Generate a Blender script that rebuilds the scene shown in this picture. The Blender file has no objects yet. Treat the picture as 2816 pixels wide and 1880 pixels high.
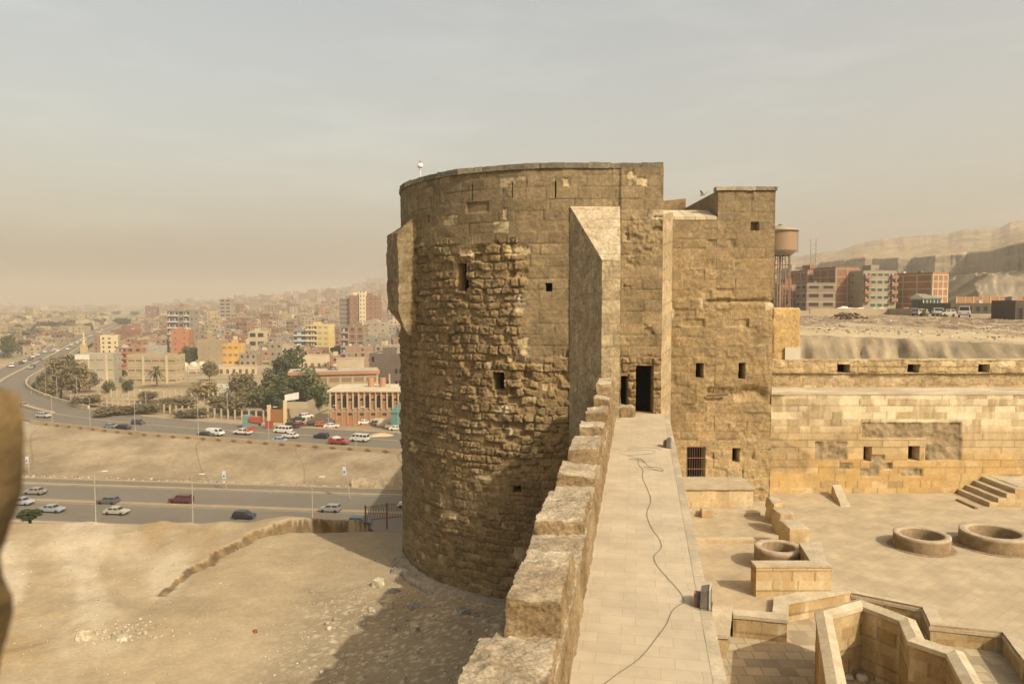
import bpy, math, random
import numpy as np
from mathutils import Vector, Matrix
R = math.radians
HAZE = 0.00038
sc = bpy.context.scene

# ------------------------------------------------------------------ camera
FPX, CX, CY = 2000.0, 1408.0, 940.0
PITCH = math.atan(110.0 / FPX)
cam_d = bpy.data.cameras.new("camera")
cam = bpy.data.objects.new("camera", cam_d)
sc.collection.objects.link(cam)
sc.camera = cam
cam.location = (0, 0, 0)
cam.rotation_euler = (math.pi / 2 - PITCH, 0, 0)
cam_d.sensor_width = 36.0
cam_d.lens = FPX / 2816.0 * 36.0
cam_d.clip_start = 0.05
cam_d.clip_end = 30000
cam_d.dof.use_dof = True
cam_d.dof.focus_distance = 30.0
cam_d.dof.aperture_fstop = 1.8

# ------------------------------------------------------------------ sky + sun
SUN_EL, SUN_AZ = R(39.0), math.atan2(0.69, -0.72)      # azimuth clockwise from +Y
w = bpy.data.worlds.new("World"); sc.world = w; w.use_nodes = True
nt = w.node_tree; bg = nt.nodes["Background"]
sky = nt.nodes.new("ShaderNodeTexSky"); sky.sky_type = 'NISHITA'; sky.sun_disc = False
sky.sun_elevation = SUN_EL; sky.sun_rotation = SUN_AZ
sky.air_density = 1.3; sky.dust_density = 7.0; sky.ozone_density = 1.0; sky.altitude = 50
# thin high cloud: whiter patches, stretched, in the sky's own directions
tc = nt.nodes.new("ShaderNodeTexCoord")
mp = nt.nodes.new("ShaderNodeMapping"); mp.inputs['Scale'].default_value = (3.0, 3.0, 13.0)
mp.inputs['Rotation'].default_value = (0.0, R(10), 0.0)
nz = nt.nodes.new("ShaderNodeTexNoise"); nz.inputs['Scale'].default_value = 1.6; nz.inputs['Detail'].default_value = 7; nz.inputs['Roughness'].default_value = 0.55
cr = nt.nodes.new("ShaderNodeValToRGB"); cr.color_ramp.elements[0].position = 0.50; cr.color_ramp.elements[1].position = 0.80
hue = nt.nodes.new("ShaderNodeMixRGB"); hue.blend_type = 'MULTIPLY'; hue.inputs[0].default_value = 1.0
hue.inputs[2].default_value = (1.0, 0.86, 0.68, 1)
mx = nt.nodes.new("ShaderNodeMixRGB"); mx.blend_type = 'ADD'; mx.inputs[2].default_value = (1.2, 1.1, .95, 1)
nt.links.new(tc.outputs['Generated'], mp.inputs[0]); nt.links.new(mp.outputs[0], nz.inputs[0]); nt.links.new(nz.outputs[0], cr.inputs[0])
nt.links.new(sky.outputs[0], hue.inputs[1]); nt.links.new(hue.outputs[0], mx.inputs[1])
cm = nt.nodes.new("ShaderNodeMath"); cm.operation = 'MULTIPLY'; cm.inputs[1].default_value = 0.38
nt.links.new(cr.outputs[0], cm.inputs[0]); nt.links.new(cm.outputs[0], mx.inputs[0])
veil = nt.nodes.new("ShaderNodeMixRGB"); veil.blend_type = 'ADD'; veil.inputs[0].default_value = 1.0; veil.inputs[2].default_value = (1.68, 1.56, 1.40, 1)
nt.links.new(mx.outputs[0], veil.inputs[1]); nt.links.new(veil.outputs[0], bg.inputs[0]); bg.inputs[1].default_value = 0.15
sd = bpy.data.lights.new("sun", 'SUN'); sd.energy = 4.7; sd.angle = R(0.6); sd.color = (1.0, 0.91, 0.75)
so = bpy.data.objects.new("sun", sd); sc.collection.objects.link(so)
sunv = Vector((math.cos(SUN_EL) * math.sin(SUN_AZ), math.cos(SUN_EL) * math.cos(SUN_AZ), math.sin(SUN_EL)))
so.rotation_euler = sunv.to_track_quat('Z', 'Y').to_euler()
so.location = sunv * 100
sc.view_settings.view_transform = 'Standard'; sc.view_settings.look = 'None'
sc.view_settings.exposure = 0.09; sc.view_settings.gamma = 1.0
sc.cycles.max_bounces = 6; sc.cycles.diffuse_bounces = 3; sc.cycles.volume_bounces = 1
sc.cycles.use_denoising = True

# ------------------------------------------------------------------ helpers
cp, sp = math.cos(PITCH), math.sin(PITCH)
def ray(px, py):
    u, v = (px - CX) / FPX, (CY - py) / FPX
    return (u, cp + v * sp, -sp + v * cp)
def P(px, py, y):
    d = ray(px, py); k = y / d[1]; return Vector((d[0] * k, y, d[2] * k))
def G(px, py, z):
    d = ray(px, py); k = z / d[2]; return Vector((d[0] * k, d[1] * k, z))
def ZZ(py, y, px=1408): return P(px, py, y)[2]
def XX(px, py, y): return P(px, py, y)[0]

M32 = np.uint32
def _h(ix, iy, iz, seed):
    h = (ix.astype(np.int64).astype(M32) * M32(374761393) + iy.astype(np.int64).astype(M32) * M32(668265263)
         + iz.astype(np.int64).astype(M32) * M32(2246822519) + M32((seed * 3266489917) & 0xffffffff))
    h = (h ^ (h >> M32(13))) * M32(1274126177)
    h = (h ^ (h >> M32(16))) * M32(2654435761)
    h ^= h >> M32(15)
    return h.astype(np.float64) / 4294967295.0
def vn(x, y, z=None, seed=0):
    x = np.asarray(x, float); y = np.asarray(y, float)
    z = np.zeros_like(x) if z is None else np.asarray(z, float)
    x0, y0, z0 = np.floor(x), np.floor(y), np.floor(z)
    fx, fy, fz = x - x0, y - y0, z - z0
    fx, fy, fz = fx * fx * (3 - 2 * fx), fy * fy * (3 - 2 * fy), fz * fz * (3 - 2 * fz)
    r = 0
    flat = not np.any(z)
    for k in ((0,) if flat else (0, 1)):
        wz = (1 if flat else ((1 - fz) if k == 0 else fz))
        for j in (0, 1):
            wy = (1 - fy) if j == 0 else fy
            for i in (0, 1):
                wx = (1 - fx) if i == 0 else fx
                r = r + wx * wy * wz * _h(x0 + i, y0 + j, z0 + k, seed)
    return r * 2 - 1
def fbm(x, y, z=None, o=4, seed=0, g=0.5):
    a, s, r, f = 1.0, 0.0, 0, 1.0
    for k in range(o):
        r = r + a * vn(np.asarray(x) * f, np.asarray(y) * f, None if z is None else np.asarray(z) * f, seed + k * 17)
        s += a; a *= g; f *= 2.03
    return r / s
def sm(a, b, x):
    t = np.clip((np.asarray(x, float) - a) / (b - a), 0, 1); return t * t * (3 - 2 * t)

def tag(o, label=None, cat=None, group=None, kind=None):
    if label: o["label"] = label
    if cat: o["category"] = cat
    if group: o["group"] = group
    if kind: o["kind"] = kind
    return o
def mk(name, V, F, mat, parent=None, col=None, smooth=False):
    me = bpy.data.meshes.new(name)
    V = np.asarray(V, float)
    if isinstance(F, np.ndarray):
        me.vertices.add(len(V)); me.vertices.foreach_set("co", V.astype(np.float32).ravel())
        n = len(F); me.loops.add(n * 4); me.polygons.add(n)
        me.loops.foreach_set("vertex_index", F.astype(np.int32).ravel())
        me.polygons.foreach_set("loop_start", np.arange(0, n * 4, 4, dtype=np.int32))
        me.update(calc_edges=True)
    else:
        me.from_pydata([tuple(v) for v in V], [], F); me.update()
    if col is not None:
        a = me.color_attributes.new("Col", 'FLOAT_COLOR', 'POINT')
        c = np.ones((len(V), 4), np.float32); c[:, :3] = np.asarray(col, np.float32)
        a.data.foreach_set("color", c.ravel())
    if smooth:
        me.polygons.foreach_set("use_smooth", np.ones(len(me.polygons), bool))
    me.materials.append(mat)
    o = bpy.data.objects.new(name, me); sc.collection.objects.link(o)
    if parent is not None: o.parent = parent
    return o
def empty(name, loc=(0, 0, 0), rz=0.0):
    o = bpy.data.objects.new(name, None); sc.collection.objects.link(o)
    o.location = loc; o.rotation_euler = (0, 0, rz); o.empty_display_size = 0.2
    return o
def copy_tree(o, parent=None):
    c = o.copy(); sc.collection.objects.link(c); c.parent = parent
    for ch in list(o.children): copy_tree(ch, c)
    return c

# ------------------------------------------------------------------ materials
def mat(name, rough=0.95, nscale=3.0, namt=0.15, bscale=30.0, bstr=0.25, bdist=0.02, metal=0.0, color=None, spec=0.2, fine=None, alb=0.74):
    m = bpy.data.materials.new(name); m.use_nodes = True
    t = m.node_tree; b = t.nodes["Principled BSDF"]
    b.inputs['Roughness'].default_value = rough; b.inputs['Metallic'].default_value = metal
    b.inputs['Specular IOR Level'].default_value = spec
    if color is None:
        a = t.nodes.new("ShaderNodeAttribute"); a.attribute_name = "Col"; csrc = a.outputs['Color']
    else:
        a = t.nodes.new("ShaderNodeRGB"); a.outputs[0].default_value = (*color, 1); csrc = a.outputs[0]
    tcn = t.nodes.new("ShaderNodeTexCoord")
    n = t.nodes.new("ShaderNodeTexNoise"); n.inputs['Scale'].default_value = nscale; n.inputs['Detail'].default_value = 6; n.inputs['Roughness'].default_value = 0.65
    t.links.new(tcn.outputs['Object'], n.inputs[0])
    mr = t.nodes.new("ShaderNodeMapRange"); mr.inputs[1].default_value = 0.3; mr.inputs[2].default_value = 0.7
    mr.inputs[3].default_value = (1 - namt) * alb; mr.inputs[4].default_value = (1 + namt) * alb
    t.links.new(n.outputs[0], mr.inputs[0])
    v = t.nodes.new("ShaderNodeVectorMath"); v.operation = 'SCALE'
    t.links.new(csrc, v.inputs[0]); t.links.new(mr.outputs[0], v.inputs['Scale'])
    cout = v.outputs[0]
    if fine:
        n3 = t.nodes.new("ShaderNodeTexNoise"); n3.inputs['Scale'].default_value = fine[0]; n3.inputs['Detail'].default_value = 4; n3.inputs['Roughness'].default_value = 0.75
        t.links.new(tcn.outputs['Object'], n3.inputs[0])
        m3 = t.nodes.new("ShaderNodeMapRange"); m3.inputs[1].default_value = 0.36; m3.inputs[2].default_value = 0.62; m3.inputs[3].default_value = 1 - fine[1]; m3.inputs[4].default_value = 1 + fine[1] * .6
        t.links.new(n3.outputs[0], m3.inputs[0])
        v3 = t.nodes.new("ShaderNodeVectorMath"); v3.operation = 'SCALE'; t.links.new(cout, v3.inputs[0]); t.links.new(m3.outputs[0], v3.inputs['Scale']); cout = v3.outputs[0]
    t.links.new(cout, b.inputs['Base Color'])
    if bstr > 0:
        n2 = t.nodes.new("ShaderNodeTexNoise"); n2.inputs['Scale'].default_value = bscale; n2.inputs['Detail'].default_value = 5; n2.inputs['Roughness'].default_value = 0.7
        t.links.new(tcn.outputs['Object'], n2.inputs[0])
        bp = t.nodes.new("ShaderNodeBump"); bp.inputs['Strength'].default_value = bstr; bp.inputs['Distance'].default_value = bdist
        t.links.new(n2.outputs[0], bp.inputs['Height']); t.links.new(bp.outputs[0], b.inputs['Normal'])
    return m
M_stone = mat("worn_stone", nscale=2.6, namt=0.24, bscale=9, bstr=0.6, bdist=0.05, fine=(8.0, .26))
M_stone_s = mat("dressed_stone", nscale=1.6, namt=0.16, bscale=16, bstr=0.4, bdist=0.025, fine=(12.0, .13))
M_sand = mat("sand", nscale=0.5, namt=0.14, bscale=6, bstr=0.55, bdist=0.07, fine=(6.0, .11))
M_stone_near = mat("near_stone", nscale=3, namt=0.2, bscale=30, bstr=0.8, bdist=0.02, fine=(22.0, .38))
M_earth = mat("earth", nscale=0.06, namt=0.2, bscale=.5, bstr=0.4, bdist=0.4, fine=(.8, .14))
M_plain = mat("painted", nscale=0.5, namt=0.10, bstr=0.0)
M_city = mat("city_render", nscale=0.12, namt=0.16, bstr=0.0)
M_dark = mat("dark_chamber", color=(0.012, 0.010, 0.008), bstr=0.0)  # near-black colour stands in for the darkness of unlit rooms
M_paint = mat("car_paint", rough=0.3, namt=0.03, bstr=0.0, spec=0.5)
M_glass = mat("dark_glass", rough=0.15, namt=0.05, bstr=0.0, color=(0.025, 0.028, 0.03), spec=0.6)
M_metal = mat("weathered_metal", rough=0.6, namt=0.15, bstr=0.0, spec=0.4)
M_leaf = mat("foliage", rough=0.9, nscale=0.25, namt=0.45, bstr=0.0)
M_asph = mat("asphalt", rough=0.9, nscale=0.05, namt=0.12, bscale=2, bstr=0.2, bdist=0.02)

class MB:
    """collects quads with a colour per vertex"""
    def __init__(s): s.V = []; s.F = []; s.C = []
    def poly(s, pts, col):
        b = len(s.V); s.V += [tuple(p) for p in pts]; s.C += [col] * len(pts); s.F.append(tuple(range(b, b + len(pts))))
    def hexa(s, p, col, skip=()):
        # p: 4 bottom (ccw from above) + 4 top
        b = len(s.V); s.V += [tuple(q) for q in p]; s.C += [col] * 8
        fs = [(3, 2, 1, 0), (4, 5, 6, 7), (0, 1, 5, 4), (1, 2, 6, 5), (2, 3, 7, 6), (3, 0, 4, 7)]
        for i, f in enumerate(fs):
            if i not in skip: s.F.append(tuple(b + k for k in f))
    def box(s, x0, x1, y0, y1, z0, z1, col, rot=0.0, c=(0, 0)):
        p = [(x0, y0, z0), (x1, y0, z0), (x1, y1, z0), (x0, y1, z0), (x0, y0, z1), (x1, y0, z1), (x1, y1, z1), (x0, y1, z1)]
        if rot:
            cs, sn = math.cos(rot), math.sin(rot)
            p = [(c[0] + (a - c[0]) * cs - (b - c[1]) * sn, c[1] + (a - c[0]) * sn + (b - c[1]) * cs, z) for a, b, z in p]
        s.hexa(p, col)
    def tube(s, pts, r, col, n=6, cap=True):
        pts = [Vector(p) for p in pts]; rs = r if isinstance(r, (list, tuple)) else [r] * len(pts)
        rings = []
        for i, p in enumerate(pts):
            d = (pts[min(i + 1, len(pts) - 1)] - pts[max(i - 1, 0)]).normalized()
            up = Vector((0, 0, 1)) if abs(d.z) < 0.9 else Vector((1, 0, 0))
            a = d.cross(up).normalized(); b_ = d.cross(a).normalized()
            base = len(s.V)
            for k in range(n):
                t = 2 * math.pi * k / n
                s.V.append(tuple(p + a * (math.cos(t) * rs[i]) + b_ * (math.sin(t) * rs[i]))); s.C.append(col)
            rings.append(base)
        for i in range(len(rings) - 1):
            for k in range(n):
                s.F.append((rings[i] + k, rings[i] + (k + 1) % n, rings[i + 1] + (k + 1) % n, rings[i + 1] + k))
        if cap:
            s.F.append(tuple(rings[0] + k for k in range(n))[::-1]); s.F.append(tuple(rings[-1] + k for k in range(n)))
    def lathe(s, c, prof, col, n=20):
        rings = []
        for r, z in prof:
            rings.append(len(s.V))
            for k in range(n):
                t = 2 * math.pi * k / n
                s.V.append((c[0] + r * math.cos(t), c[1] + r * math.sin(t), c[2] + z)); s.C.append(col)
        for i in range(len(rings) - 1):
            for k in range(n):
                s.F.append((rings[i] + k, rings[i] + (k + 1) % n, rings[i + 1] + (k + 1) % n, rings[i + 1] + k))
    def dish(s, c, r, col):
        s.lathe((c[0], c[1], c[2]), [(0.01, -r * .3), (r * .6, -r * .15), (r, 0)], col, 8)
    def build(s, name, m, parent=None, smooth=False):
        o = mk(name, s.V, s.F, m, parent, s.C, smooth); return o

def axis(a, b, res, cuts=()):
    n = max(2, int(abs(b - a) / res) + 1)
    v = list(np.linspace(a, b, n))
    for c in cuts:
        if a < c < b: v += [c - 0.006, c + 0.006]
    return np.unique(np.round(np.array(v), 5))
def gridfaces(nu, nv, keep=None, flip=False):
    i, j = np.meshgrid(np.arange(nu - 1), np.arange(nv - 1), indexing='ij')
    a = (i * nv + j).ravel()
    F = np.stack([a, a + nv, a + nv + 1, a + 1], 1)
    if flip: F = F[:, ::-1]
    if keep is not None: F = F[keep.ravel()]
    return F
class GB:
    """collects displaced grids"""
    def __init__(s): s.V = []; s.F = []; s.C = []; s.n = 0
    def add(s, V, F, C):
        s.V.append(np.asarray(V)); s.F.append(np.asarray(F) + s.n); s.C.append(np.asarray(C)); s.n += len(V)
    def build(s, name, m, parent=None, smooth=False):
        return mk(name, np.concatenate(s.V), np.concatenate(s.F), m, parent, np.concatenate(s.C), smooth)

def courses(lo, hi, h0, h1, rng):
    c = [lo]
    while c[-1] < hi: c.append(c[-1] + rng.uniform(h0, h1))
    return np.array(c)
def masonry(U, V, ch, ln, seed, wob=0.0):
    """block randoms r1..r4 and distance to the joint, for 2-D arrays U V"""
    rng = random.Random(seed)
    Uw = U + wob * fbm(U * 1.7, V * 1.7, o=2, seed=seed + 5) + wob * .45 * vn(U * 8, V * 8, seed=seed + 6); Vw = V + wob * fbm(U * 1.3, V * 1.3, o=2, seed=seed + 9) + wob * .4 * vn(U * 7, V * 7, seed=seed + 8)
    cb = courses(V.min() - 1, V.max() + 1, ch[0], ch[1], rng)
    ci = np.clip(np.searchsorted(cb, Vw) - 1, 0, len(cb) - 2)
    out = np.zeros((7,) + U.shape); umin, umax = U.min() - 1, U.max() + 1
    dv = np.minimum(Vw - cb[ci], cb[ci + 1] - Vw)
    for c in range(len(cb) - 1):
        m = ci == c
        js = courses(umin - rng.random() * ln[1], umax, ln[0], ln[1], rng)
        if not m.any(): continue
        uu = Uw[m]; k = np.clip(np.searchsorted(js, uu) - 1, 0, len(js) - 2)
        du = np.minimum(uu - js[k], js[k + 1] - uu)
        out[5][m] = 2 * (uu - js[k]) / (js[k + 1] - js[k]) - 1; out[6][m] = 2 * (Vw[m] - cb[c]) / (cb[c + 1] - cb[c]) - 1
        out[4][m] = np.minimum(du, dv[m])
        kk = k.astype(float); cc = np.full_like(kk, c)
        for q in range(4): out[q][m] = _h(kk, cc, np.zeros_like(kk), seed * 7 + q * 31 + 3)
    return out
def terr(n, k=5):
    q = n * k; f = np.floor(q); return (f + sm(.25, .75, q - f)) / k
def lerp3(a, b, t):
    a = np.asarray(a, float); b = np.asarray(b, float); t = np.asarray(t)[..., None]
    return a * (1 - t) + b * t

def relief(gb, us, vs, base, nrm, fn, holes=(), flip=False, wins=None, chamber=1.3):
    U, V = np.meshgrid(us, vs, indexing='ij')
    B = base(U, V); N = nrm(U, V)
    D, C = fn(U, V)
    keep = np.ones((len(us) - 1, len(vs) - 1), bool)
    for (u0, u1, v0, v1, dep) in holes:
        ins = (U > u0) & (U < u1) & (V > v0) & (V < v1)
        D = np.where(ins, -dep, D)
        k = ins[:-1, :-1] & ins[1:, :-1] & ins[1:, 1:] & ins[:-1, 1:]
        if dep > 0.3:
            keep &= ~k
            if wins is not None:
                uu = np.array([[u0, u1, u1, u0]]); vv = np.array([[v0, v0, v1, v1]])
                b = base(uu, vv)[0]; n = N[np.argmin(abs(us - (u0 + u1) / 2)), np.argmin(abs(vs - (v0 + v1) / 2))]
                wins.append((b - n * (dep - 0.02), b - n * (dep + chamber)))
    X = B + N * D[..., None]
    gb.add(X.reshape(-1, 3), gridfaces(len(us), len(vs), keep, flip), np.clip(C, 0, 1).reshape(-1, 3))
def chamber_obj(w, parent, name="window"):
    a, b = w; V = list(a) + list(b)
    F = [(0, 1, 5, 4), (1, 2, 6, 5), (2, 3, 7, 6), (3, 0, 4, 7), (4, 5, 6, 7)]
    return mk(name, V, F, M_dark, parent)

def patch(gb, p00, p10, p11, p01, fn, res=0.06, holes=(), wins=None, flip=False):
    """bilinear quad (p00 bottom-left, p10 bottom-right seen from the front), fn gets metres along both"""
    p00, p10, p11, p01 = [np.array(p, float) for p in (p00, p10, p11, p01)]
    W = max(np.linalg.norm(p10 - p00), np.linalg.norm(p11 - p01)); H = max(np.linalg.norm(p01 - p00), np.linalg.norm(p11 - p10))
    us = axis(0, W, res, [c for h in holes for c in h[:2]]); vs = axis(0, H, res, [c for h in holes for c in h[2:4]])
    n = np.cross(p10 - p00, p01 - p00); n /= np.linalg.norm(n)
    def base(U, V):
        s, t = (U / W)[..., None], (V / H)[..., None]
        return (p00 * (1 - s) + p10 * s) * (1 - t) + (p01 * (1 - s) + p11 * s) * t
    relief(gb, us, vs, base, lambda U, V: np.broadcast_to(n, U.shape + (3,)), fn, holes, flip, wins)

def rough_hexa(gb, p, res, amp, colfn, freq=2.0, seed=0, faces=(0, 1, 2, 3, 4, 5), rnd=0.0, ter=0.0):
    """box with 8 corners (4 bottom ccw, 4 top), displaced by a noise of position so that faces stay joined"""
    p = [np.array(q, float) for q in p]; cen = sum(p) / 8
    fs = [(3, 2, 1, 0), (4, 5, 6, 7), (0, 1, 5, 4), (1, 2, 6, 5), (2, 3, 7, 6), (3, 0, 4, 7)]
    for fi in faces:
        a, b, c, d = [p[k] for k in fs[fi]]
        W = np.linalg.norm(b - a); H = np.linalg.norm(d - a)
        nu, nv = max(2, int(W / res) + 1), max(2, int(H / res) + 1)
        S, T = np.meshgrid(np.linspace(0, 1, nu), np.linspace(0, 1, nv), indexing='ij')
        s, t = S[..., None], T[..., None]
        X = (a * (1 - s) + b * s) * (1 - t) + (d * (1 - s) + c * s) * t
        X0 = X.copy()
        if rnd:
            q = X - cen; ext = np.abs(np.array(p) - cen).max(0)
            e = np.abs(q) / ext; cor = (np.clip(e - (1 - rnd / ext), 0, 1) / (rnd / ext)) ** 2
            tot = cor.sum(-1, keepdims=True) - cor.max(-1, keepdims=True)
            X = X - q / np.linalg.norm(q, axis=-1, keepdims=True) * tot * rnd * 0.45
        x, y, z = X0[..., 0] * freq, X0[..., 1] * freq, X0[..., 2] * freq
        D = np.stack([fbm(x, y, z, 5 if ter else 4, seed + k * 101, 0.6 if ter else 0.55) for k in range(3)], -1) * amp
        if ter: D = D * (1 - ter) + terr(D / amp * 1.6, 4) * amp * ter
        X = X + D
        nrm = np.cross(b - a, d - a)
        C = colfn(X0, nrm[2] / (np.linalg.norm(nrm) + 1e-9))
        gb.add(X.reshape(-1, 3), gridfaces(nu, nv), np.clip(C, 0, 1).reshape(-1, 3))
# ================================================================== CITADEL TOWER
C_STONE = (0.20, 0.143, 0.072); C_PLAS = (0.315, 0.222, 0.108); C_PALE = (0.60, 0.50, 0.32)
TC = np.array([2.55, 38.2]); TR = 8.25
ph = np.radians(np.linspace(128, 270, 140))
arc = [(TC[0] + TR * math.cos(a), TC[1] + TR * math.sin(a)) for a in ph]
XR = XX(1824, 480, 29.95)
path = np.array(arc + [(x, 29.95) for x in np.linspace(2.7, XR, 40)])
seg = np.linalg.norm(np.diff(path, axis=0), axis=1); S = np.concatenate([[0], np.cumsum(seg)]); UMAX = S[-1]
def pxy(U): return np.interp(U, S, path[:, 0]), np.interp(U, S, path[:, 1])
def tbase(U, V):
    x, y = pxy(U); return np.stack([x, y, V], -1)
def tnrm(U, V):
    x0, y0 = pxy(U - 0.06); x1, y1 = pxy(U + 0.06)
    tx, ty = x1 - x0, y1 - y0; L = np.hypot(tx, ty) + 1e-9
    return np.stack([ty / L, -tx / L, np.zeros_like(L)], -1)
def thit(px, py=900):
    d = ray(px, py); k = d[0] / d[1]
    f = path[:, 0] - k * path[:, 1]
    i = [j for j in range(len(f) - 1) if f[j] <= 0 < f[j + 1]]
    i = i[-1] if i else 0
    t = -f[i] / (f[i + 1] - f[i]); return S[i] + t * (S[i + 1] - S[i]), path[i, 1] + t * (path[i + 1, 1] - path[i, 1])
def thole(x0, x1, y0, y1, dep=0.7):
    u0, ya = thit(x0, y0); u1, yb = thit(x1, y0); y = (ya + yb) / 2
    return (u0, u1, ZZ(y1, y), ZZ(y0, y), dep)
ZT, ZB = ZZ(458, 30.8) - .2, -13.5
u_mid = thit(1430)[0]; U_ARC = S[139]
def tower_fn(U, V):
    pxu = np.interp(U, [thit(p)[0] for p in (1110, 1200, 1300, 1400, 1480, 1568, 1700, 1805)], [1110, 1200, 1300, 1400, 1480, 1568, 1700, 1805])
    m = masonry(U, V, (0.27, 0.42), (0.30, 0.74), 11, wob=0.07)
    mu = masonry(U, V, (0.42, 0.52), (0.6, 1.3), 23)
    r1, r2, r3, r4, e, lu, lv = m
    right = sm(1415, 1450, pxu + 25 * fbm(U * 1.1, V * 1.1, seed=3))
    low = 1 - sm(-8.2, -6.6, V + 0.5 * fbm(U * .8, V * .8, seed=4))
    toptz = sm(2.35, 2.55, V + 0.7 * (fbm(U * .5, V * .5, seed=6)) + 0.6 * right)   # dressed upper band
    smoothz = np.maximum(toptz, right * sm(-2.6, -1.9, V + .5 * fbm(U, V, seed=8)))
    n1 = fbm(U * 3.5, V * 3.5, o=4, seed=30); n2 = fbm(U * 9, V * 9, o=3, seed=31); n0 = fbm(U * .6, V * .6, o=3, seed=32)
    prof = sm(0.012, 0.05, e)
    tn = terr(fbm(U * 3, V * 4.5, o=4, seed=36, g=.6), 6); tilt = ((r4 - .5) * lu + (r3 - .5) * lv * 1.3)
    # rusticated / eroded courses
    present = (r2 > 0.22 + 0.25 * sm(0.0, 0.5, n0)).astype(float)
    rag = 1 - 0.5 * right
    boss = (0.03 + 0.11 * r1 * rag) * prof * (0.95 + .35 * n1 + .4 * tn + .35 * n2) * present + .07 * tilt * prof * present - .05 * (1 - prof) * present
    hole = -(0.16 + .12 * n1) * prof * (r3 > 0.91)
    d_r = boss + hole + 0.028 * n1 + 0.035 * n2 * present
    d_r = d_r - .055 * sm(.28, .40, n2) * (r2 > .3) - .05 * sm(.3, .45, fbm(U * 5, V * 5, o=3, seed=37))
    d_r = d_r * (1 - .5 * low)
    # deep erosion band running down the middle
    band = np.exp(-((pxu - (1440 + 14 * (V + 1.5))) / 48.0) ** 2) * sm(-7.5, -5, V) * (1 - sm(2.0, 2.6, V))
    ero = fbm(U * 2.4, V * 4.2, o=5, seed=40, g=.6)
    d_r = d_r + band * (prof * (r2 - .62) * .34 + .07 * ero + .05 * terr(n1, 4) - .03)
    # dressed masonry
    q1, q2, q3, q4, qe, qlu, qlv = mu
    d_s = 0.022 * q1 * sm(0.0, 0.02, qe) - .02 * (1 - sm(0, .03, qe)) * (q3 > .45) + 0.016 * n2 * (q3 > .5) - 0.06 * (q4 > .975) * sm(0, .03, qe) + 0.010 * n1
    scar = sm(.05, .3, fbm(U * .9, V * .9, o=4, seed=63) + .25 * np.exp(-((pxu - 1760) / 30) ** 2 - ((V - 1.6) / .9) ** 2)) * (pxu > 1712) * (V < 3.5) * (V > -2.2)
    d_s = d_s + scar * (.11 * n1 + .04 * n2 - .03 - .10 * (r3 > .8) * prof) + .07 * (pxu > 1703)
    D = d_r * (1 - smoothz) + d_s * smoothz
    t = 0.15 + 0.5 * r3
    Cc = lerp3(C_STONE, C_PLAS, np.clip(t + 0.3 * (1 - present) + .35 * (1 - prof) + .4 * n0, 0, 1))
    Cs = lerp3((0.20, 0.148, 0.078), (0.32, 0.238, 0.126), np.clip(.45 + .4 * (q2 - .5) + .5 * n0 + .12 * right, 0, 1))
    Cs = Cs * (1 - .22 * (1 - sm(.008, .028, qe)) * (q3 > .45) + .0)[..., None] * (0.88 + .24 * q4)[..., None]
    C = lerp3(Cc, Cs, smoothz)
    C = lerp3(C, (0.165, 0.12, 0.062), low * .5 * present * prof)
    C = lerp3(C, (0.27, 0.205, .11), low * .6 * (1 - prof * present))
    # grey-brown tone towards the crown and the left flank, broken by noise
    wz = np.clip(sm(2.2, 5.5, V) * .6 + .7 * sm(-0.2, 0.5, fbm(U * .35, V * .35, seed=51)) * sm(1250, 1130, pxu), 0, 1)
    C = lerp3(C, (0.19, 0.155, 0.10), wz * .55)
    # freshly broken pale stone
    pale = sm(0.14, 0.42, fbm(U * 2.2, V * 2.2, o=5, seed=60)) * (band * 1.0 + 0.35 * (r4 > .90) + .16 * (r4 > .72)) * (1 - smoothz * .9)
    pale = np.maximum(pale, (q2 > .972) * smoothz * sm(-.2, .1, n1) * .6 * (V > 2.5))
    C = lerp3(C, C_PALE, np.clip(pale, 0, 1))
    for (sx_, sy_, w_, h_) in ((1427, 688, 34, .16), (1390, 588, 7, .22), (1555, 508, 9, .16), (1732, 487, 8, .13), (1762, 508, 15, .14), (1290, 700, 20, .12), (1230, 690, 10, .2), (1440, 940, 14, .2), (1330, 1280, 22, .16), (1240, 1400, 26, .2), (1150, 1245, 8, .3), (1500, 1062, 8, .14)):
        zs_ = (830 - sy_) * (.0151 if sx_ > 1350 else .0165); sp_ = (np.abs(pxu - sx_ + 6 * n1) < w_) & (np.abs(V - zs_ + .12 * n1) < h_)
        C = lerp3(C, (.60, .48, .26), sp_ * .85); D = D - .05 * sp_
    C = C * (.82 + .36 * r2 * present + .18 * (1 - present))[..., None]
    return D, C
tholes = [thole(1257, 1284, 724, 800, .55), thole(1354, 1386, 1023, 1073, .8), thole(1500, 1519, 778, 801, .6),
          thole(1411, 1433, 1335, 1354, .8), thole(1131, 1139, 1026, 1072, .5), thole(1176, 1181, 592, 611, .35),
          thole(1371, 1377, 1244, 1258, .35), thole(1297, 1300, 507, 552, .4), thole(1407, 1410, 502, 544, .4),
          thole(1208, 1210, 521, 562, .4), thole(1150, 1152, 535, 575, .4), thole(1526, 1529, 498, 544, .4)]
dz0, dz1 = -4.62, ZZ(1005, 29.95)
door_h = (thit(1750)[0], thit(1799)[0], dz0, dz1, 0.6)
door_s = (thit(1709)[0], thit(1729)[0], ZZ(1116, 29.95), ZZ(1034, 29.95), 0.6)
tower = empty("citadel_tower", (2.5, 34, ZB))
tag(tower, "tall D-shaped stone tower with a rounded eroded flank at the end of the wall walk", "tower")
def own(o, root):
    o.parent = root; o.matrix_parent_inverse = Matrix.Translation(-root.location); return o
gb = GB(); wins = []
vs_c = [c for h in tholes + [door_h, door_s] for c in h[2:4]]; us_c = [c for h in tholes + [door_h, door_s] for c in h[:2]]
u_start = thit(1112)[0] - 4.0
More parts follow.
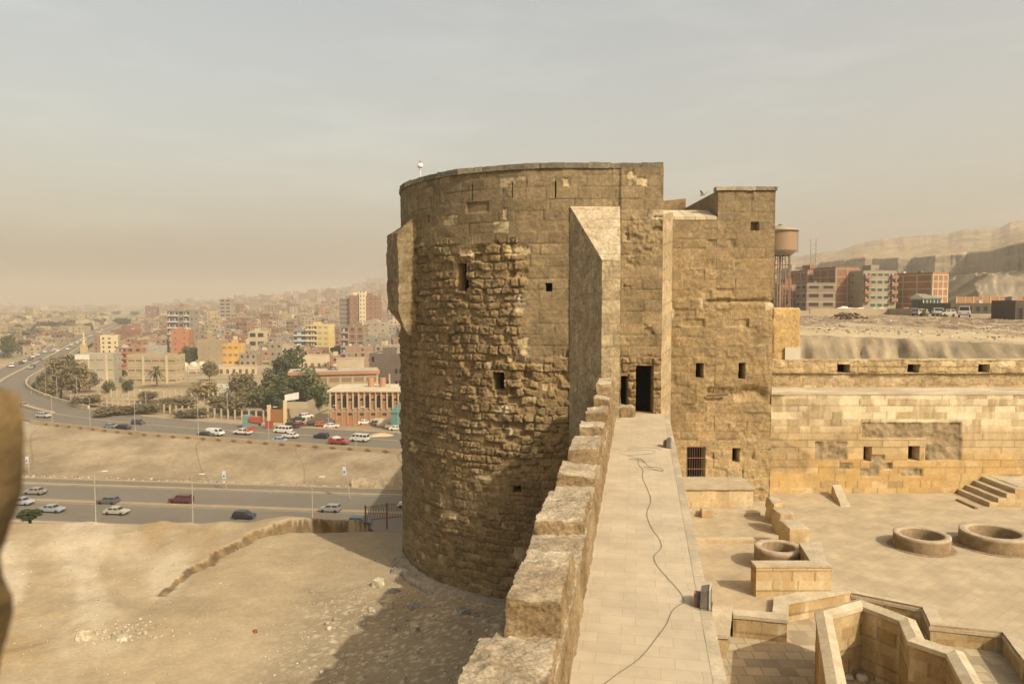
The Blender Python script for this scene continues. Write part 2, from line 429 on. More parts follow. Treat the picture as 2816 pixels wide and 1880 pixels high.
relief(gb, axis(u_start, UMAX, 0.042, us_c), axis(ZB, ZT, 0.042, vs_c), tbase, tnrm, tower_fn, tholes + [door_h, door_s], wins=wins)
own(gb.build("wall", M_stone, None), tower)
for i, wv in enumerate(wins):
    own(chamber_obj(wv, None, "window" if i < 12 else "doorway"), tower)
# back of the tower, far side and roof deck
mb = MB(); bx = [tuple(path[0])] + [(-2.6, 46), (3, 48.2), (XR, 48), (XR, 29.98)]
bx = [tuple(path[np.searchsorted(S, u_start)])] + bx
for a, b in zip(bx[:-1], bx[1:]):
    mb.poly([(a[0], a[1], ZB), (b[0], b[1], ZB), (b[0], b[1], ZT), (a[0], a[1], ZT)][::-1], C_PLAS)
own(mb.build("rear_wall", M_stone_s), tower)
mb = MB(); mb.poly([(x, y, ZT - 0.9) for x, y in [tuple(p) for p in path[::4]] + [(XR, 48), (3, 48.2), (-2.6, 46)]], (.35, .28, .18))
own(mb.build("roof", M_stone_s), tower)
# coping stones along the rim
rng = random.Random(4); gb = GB(); u = u_start
while u < UMAX:
    L = rng.uniform(0.7, 1.3); u1 = min(u + L, UMAX + 0.04)
    (xa, ya), (xb, yb) = pxy(np.array(u)), pxy(np.array(u1 - 0.015))
    na, nb = tnrm(np.array([[u]]), 0)[0, 0], tnrm(np.array([[u1]]), 0)[0, 0]
    h = ZT + rng.uniform(.17, .22); o = rng.uniform(.05, .11); z0 = ZT - .03
    q = [(xa + na[0] * o, ya + na[1] * o), (xb + nb[0] * o, yb + nb[1] * o), (xb - nb[0] * .45, yb - nb[1] * .45), (xa - na[0] * .45, ya - na[1] * .45)]
    cc = lerp3((.17, .145, .10), (.42, .36, .24), np.array(rng.random() ** 2))
    rough_hexa(gb, [(*k, z0) for k in q] + [(*k, h) for k in q], .1, .03, lambda X, nz, cc=cc: np.broadcast_to(cc, X.shape), 3, 5)
    u = u1
own(gb.build("coping", M_stone, None, True), tower)

# rough old bay on the left flank (bartizan)
def plain_fn(c0, c1, seed, amp=.05, ch=(.3, .45), ln=(.4, .9), jd=.04, pale=0.0, freq=2.5):
    def f(U, V):
        r1, r2, r3, r4, e, lu, lv = masonry(U, V, ch, ln, seed, wob=.05)
        n = fbm(U * freq, V * freq, o=5, seed=seed + 2); n0 = fbm(U * .5, V * .5, o=3, seed=seed + 4)
        D = amp * n + jd * (r1 * sm(0, .04, e))
        C = lerp3(c0, c1, np.clip(.5 + .8 * (r2 - .5) + .6 * n0 + .3 * n, 0, 1)); C = C * (1 - .32 * (1 - sm(.006, .024, e)))[..., None] * (.9 + .2 * r4)[..., None]
        if pale: C = lerp3(C, C_PALE, np.clip((r4 > 1 - pale) * sm(-.3, .3, n), 0, 1))
        return D, C
    return f
gb = GB()
yA = thit(1147)[1]; yB = yA - .45; yC = yA + 2.6
def bart_c(X, nz):
    n = fbm(X[..., 0] * 1.6, X[..., 1] * 1.6, X[..., 2] * 1.6, o=5, seed=71, g=.6); zz = X[..., 2] / .46 + .25 * n; jd = np.abs(zz - np.round(zz))
    c = lerp3((.17, .125, .065), (.36, .275, .15), np.clip(.5 + .8 * n, 0, 1)); c = c * (1 - .4 * (jd < .035))[..., None]
    return lerp3(c, (.50, .40, .24), sm(.3, .5, fbm(X[..., 0] * 3, X[..., 1] * 3, X[..., 2] * 3, o=4, seed=72)) * .7)
Dk = P(1180, 800, yC)
pb, pa, pc_ = P(1098, 862, yB), P(1150, 872, yA), P(1066, 846, yC)
pd = Vector((Dk.x, Dk.y, pc_.z)); bot = [pb, pa, pd, pc_]
topq = [P(1093, 640, yB), P(1150, 582, yA), Vector((Dk.x, Dk.y, P(1150, 570, yA).z + .1)), P(1063, 650, yC)]
rough_hexa(gb, bot, .05, .0, bart_c) if False else None
rough_hexa(gb, bot + topq, .045, .075, bart_c, 2.6, 75, (1, 2, 3, 5), rnd=.04, ter=.5)
tq = [P(1119, 916, yA - .15), P(1150, 932, yA - .1), P(1150, 932, yA + 1.5), P(1112, 905, yA + 1.8)]
rough_hexa(gb, tq + bot, .045, .075, bart_c, 2.6, 75, (0, 2, 3, 5), ter=.5)
own(gb.build("bartizan", M_stone, None), tower)

# buttress with a weathered sloping top
YN = 28.75
butt = plain_fn((.34, .27, .16), (.44, .36, .23), 81, .015, (.42, .5), (.6, 1.1), .012)
butt_r = plain_fn((.36, .28, .16), (.46, .37, .22), 83, .05, (.4, .5), (.5, 1.0), .02)
xa, xb_, xc = XX(1568, 600, 29.9), XX(1655, 800, YN), XX(1706, 800, YN)
xd = XX(1705, 600, 29.9)
zt1, zt2 = ZZ(568, 29.9), ZZ(715, YN)
gb = GB()
def side_fn(U, V):
    W_ = math.hypot(xb_ - xa, YN - 29.9); zt_u = zt1 + (zt2 - zt1) * U / W_; V2_ = V / (zt1 + 13) * (zt_u + 13)
    D, C = butt(U, V2_); C = lerp3(C, (.25, .195, .115), .4 * np.ones_like(U)); return D, C  # side face toned down, its shade put into the colour
patch(gb, (xa, 29.9, -13), (xb_, YN, -13), (xb_, YN, zt2), (xa, 29.9, zt1), side_fn, .05)
patch(gb, (xb_, YN, -6), (xc, YN, -6), (xc, YN, zt2), (xb_, YN, zt2), butt_r, .05)
patch(gb, (xb_, YN, zt2), (xc, YN, zt2), (xd, 29.9, zt1), (xa, 29.9, zt1),
      plain_fn((.46, .375, .24), (.58, .485, .33), 85, .01, (.4, .5), (.6, 1.3), .02), .05)
patch(gb, (xc, YN, -6), (xd, 29.9, -6), (xd, 29.9, zt1), (xc, YN, zt2), butt, .12)
own(gb.build("buttress", M_stone, None, True), tower)
# ------------------------------------------------------------------ square block right of the tower
block = empty("gate_block", (9, 33, -8.9))
tag(block, "square ochre stone block with a turret and barred gateway right of the round tower", "fortress wing")
YB = 32.0; GZ = -8.85
x0b, x1b = XX(1848, 800, YB), XX(2133, 515, YB)
xt = XX(1975, 560, YB)
def Hb(a, b, c, d, dep=.7, x0=None): return (XX(a, c, YB) - x0b, XX(b, c, YB) - x0b, ZZ(d, YB) - GZ, ZZ(c, YB) - GZ, dep)
def block_fn(U, V):
    X = U + x0b; Z = V + GZ
    r1, r2, r3, r4, e, lu, lv = masonry(U, V, (.34, .48), (.5, 1.1), 91)
    n1 = fbm(U * 3, V * 3, o=5, seed=92, g=.6); n0 = fbm(U * .45, V * .45, o=3, seed=93); n2 = fbm(U * 8, V * 8, o=3, seed=94)
    rough = sm(-.05, .35, fbm(U * .55, V * .8, o=4, seed=95) + .25 * (Z < 0) - .2 * (Z > 3.4))
    D = .02 * r1 * sm(0, .025, e) - .02 * (1 - sm(0, .03, e)) * (r2 > .45) + rough * (.022 * n1 + .035 * terr(n1, 5) + .022 * n2 + .05 * ((r4 - .5) * lu + (r3 - .5) * lv) + .05 * (r1 - .5) * sm(0, .05, e)) - .09 * rough * (r3 > .93) * sm(0, .04, e)
    gz = ZZ(828, YB)
    D -= .16 * np.exp(-((Z - gz + .03 * n1) / .08) ** 2) * sm(XX(1930, 800, YB), XX(1950, 800, YB), X)
    lz = ZZ(1082, YB)   # fallen masonry scar with a beam
    scar = np.exp(-((Z - lz) / .28) ** 2) * sm(XX(1935, 1080, YB), XX(1950, 1080, YB), X) * (1 - sm(XX(2095, 1080, YB), XX(2115, 1080, YB), X))
    D -= scar * (.22 + .25 * n1)
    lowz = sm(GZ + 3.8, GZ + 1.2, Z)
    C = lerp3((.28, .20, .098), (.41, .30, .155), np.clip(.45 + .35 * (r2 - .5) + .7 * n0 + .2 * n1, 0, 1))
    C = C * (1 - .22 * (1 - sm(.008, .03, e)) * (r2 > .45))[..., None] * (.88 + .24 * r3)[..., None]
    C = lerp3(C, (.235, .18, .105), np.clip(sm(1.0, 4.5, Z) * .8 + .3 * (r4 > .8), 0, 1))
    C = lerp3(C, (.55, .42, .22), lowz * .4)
    C = lerp3(C, C_PALE, (r4 > .982) * sm(-.2, .1, n1) * .9)
    return D, C
holes = [Hb(1914, 1935, 998, 1039), Hb(2031, 2050, 998, 1042), Hb(1889, 1940, 1228, 1322), Hb(2014, 2034, 1232, 1271), Hb(2064, 2087, 610, 634, .28)]
gb = GB(); wins = []
zl, zr = ZZ(597, YB), ZZ(514, YB) - .14
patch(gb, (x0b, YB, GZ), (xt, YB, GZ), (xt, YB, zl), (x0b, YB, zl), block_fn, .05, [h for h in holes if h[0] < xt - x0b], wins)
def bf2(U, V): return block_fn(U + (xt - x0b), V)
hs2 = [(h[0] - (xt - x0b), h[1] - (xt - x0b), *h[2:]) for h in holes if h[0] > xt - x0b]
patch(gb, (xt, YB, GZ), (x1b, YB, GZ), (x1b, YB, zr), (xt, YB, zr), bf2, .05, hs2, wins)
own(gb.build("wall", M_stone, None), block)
for i, wv in enumerate(wins): own(chamber_obj(wv, None, "gateway" if i == 1 and False else "window"), block)
# turret sides, terrace, far parapet
mb = MB()
mb.poly([(xt, YB, zl - .3), (xt, YB, zr), (xt, 38, zr), (xt, 38, zl - .3)], (.33, .26, .16))
mb.poly([(x1b, YB, GZ), (x1b, 38, GZ), (x1b, 38, zr), (x1b, YB, zr)], C_PLAS)
mb.poly([(xt, YB, zr - .25), (x1b, YB, zr - .25), (x1b, 38, zr - .25), (xt, 38, zr - .25)], C_PLAS)
own(mb.build("turret_sides", M_stone_s), block)
gb = GB()
patch(gb, (XR + .02, 38, zl - 1), (xt, 38, zl - 1), (xt, 38, ZZ(546, 38)), (XR + .02, 38, ZZ(562, 38)), plain_fn((.20, .14, .075), (.33, .23, .12), 101, .02), .12)
own(gb.build("terrace_parapet", M_stone_s), block)
mb = MB(); z1 = ZZ(578, 33.4)
xs = np.linspace(XR, xt - .05, 7)
for i, (a, b) in enumerate(zip(xs[:-1], xs[1:])):
    k = .9 + .1 * ((i * 37) % 5) / 2
    mb.hexa([(a, YB - .03, zl - .12), (b - .02, YB - .03, zl - .12), (b - .02, 33.4, zl - .12), (a, 33.4, zl - .12),
             (a, YB - .03, zl + .02), (b - .02, YB - .03, zl + .02), (b - .02, 33.4, z1), (a, 33.4, z1)], (.56 * k, .47 * k, .32 * k))
own(mb.build("sloped_coping", M_stone_s), block)
mb = MB(); mb.box(XR, xt, 33.4, 38, zl - .9, zl - .5, C_PLAS); own(mb.build("terrace", M_stone_s), block)
gb = GB(); rng = random.Random(8); x = xt - .1
while x < x1b:
    x2 = min(x + rng.uniform(.8, 1.2), x1b + .08)
    cc = lerp3((.22, .185, .125), (.42, .36, .25), np.array(rng.random()))
    rough_hexa(gb, [(x, YB - .1, zr - .02), (x2 - .02, YB - .1, zr - .02), (x2 - .02, YB + .4, zr - .02), (x, YB + .4, zr - .02),
                    (x, YB - .1, zr + .14), (x2 - .02, YB - .1, zr + .14), (x2 - .02, YB + .4, zr + .14), (x, YB + .4, zr + .14)], .1, .025, lambda X, nz, cc=cc: np.broadcast_to(cc, X.shape), 3, 9)
    x = x2
own(gb.build("coping", M_stone, None, True), block)
# pale plastered corner between tower and block
gb = GB()
pla = plain_fn((.40, .31, .175), (.50, .395, .24), 111, .02, (.4, .6), (3, 5), .01)
patch(gb, (XR, 29.97, GZ), (x0b, YB + .02, GZ), (x0b, YB + .02, ZZ(583, YB)), (XR, 29.97, ZZ(590, 29.97)), pla, .08)
own(gb.build("plaster_corner", M_stone, None, True), block)
# grille in the gateway
gx0, gx1, gz0, gz1 = XX(1889, 1228, YB), XX(1940, 1228, YB), ZZ(1322, YB), ZZ(1228, YB)
mb = MB(); RU = (.20, .085, .04)
for k in range(8):
    x = gx0 + (gx1 - gx0) * (k + .5) / 8; mb.tube([(x, YB + .04, gz0), (x, YB + .04, gz1)], .013, (.16, .10, .075), 5)
for k in range(4):
    z = gz0 + (gz1 - gz0) * (.02 + k * .32); mb.box(gx0, gx1, YB + .0, YB + .03, z, z + .04, RU)
own(mb.build("gate_grille", M_metal), block)
# timber beam in the scar
mb = MB(); mb.tube([P(1944, 1087, YB - .1), P(2002, 1082, YB - .12)], .07, (.22, .15, .085), 7)
own(mb.build("timber_beam", M_stone_s), block)
# ledge below the gate
gb = GB()
lf = plain_fn((.50, .37, .19), (.66, .53, .32), 121, .012, (.35, .42), (.5, .9), .015, .1)
zlg = ZZ(1345, 30.3); xl0, xl1 = XX(1850, 1345, 30.3), XX(2072, 1345, 30.3)
tops = lambda X, nz: np.broadcast_to(np.array((.47, .40, .28)), X.shape)
patch(gb, (xl0, 30.3, GZ), (xl1, 30.3, GZ), (xl1, 30.3, zlg), (xl0, 30.3, zlg), lf, .07)
rough_hexa(gb, [(xl0, 30.22, zlg), (xl1 + .05, 30.22, zlg), (xl1 + .05, YB + .1, zlg), (xl0, YB + .1, zlg), (xl0, 30.22, zlg + .1), (xl1 + .05, 30.22, zlg + .1), (xl1 + .05, YB + .1, zlg + .12), (xl0, YB + .1, zlg + .12)], .12, .02, tops, 3, 3)
patch(gb, (xl1, 30.3, GZ), (xl1 + .6, YB + .2, GZ), (xl1 + .5, YB + .2, zlg - .2), (xl1, 30.3, zlg), lf, .08)
rough_hexa(gb, [(xl0, 29.7, GZ - .1), (xl1 + .1, 29.7, GZ - .1), (xl1 + .1, 30.28, GZ - .1), (xl0, 30.28, GZ - .1), (xl0, 29.7, GZ + .14), (xl1 + .1, 29.7, GZ + .14), (xl1 + .1, 30.28, GZ + .16), (xl0, 30.28, GZ + .16)], .12, .015, lambda X, nz: np.broadcast_to(np.array((.50, .41, .27)), X.shape), 3, 4)
own(gb.build("ledge", M_stone_s, None, True), block)

# ================================================================== RIGHT ENCLOSURE WALL
encl = empty("enclosure_wall", (22, 33.3, GZ))
tag(encl, "long cream and ochre restored stone wall with a walkway, behind the courtyard with the wells", "wall")
YW = 33.3; xw0, xw1 = XX(1950, 1300, YW), 48.0
zw = ZZ(1085, YW)
def Xw(a): return XX(a, 1200, YW) - xw0
def Zw(a): return ZZ(a, YW) - GZ
ROUGH = [(2370, 2640, 1163, 1203), (2370, 2395, 1180, 1203), (2545, 2645, 1203, 1265), (2400, 2434, 1250, 1272), (2392, 2456, 1272, 1288), (2366, 2420, 1290, 1310),
         (2482, 2540, 1290, 1310), (2312, 2348, 1272, 1288), (2240, 2330, 1215, 1262), (2765, 2816, 1309, 1318)]
def wall_fn(U, V):
    r1, r2, r3, r4, e, lu, lv = masonry(U, V, (.30, .34), (.35, 1.0), 131)
    n1 = fbm(U * 3, V * 3, o=5, seed=132, g=.6); n0 = fbm(U * .3, V * .5, o=3, seed=133)
    streak = sm(.05, .45, fbm(U * 3.2, V * .35, o=3, seed=134)); H = zw - GZ
    rf = np.zeros_like(U)
    for (a, b, c, d) in ROUGH:
        rf = np.maximum(rf, ((U > Xw(a)) & (U < Xw(b)) & (V > Zw(d)) & (V < Zw(c))).astype(float))
    old = sm(.1, .3, fbm(U * .35, V * .6, o=3, seed=140)) * (1 - sm(7, 9, U)) * sm(.8, 1.2, V) * (1 - sm(2.2, 3.4, V) * 0)
    D = .008 * r1 * sm(0, .02, e) * (1 - rf) - .05 * rf + rf * (.06 * n1 + .07 * terr(n1, 5)) + old * (.05 * n1 - .02)
    up = sm(H * .62, H * .72, V + .15 * n0)
    C = lerp3((.50, .33, .13), (.60, .43, .20), np.clip(r2 * .9 + .3 * n0, 0, 1))
    C = lerp3(C, (.36, .27, .15), (r4 > .86) * .5)
    cream = lerp3((.44, .34, .19), (.72, .62, .41), np.clip(r2 * 1.5 - .2 + .3 * n1, 0, 1))
    mid = lerp3((.45, .33, .17), (.56, .43, .24), r2)
    C = lerp3(C, mid, sm(H * .33, H * .48, V + .3 * n0)); C = lerp3(C, cream, up)
    C = lerp3(C, (.74, .62, .40), streak * sm(H * .3, H * .9, V) * .55 * (1 - rf))
    C = lerp3(C, (.78, .66, .44), ((r3 > .94) & (V < H * .4) & (n1 > .1)) * .35)
    C = lerp3(C, lerp3((.24, .18, .10), (.40, .31, .18), np.clip(.5 + n1, 0, 1)), np.maximum(rf, old * .6))
    C = C * (1 - .35 * (1 - sm(.004, .018, e)) * (1 - rf))[..., None]
    return D, C
def Hw(a, b, c, d): return (XX(a, c, YW) - xw0, XX(b, c, YW) - xw0, ZZ(d, YW) - GZ, ZZ(c, YW) - GZ, .6)
gb = GB(); wins = []
patch(gb, (xw0, YW, GZ), (xw1, YW, GZ), (xw1, YW, zw), (xw0, YW, zw), wall_fn, .055, [Hw(2375, 2397, 1228, 1268), Hw(2498, 2528, 1226, 1266)], wins)
own(gb.build("wall", M_stone_s, None), encl)
for wv in wins: own(chamber_obj(wv, None, "window"), encl)
YP = 35.8; zpk = zw + .03
gb = GB()
rough_hexa(gb, [(x1b - .3, YW - .03, zw), (xw1, YW - .03, zw), (xw1, YP + .1, zw), (x1b - .3, YP + .1, zw), (x1b - .3, YW - .03, zw + .08), (xw1, YW - .03, zw + .08), (xw1, YP + .1, zw + .05), (x1b - .3, YP + .1, zw + .05)],
           .15, .02, lambda X, nz: lerp3((.50, .42, .29), (.62, .54, .38), sm(-.4, .4, fbm(X[..., 0] * .5, X[..., 1], o=3, seed=5))), 2, 7, (1, 2))
own(gb.build("walkway", M_stone_s, None, True), encl)
# parapet beyond the walkway: lower course, deeper upper course, embrasures
gb = GB(); wins = []
zm, zt = ZZ(1026, YP), ZZ(988, YP)
pl = plain_fn((.38, .28, .15), (.52, .40, .23), 141, .04, (.35, .45), (.5, 1.3), .02, .06)
pu = plain_fn((.40, .30, .155), (.56, .43, .24), 143, .08, (.25, .4), (.5, 1.2), .05, .06)
xp0 = XX(2122, 1000, YP)
patch(gb, (xp0, YP, zw), (xw1, YP, zw), (xw1, YP, zm), (xp0, YP, zm), pl, .06)
eh = [(XX(a, 1000, YP - .12) - xp0, XX(b, 1000, YP - .12) - xp0, .04, ZZ(1001, YP) - zm, .6) for a, b in ((2303, 2336), (2496, 2529), (2690, 2722))]
patch(gb, (xp0, YP - .12, zm), (xw1, YP - .12, zm), (xw1, YP - .12, zt), (xp0, YP - .12, zt), pu, .05, eh, wins)
patch(gb, (xp0, YP - .02, zm), (xw1, YP - .02, zm), (xw1, YP - .12, zm + .002), (xp0, YP - .12, zm + .002), pl, .2, flip=True)
rough_hexa(gb, [(xp0, YP - .12, zt - .05), (xw1, YP - .12, zt - .05), (xw1, YP + .7, zt - .05), (xp0, YP + .7, zt - .05), (xp0, YP - .12, zt), (xw1, YP - .12, zt), (xw1, YP + .7, zt), (xp0, YP + .7, zt)],
           .12, .07, lambda X, nz: lerp3((.42, .33, .19), (.58, .48, .30), sm(-.4, .4, fbm(X[..., 0], X[..., 1], o=3, seed=6))), 1.5, 8, (1, 2, 4))
own(gb.build("parapet", M_stone, None, True), encl)
for wv in wins:
    own(chamber_obj(wv, None, "embrasure"), encl)
# yellow stone pier on the parapet
pier = empty("stone_pier", P(2160, 1000, 36.0)); tag(pier, "weathered yellow stone pier standing on the far parapet beside the turret block", "pier")
gb = GB(); a, b = XX(2124, 900, 36), XX(2199, 900, 36); z0, z1 = ZZ(1000, 36), ZZ(846, 36)
pf = lambda X, nz: lerp3((.42, .28, .12), (.60, .43, .20), np.clip(.5 + .7 * fbm(X[..., 0] * .9, X[..., 2] * .9, o=4, seed=77), 0, 1))
rough_hexa(gb, [(a, 35.9, z0), (b, 35.9, z0), (b, 37, z0), (a, 37, z0), (a, 35.9, z1), (b, 35.9, z1), (b, 37, z1), (a, 37, z1)], .07, .06, pf, 2, 21, rnd=.1)
own(gb.build("shaft", M_stone, None, True), pier)
mb = MB(); mb.box(XX(2160, 900, 35.8), b - .02, 35.78, 35.84, ZZ(998, 35.8), ZZ(955, 35.8), (.58, .52, .40)); own(mb.build("plaster_patch", M_plain), pier)

# ================================================================== CURTAIN WALL WITH WALK
curt = empty("curtain_wall", (2, 18, -12.5))
tag(curt, "pale paved wall walk with a battered merloned parapet leading to the tower", "wall")
def zwk(y): return -5.335 + .0238 * y
def xin(y): return XX(1695, 1139, 30) + (y - 30) * .1742
def xri(y): return XX(1835, 1137, 30) + (y - 30) * .176
pts = [(y, xin(y), xri(y)) for y in np.linspace(2.5, 30, 12)]
mb = MB()
for (y0, a0, b0), (y1, a1, b1) in zip(pts[:-1], pts[1:]):
    mb.poly([(a0 - .2, y0, zwk(y0)), (b0, y0, zwk(y0)), (b1, y1, zwk(y1)), (a1 - .2, y1, zwk(y1))], (.50, .42, .295))
def brick_mat(name, base, mort, bw, rh, scale, rot, bump=.3, vary=.2, off=.5, msize=.012, patchy=0.25):
    m = bpy.data.materials.new(name); m.use_nodes = True; t = m.node_tree; b = t.nodes["Principled BSDF"]; b.inputs['Roughness'].default_value = .92
    b.inputs['Specular IOR Level'].default_value = .2
    tcn = t.nodes.new("ShaderNodeTexCoord"); mpn = t.nodes.new("ShaderNodeMapping"); mpn.inputs['Rotation'].default_value = (0, 0, rot)
    t.links.new(tcn.outputs['Object'], mpn.inputs[0])
    nd = t.nodes.new("ShaderNodeTexNoise"); nd.inputs['Scale'].default_value = 1.2; nd.inputs['Detail'].default_value = 3
    mx1 = t.nodes.new("ShaderNodeMixRGB"); mx1.inputs[0].default_value = .02; t.links.new(mpn.outputs[0], mx1.inputs[1]); t.links.new(mpn.outputs[0], nd.inputs[0]); t.links.new(nd.outputs['Color'], mx1.inputs[2])
    br = t.nodes.new("ShaderNodeTexBrick"); br.inputs['Scale'].default_value = scale; br.inputs['Brick Width'].default_value = bw; br.inputs['Row Height'].default_value = rh
    br.inputs['Mortar Size'].default_value = msize; br.inputs['Mortar Smooth'].default_value = .3; br.offset = off
    lo = tuple(c * (1 - vary) for c in base); hi = tuple(c * (1 + vary) for c in base)
    br.inputs['Color1'].default_value = (*lo, 1); br.inputs['Color2'].default_value = (*hi, 1); br.inputs['Mortar'].default_value = (*mort, 1)
    t.links.new(mx1.outputs[0], br.inputs[0])
    n = t.nodes.new("ShaderNodeTexNoise"); n.inputs['Scale'].default_value = .9; n.inputs['Detail'].default_value = 7; n.inputs['Roughness'].default_value = .65; t.links.new(tcn.outputs['Object'], n.inputs[0])
    mr = t.nodes.new("ShaderNodeMapRange"); mr.inputs[1].default_value = .3; mr.inputs[2].default_value = .7; mr.inputs[3].default_value = (1 - patchy) * .74; mr.inputs[4].default_value = (1 + patchy) * .74
    t.links.new(n.outputs[0], mr.inputs[0])
    v = t.nodes.new("ShaderNodeVectorMath"); v.operation = 'SCALE'; t.links.new(br.outputs[0], v.inputs[0]); t.links.new(mr.outputs[0], v.inputs['Scale'])
    t.links.new(v.outputs[0], b.inputs['Base Color'])
    n2 = t.nodes.new("ShaderNodeTexNoise"); n2.inputs['Scale'].default_value = 25; n2.inputs['Detail'].default_value = 4; t.links.new(tcn.outputs['Object'], n2.inputs[0])
    inv = t.nodes.new("ShaderNodeMath"); inv.operation = 'MULTIPLY_ADD'; inv.inputs[1].default_value = -1.0; t.links.new(br.outputs['Fac'], inv.inputs[0]); t.links.new(n2.outputs[0], inv.inputs[2])
    bp = t.nodes.new("ShaderNodeBump"); bp.inputs['Strength'].default_value = bump; bp.inputs['Distance'].default_value = .02
    t.links.new(inv.outputs[0], bp.inputs['Height']); t.links.new(bp.outputs[0], b.inputs['Normal'])
    return m
WROT = math.atan(.1742)
M_walk = brick_mat("wall_walk_paving", (.50, .425, .30), (.43, .36, .25), .55, .30, 1.0, WROT, .25, .05, .37, .008, .16)
M_court = brick_mat("court_paving", (.455, .375, .245), (.40, .325, .21), .5, .30, 1.0, R(-38), .22, .06, .5, .012, .20)
own(mb.build("walk_paving", M_walk), curt)
mb = MB(); CW = (.50, .37, .20)
for (y0, a0, b0), (y1, a1, b1) in zip(pts[:-1], pts[1:]):
    # outer face, courtyard face, edge kerb
    mb.poly([(b0, y0, -9.5), (b1, y1, -9.5), (b1, y1, zwk(y1)), (b0, y0, zwk(y0))], CW)
    mb.poly([(a0 - 1.02, y0, -14), (a0 - 1.02, y0, zwk(y0)), (a1 - 1.02, y1, zwk(y1)), (a1 - 1.02, y1, -14)], C_PLAS)
y0, a0, b0 = pts[0]; mb.poly([(a0 - 1.02, y0, -14), (b0, y0, -14), (b0, y0, zwk(y0)), (a0 - 1.02, y0, zwk(y0))], C_PLAS)
own(mb.build("wall_faces", M_stone_s), curt)
# raised lip along the courtyard edge
gb = GB(); cf = lambda X, nz: lerp3((.42, .355, .25), (.53, .455, .32), sm(-.4, .4, fbm(X[..., 0] * 1.2, X[..., 1] * 1.2, o=4, seed=15)))
y = 3.0; rng = random.Random(5)
while y < 29.9:
    y2 = min(29.95, y + rng.uniform(.8, 1.5)); a, b = xri(y), xri(y2)
    rough_hexa(gb, [(a - .14, y, zwk(y) - .02), (a + .05, y, zwk(y) - .02), (b + .05, y2 - .01, zwk(y2) - .02), (b - .14, y2 - .01, zwk(y2) - .02),
                    (a - .14, y, zwk(y) + .006), (a + .05, y, zwk(y) + .006), (b + .05, y2 - .01, zwk(y2) + .006), (b - .14, y2 - .01, zwk(y2) + .006)], .12, .004, cf, 3, 17)
    y = y2
own(gb.build("edge_stones", M_stone_s, None, True), curt)
# parapet base + merlons
MER = [(5.4, 8.80, -4.12, -1.02), (9.05, 10.96, -3.80, -.12), (12.8, 15.0, -3.93, .36), (16.0, 17.3, -3.87, .97), (17.95, 19.9, -3.68, 1.36), (20.4, 21.3, -3.52, 1.86), (22.5, 24.0, -3.44, 2.24), (24.6, 25.5, -3.32, 2.75), (26.2, 28.4, -2.98, 3.02)]
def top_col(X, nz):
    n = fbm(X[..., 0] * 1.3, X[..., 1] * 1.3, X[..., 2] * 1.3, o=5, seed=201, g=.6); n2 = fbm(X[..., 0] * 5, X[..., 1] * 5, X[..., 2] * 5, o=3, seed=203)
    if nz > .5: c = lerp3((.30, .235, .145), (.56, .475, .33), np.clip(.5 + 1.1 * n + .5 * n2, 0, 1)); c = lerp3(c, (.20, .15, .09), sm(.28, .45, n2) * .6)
    else: c = lerp3((.20, .135, .065), (.40, .305, .17), np.clip(.4 + .9 * n + .5 * n2, 0, 1)); c = lerp3(c, (.13, .09, .05), sm(.3, .45, n2) * .6)  # vertical sides browner, and darkened in colour for receiving less light
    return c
gb = GB()
ys = [3.0] + sum([[m[0], m[1]] for m in MER], []) + [28.5]
zc = lambda y: zwk(y) + .86
ylist = np.linspace(3.0, 28.5, 16)
xout = lambda y: np.interp(y, [5, 8.8, 9.1, 12.9, 16, 18, 20.4, 22.5, 24.4, 26, 28.6], [-1.06, -.44, -.14, .34, .95, 1.34, 1.84, 2.22, 2.72, 3.0, 3.42])
for y0, y1 in zip(ylist[:-1], ylist[1:]):
    a0, a1, b0, b1 = xout(y0) + .03, xout(y1) + .03, xin(y0) - .0, xin(y1) - .0
    q = [(a0, y0), (b0 + .06, y0), (b1 + .06, y1), (a1, y1)]; t_ = [(a0, y0), (b0 - .02, y0), (b1 - .02, y1), (a1, y1)]
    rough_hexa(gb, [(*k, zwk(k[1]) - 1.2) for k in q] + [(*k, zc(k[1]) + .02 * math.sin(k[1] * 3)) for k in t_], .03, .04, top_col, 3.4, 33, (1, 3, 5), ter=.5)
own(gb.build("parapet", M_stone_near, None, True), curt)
for i, (d0, d1, zt_, xo) in enumerate(MER):
    gb = GB(); b0, b1 = xin(d0) - .03, xin(d1) - .03; a0 = xo; a1 = xo + (d1 - d0) * .172
    zb0 = zc(d0) - .12
    tilt = [0, .03, -.02, .05, 0, .04, -.02, .06, .02][i]
    q = [(a0, d0), (b0, d0), (b1, d1), (a1, d1)]
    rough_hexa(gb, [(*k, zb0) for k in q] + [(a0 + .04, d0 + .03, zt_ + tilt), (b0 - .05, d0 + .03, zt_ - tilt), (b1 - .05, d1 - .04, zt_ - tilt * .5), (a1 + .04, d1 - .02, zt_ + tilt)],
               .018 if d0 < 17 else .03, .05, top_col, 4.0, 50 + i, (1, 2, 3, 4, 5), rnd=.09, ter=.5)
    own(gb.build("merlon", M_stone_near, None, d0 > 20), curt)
# rough sill stone beside the small door, at the tower foot
gb = GB(); a, b = XX(1700, 1120, 29.3), XX(1746, 1120, 29.3); z = zwk(29.3)
rough_hexa(gb, [(a, 29.1, z - .05), (b, 29.1, z - .05), (b, 29.9, z - .05), (a, 29.9, z - .05), (a, 29.1, z + .42), (b, 29.1, z + .42), (b, 29.9, z + .42), (a, 29.9, z + .42)], .05, .09, top_col, 2.5, 61, (1, 2, 3, 4, 5), rnd=.08)
tag(gb.build("stone_block", M_stone, None, True), "low rough stone step under the small dark doorway of the tower", "stone")

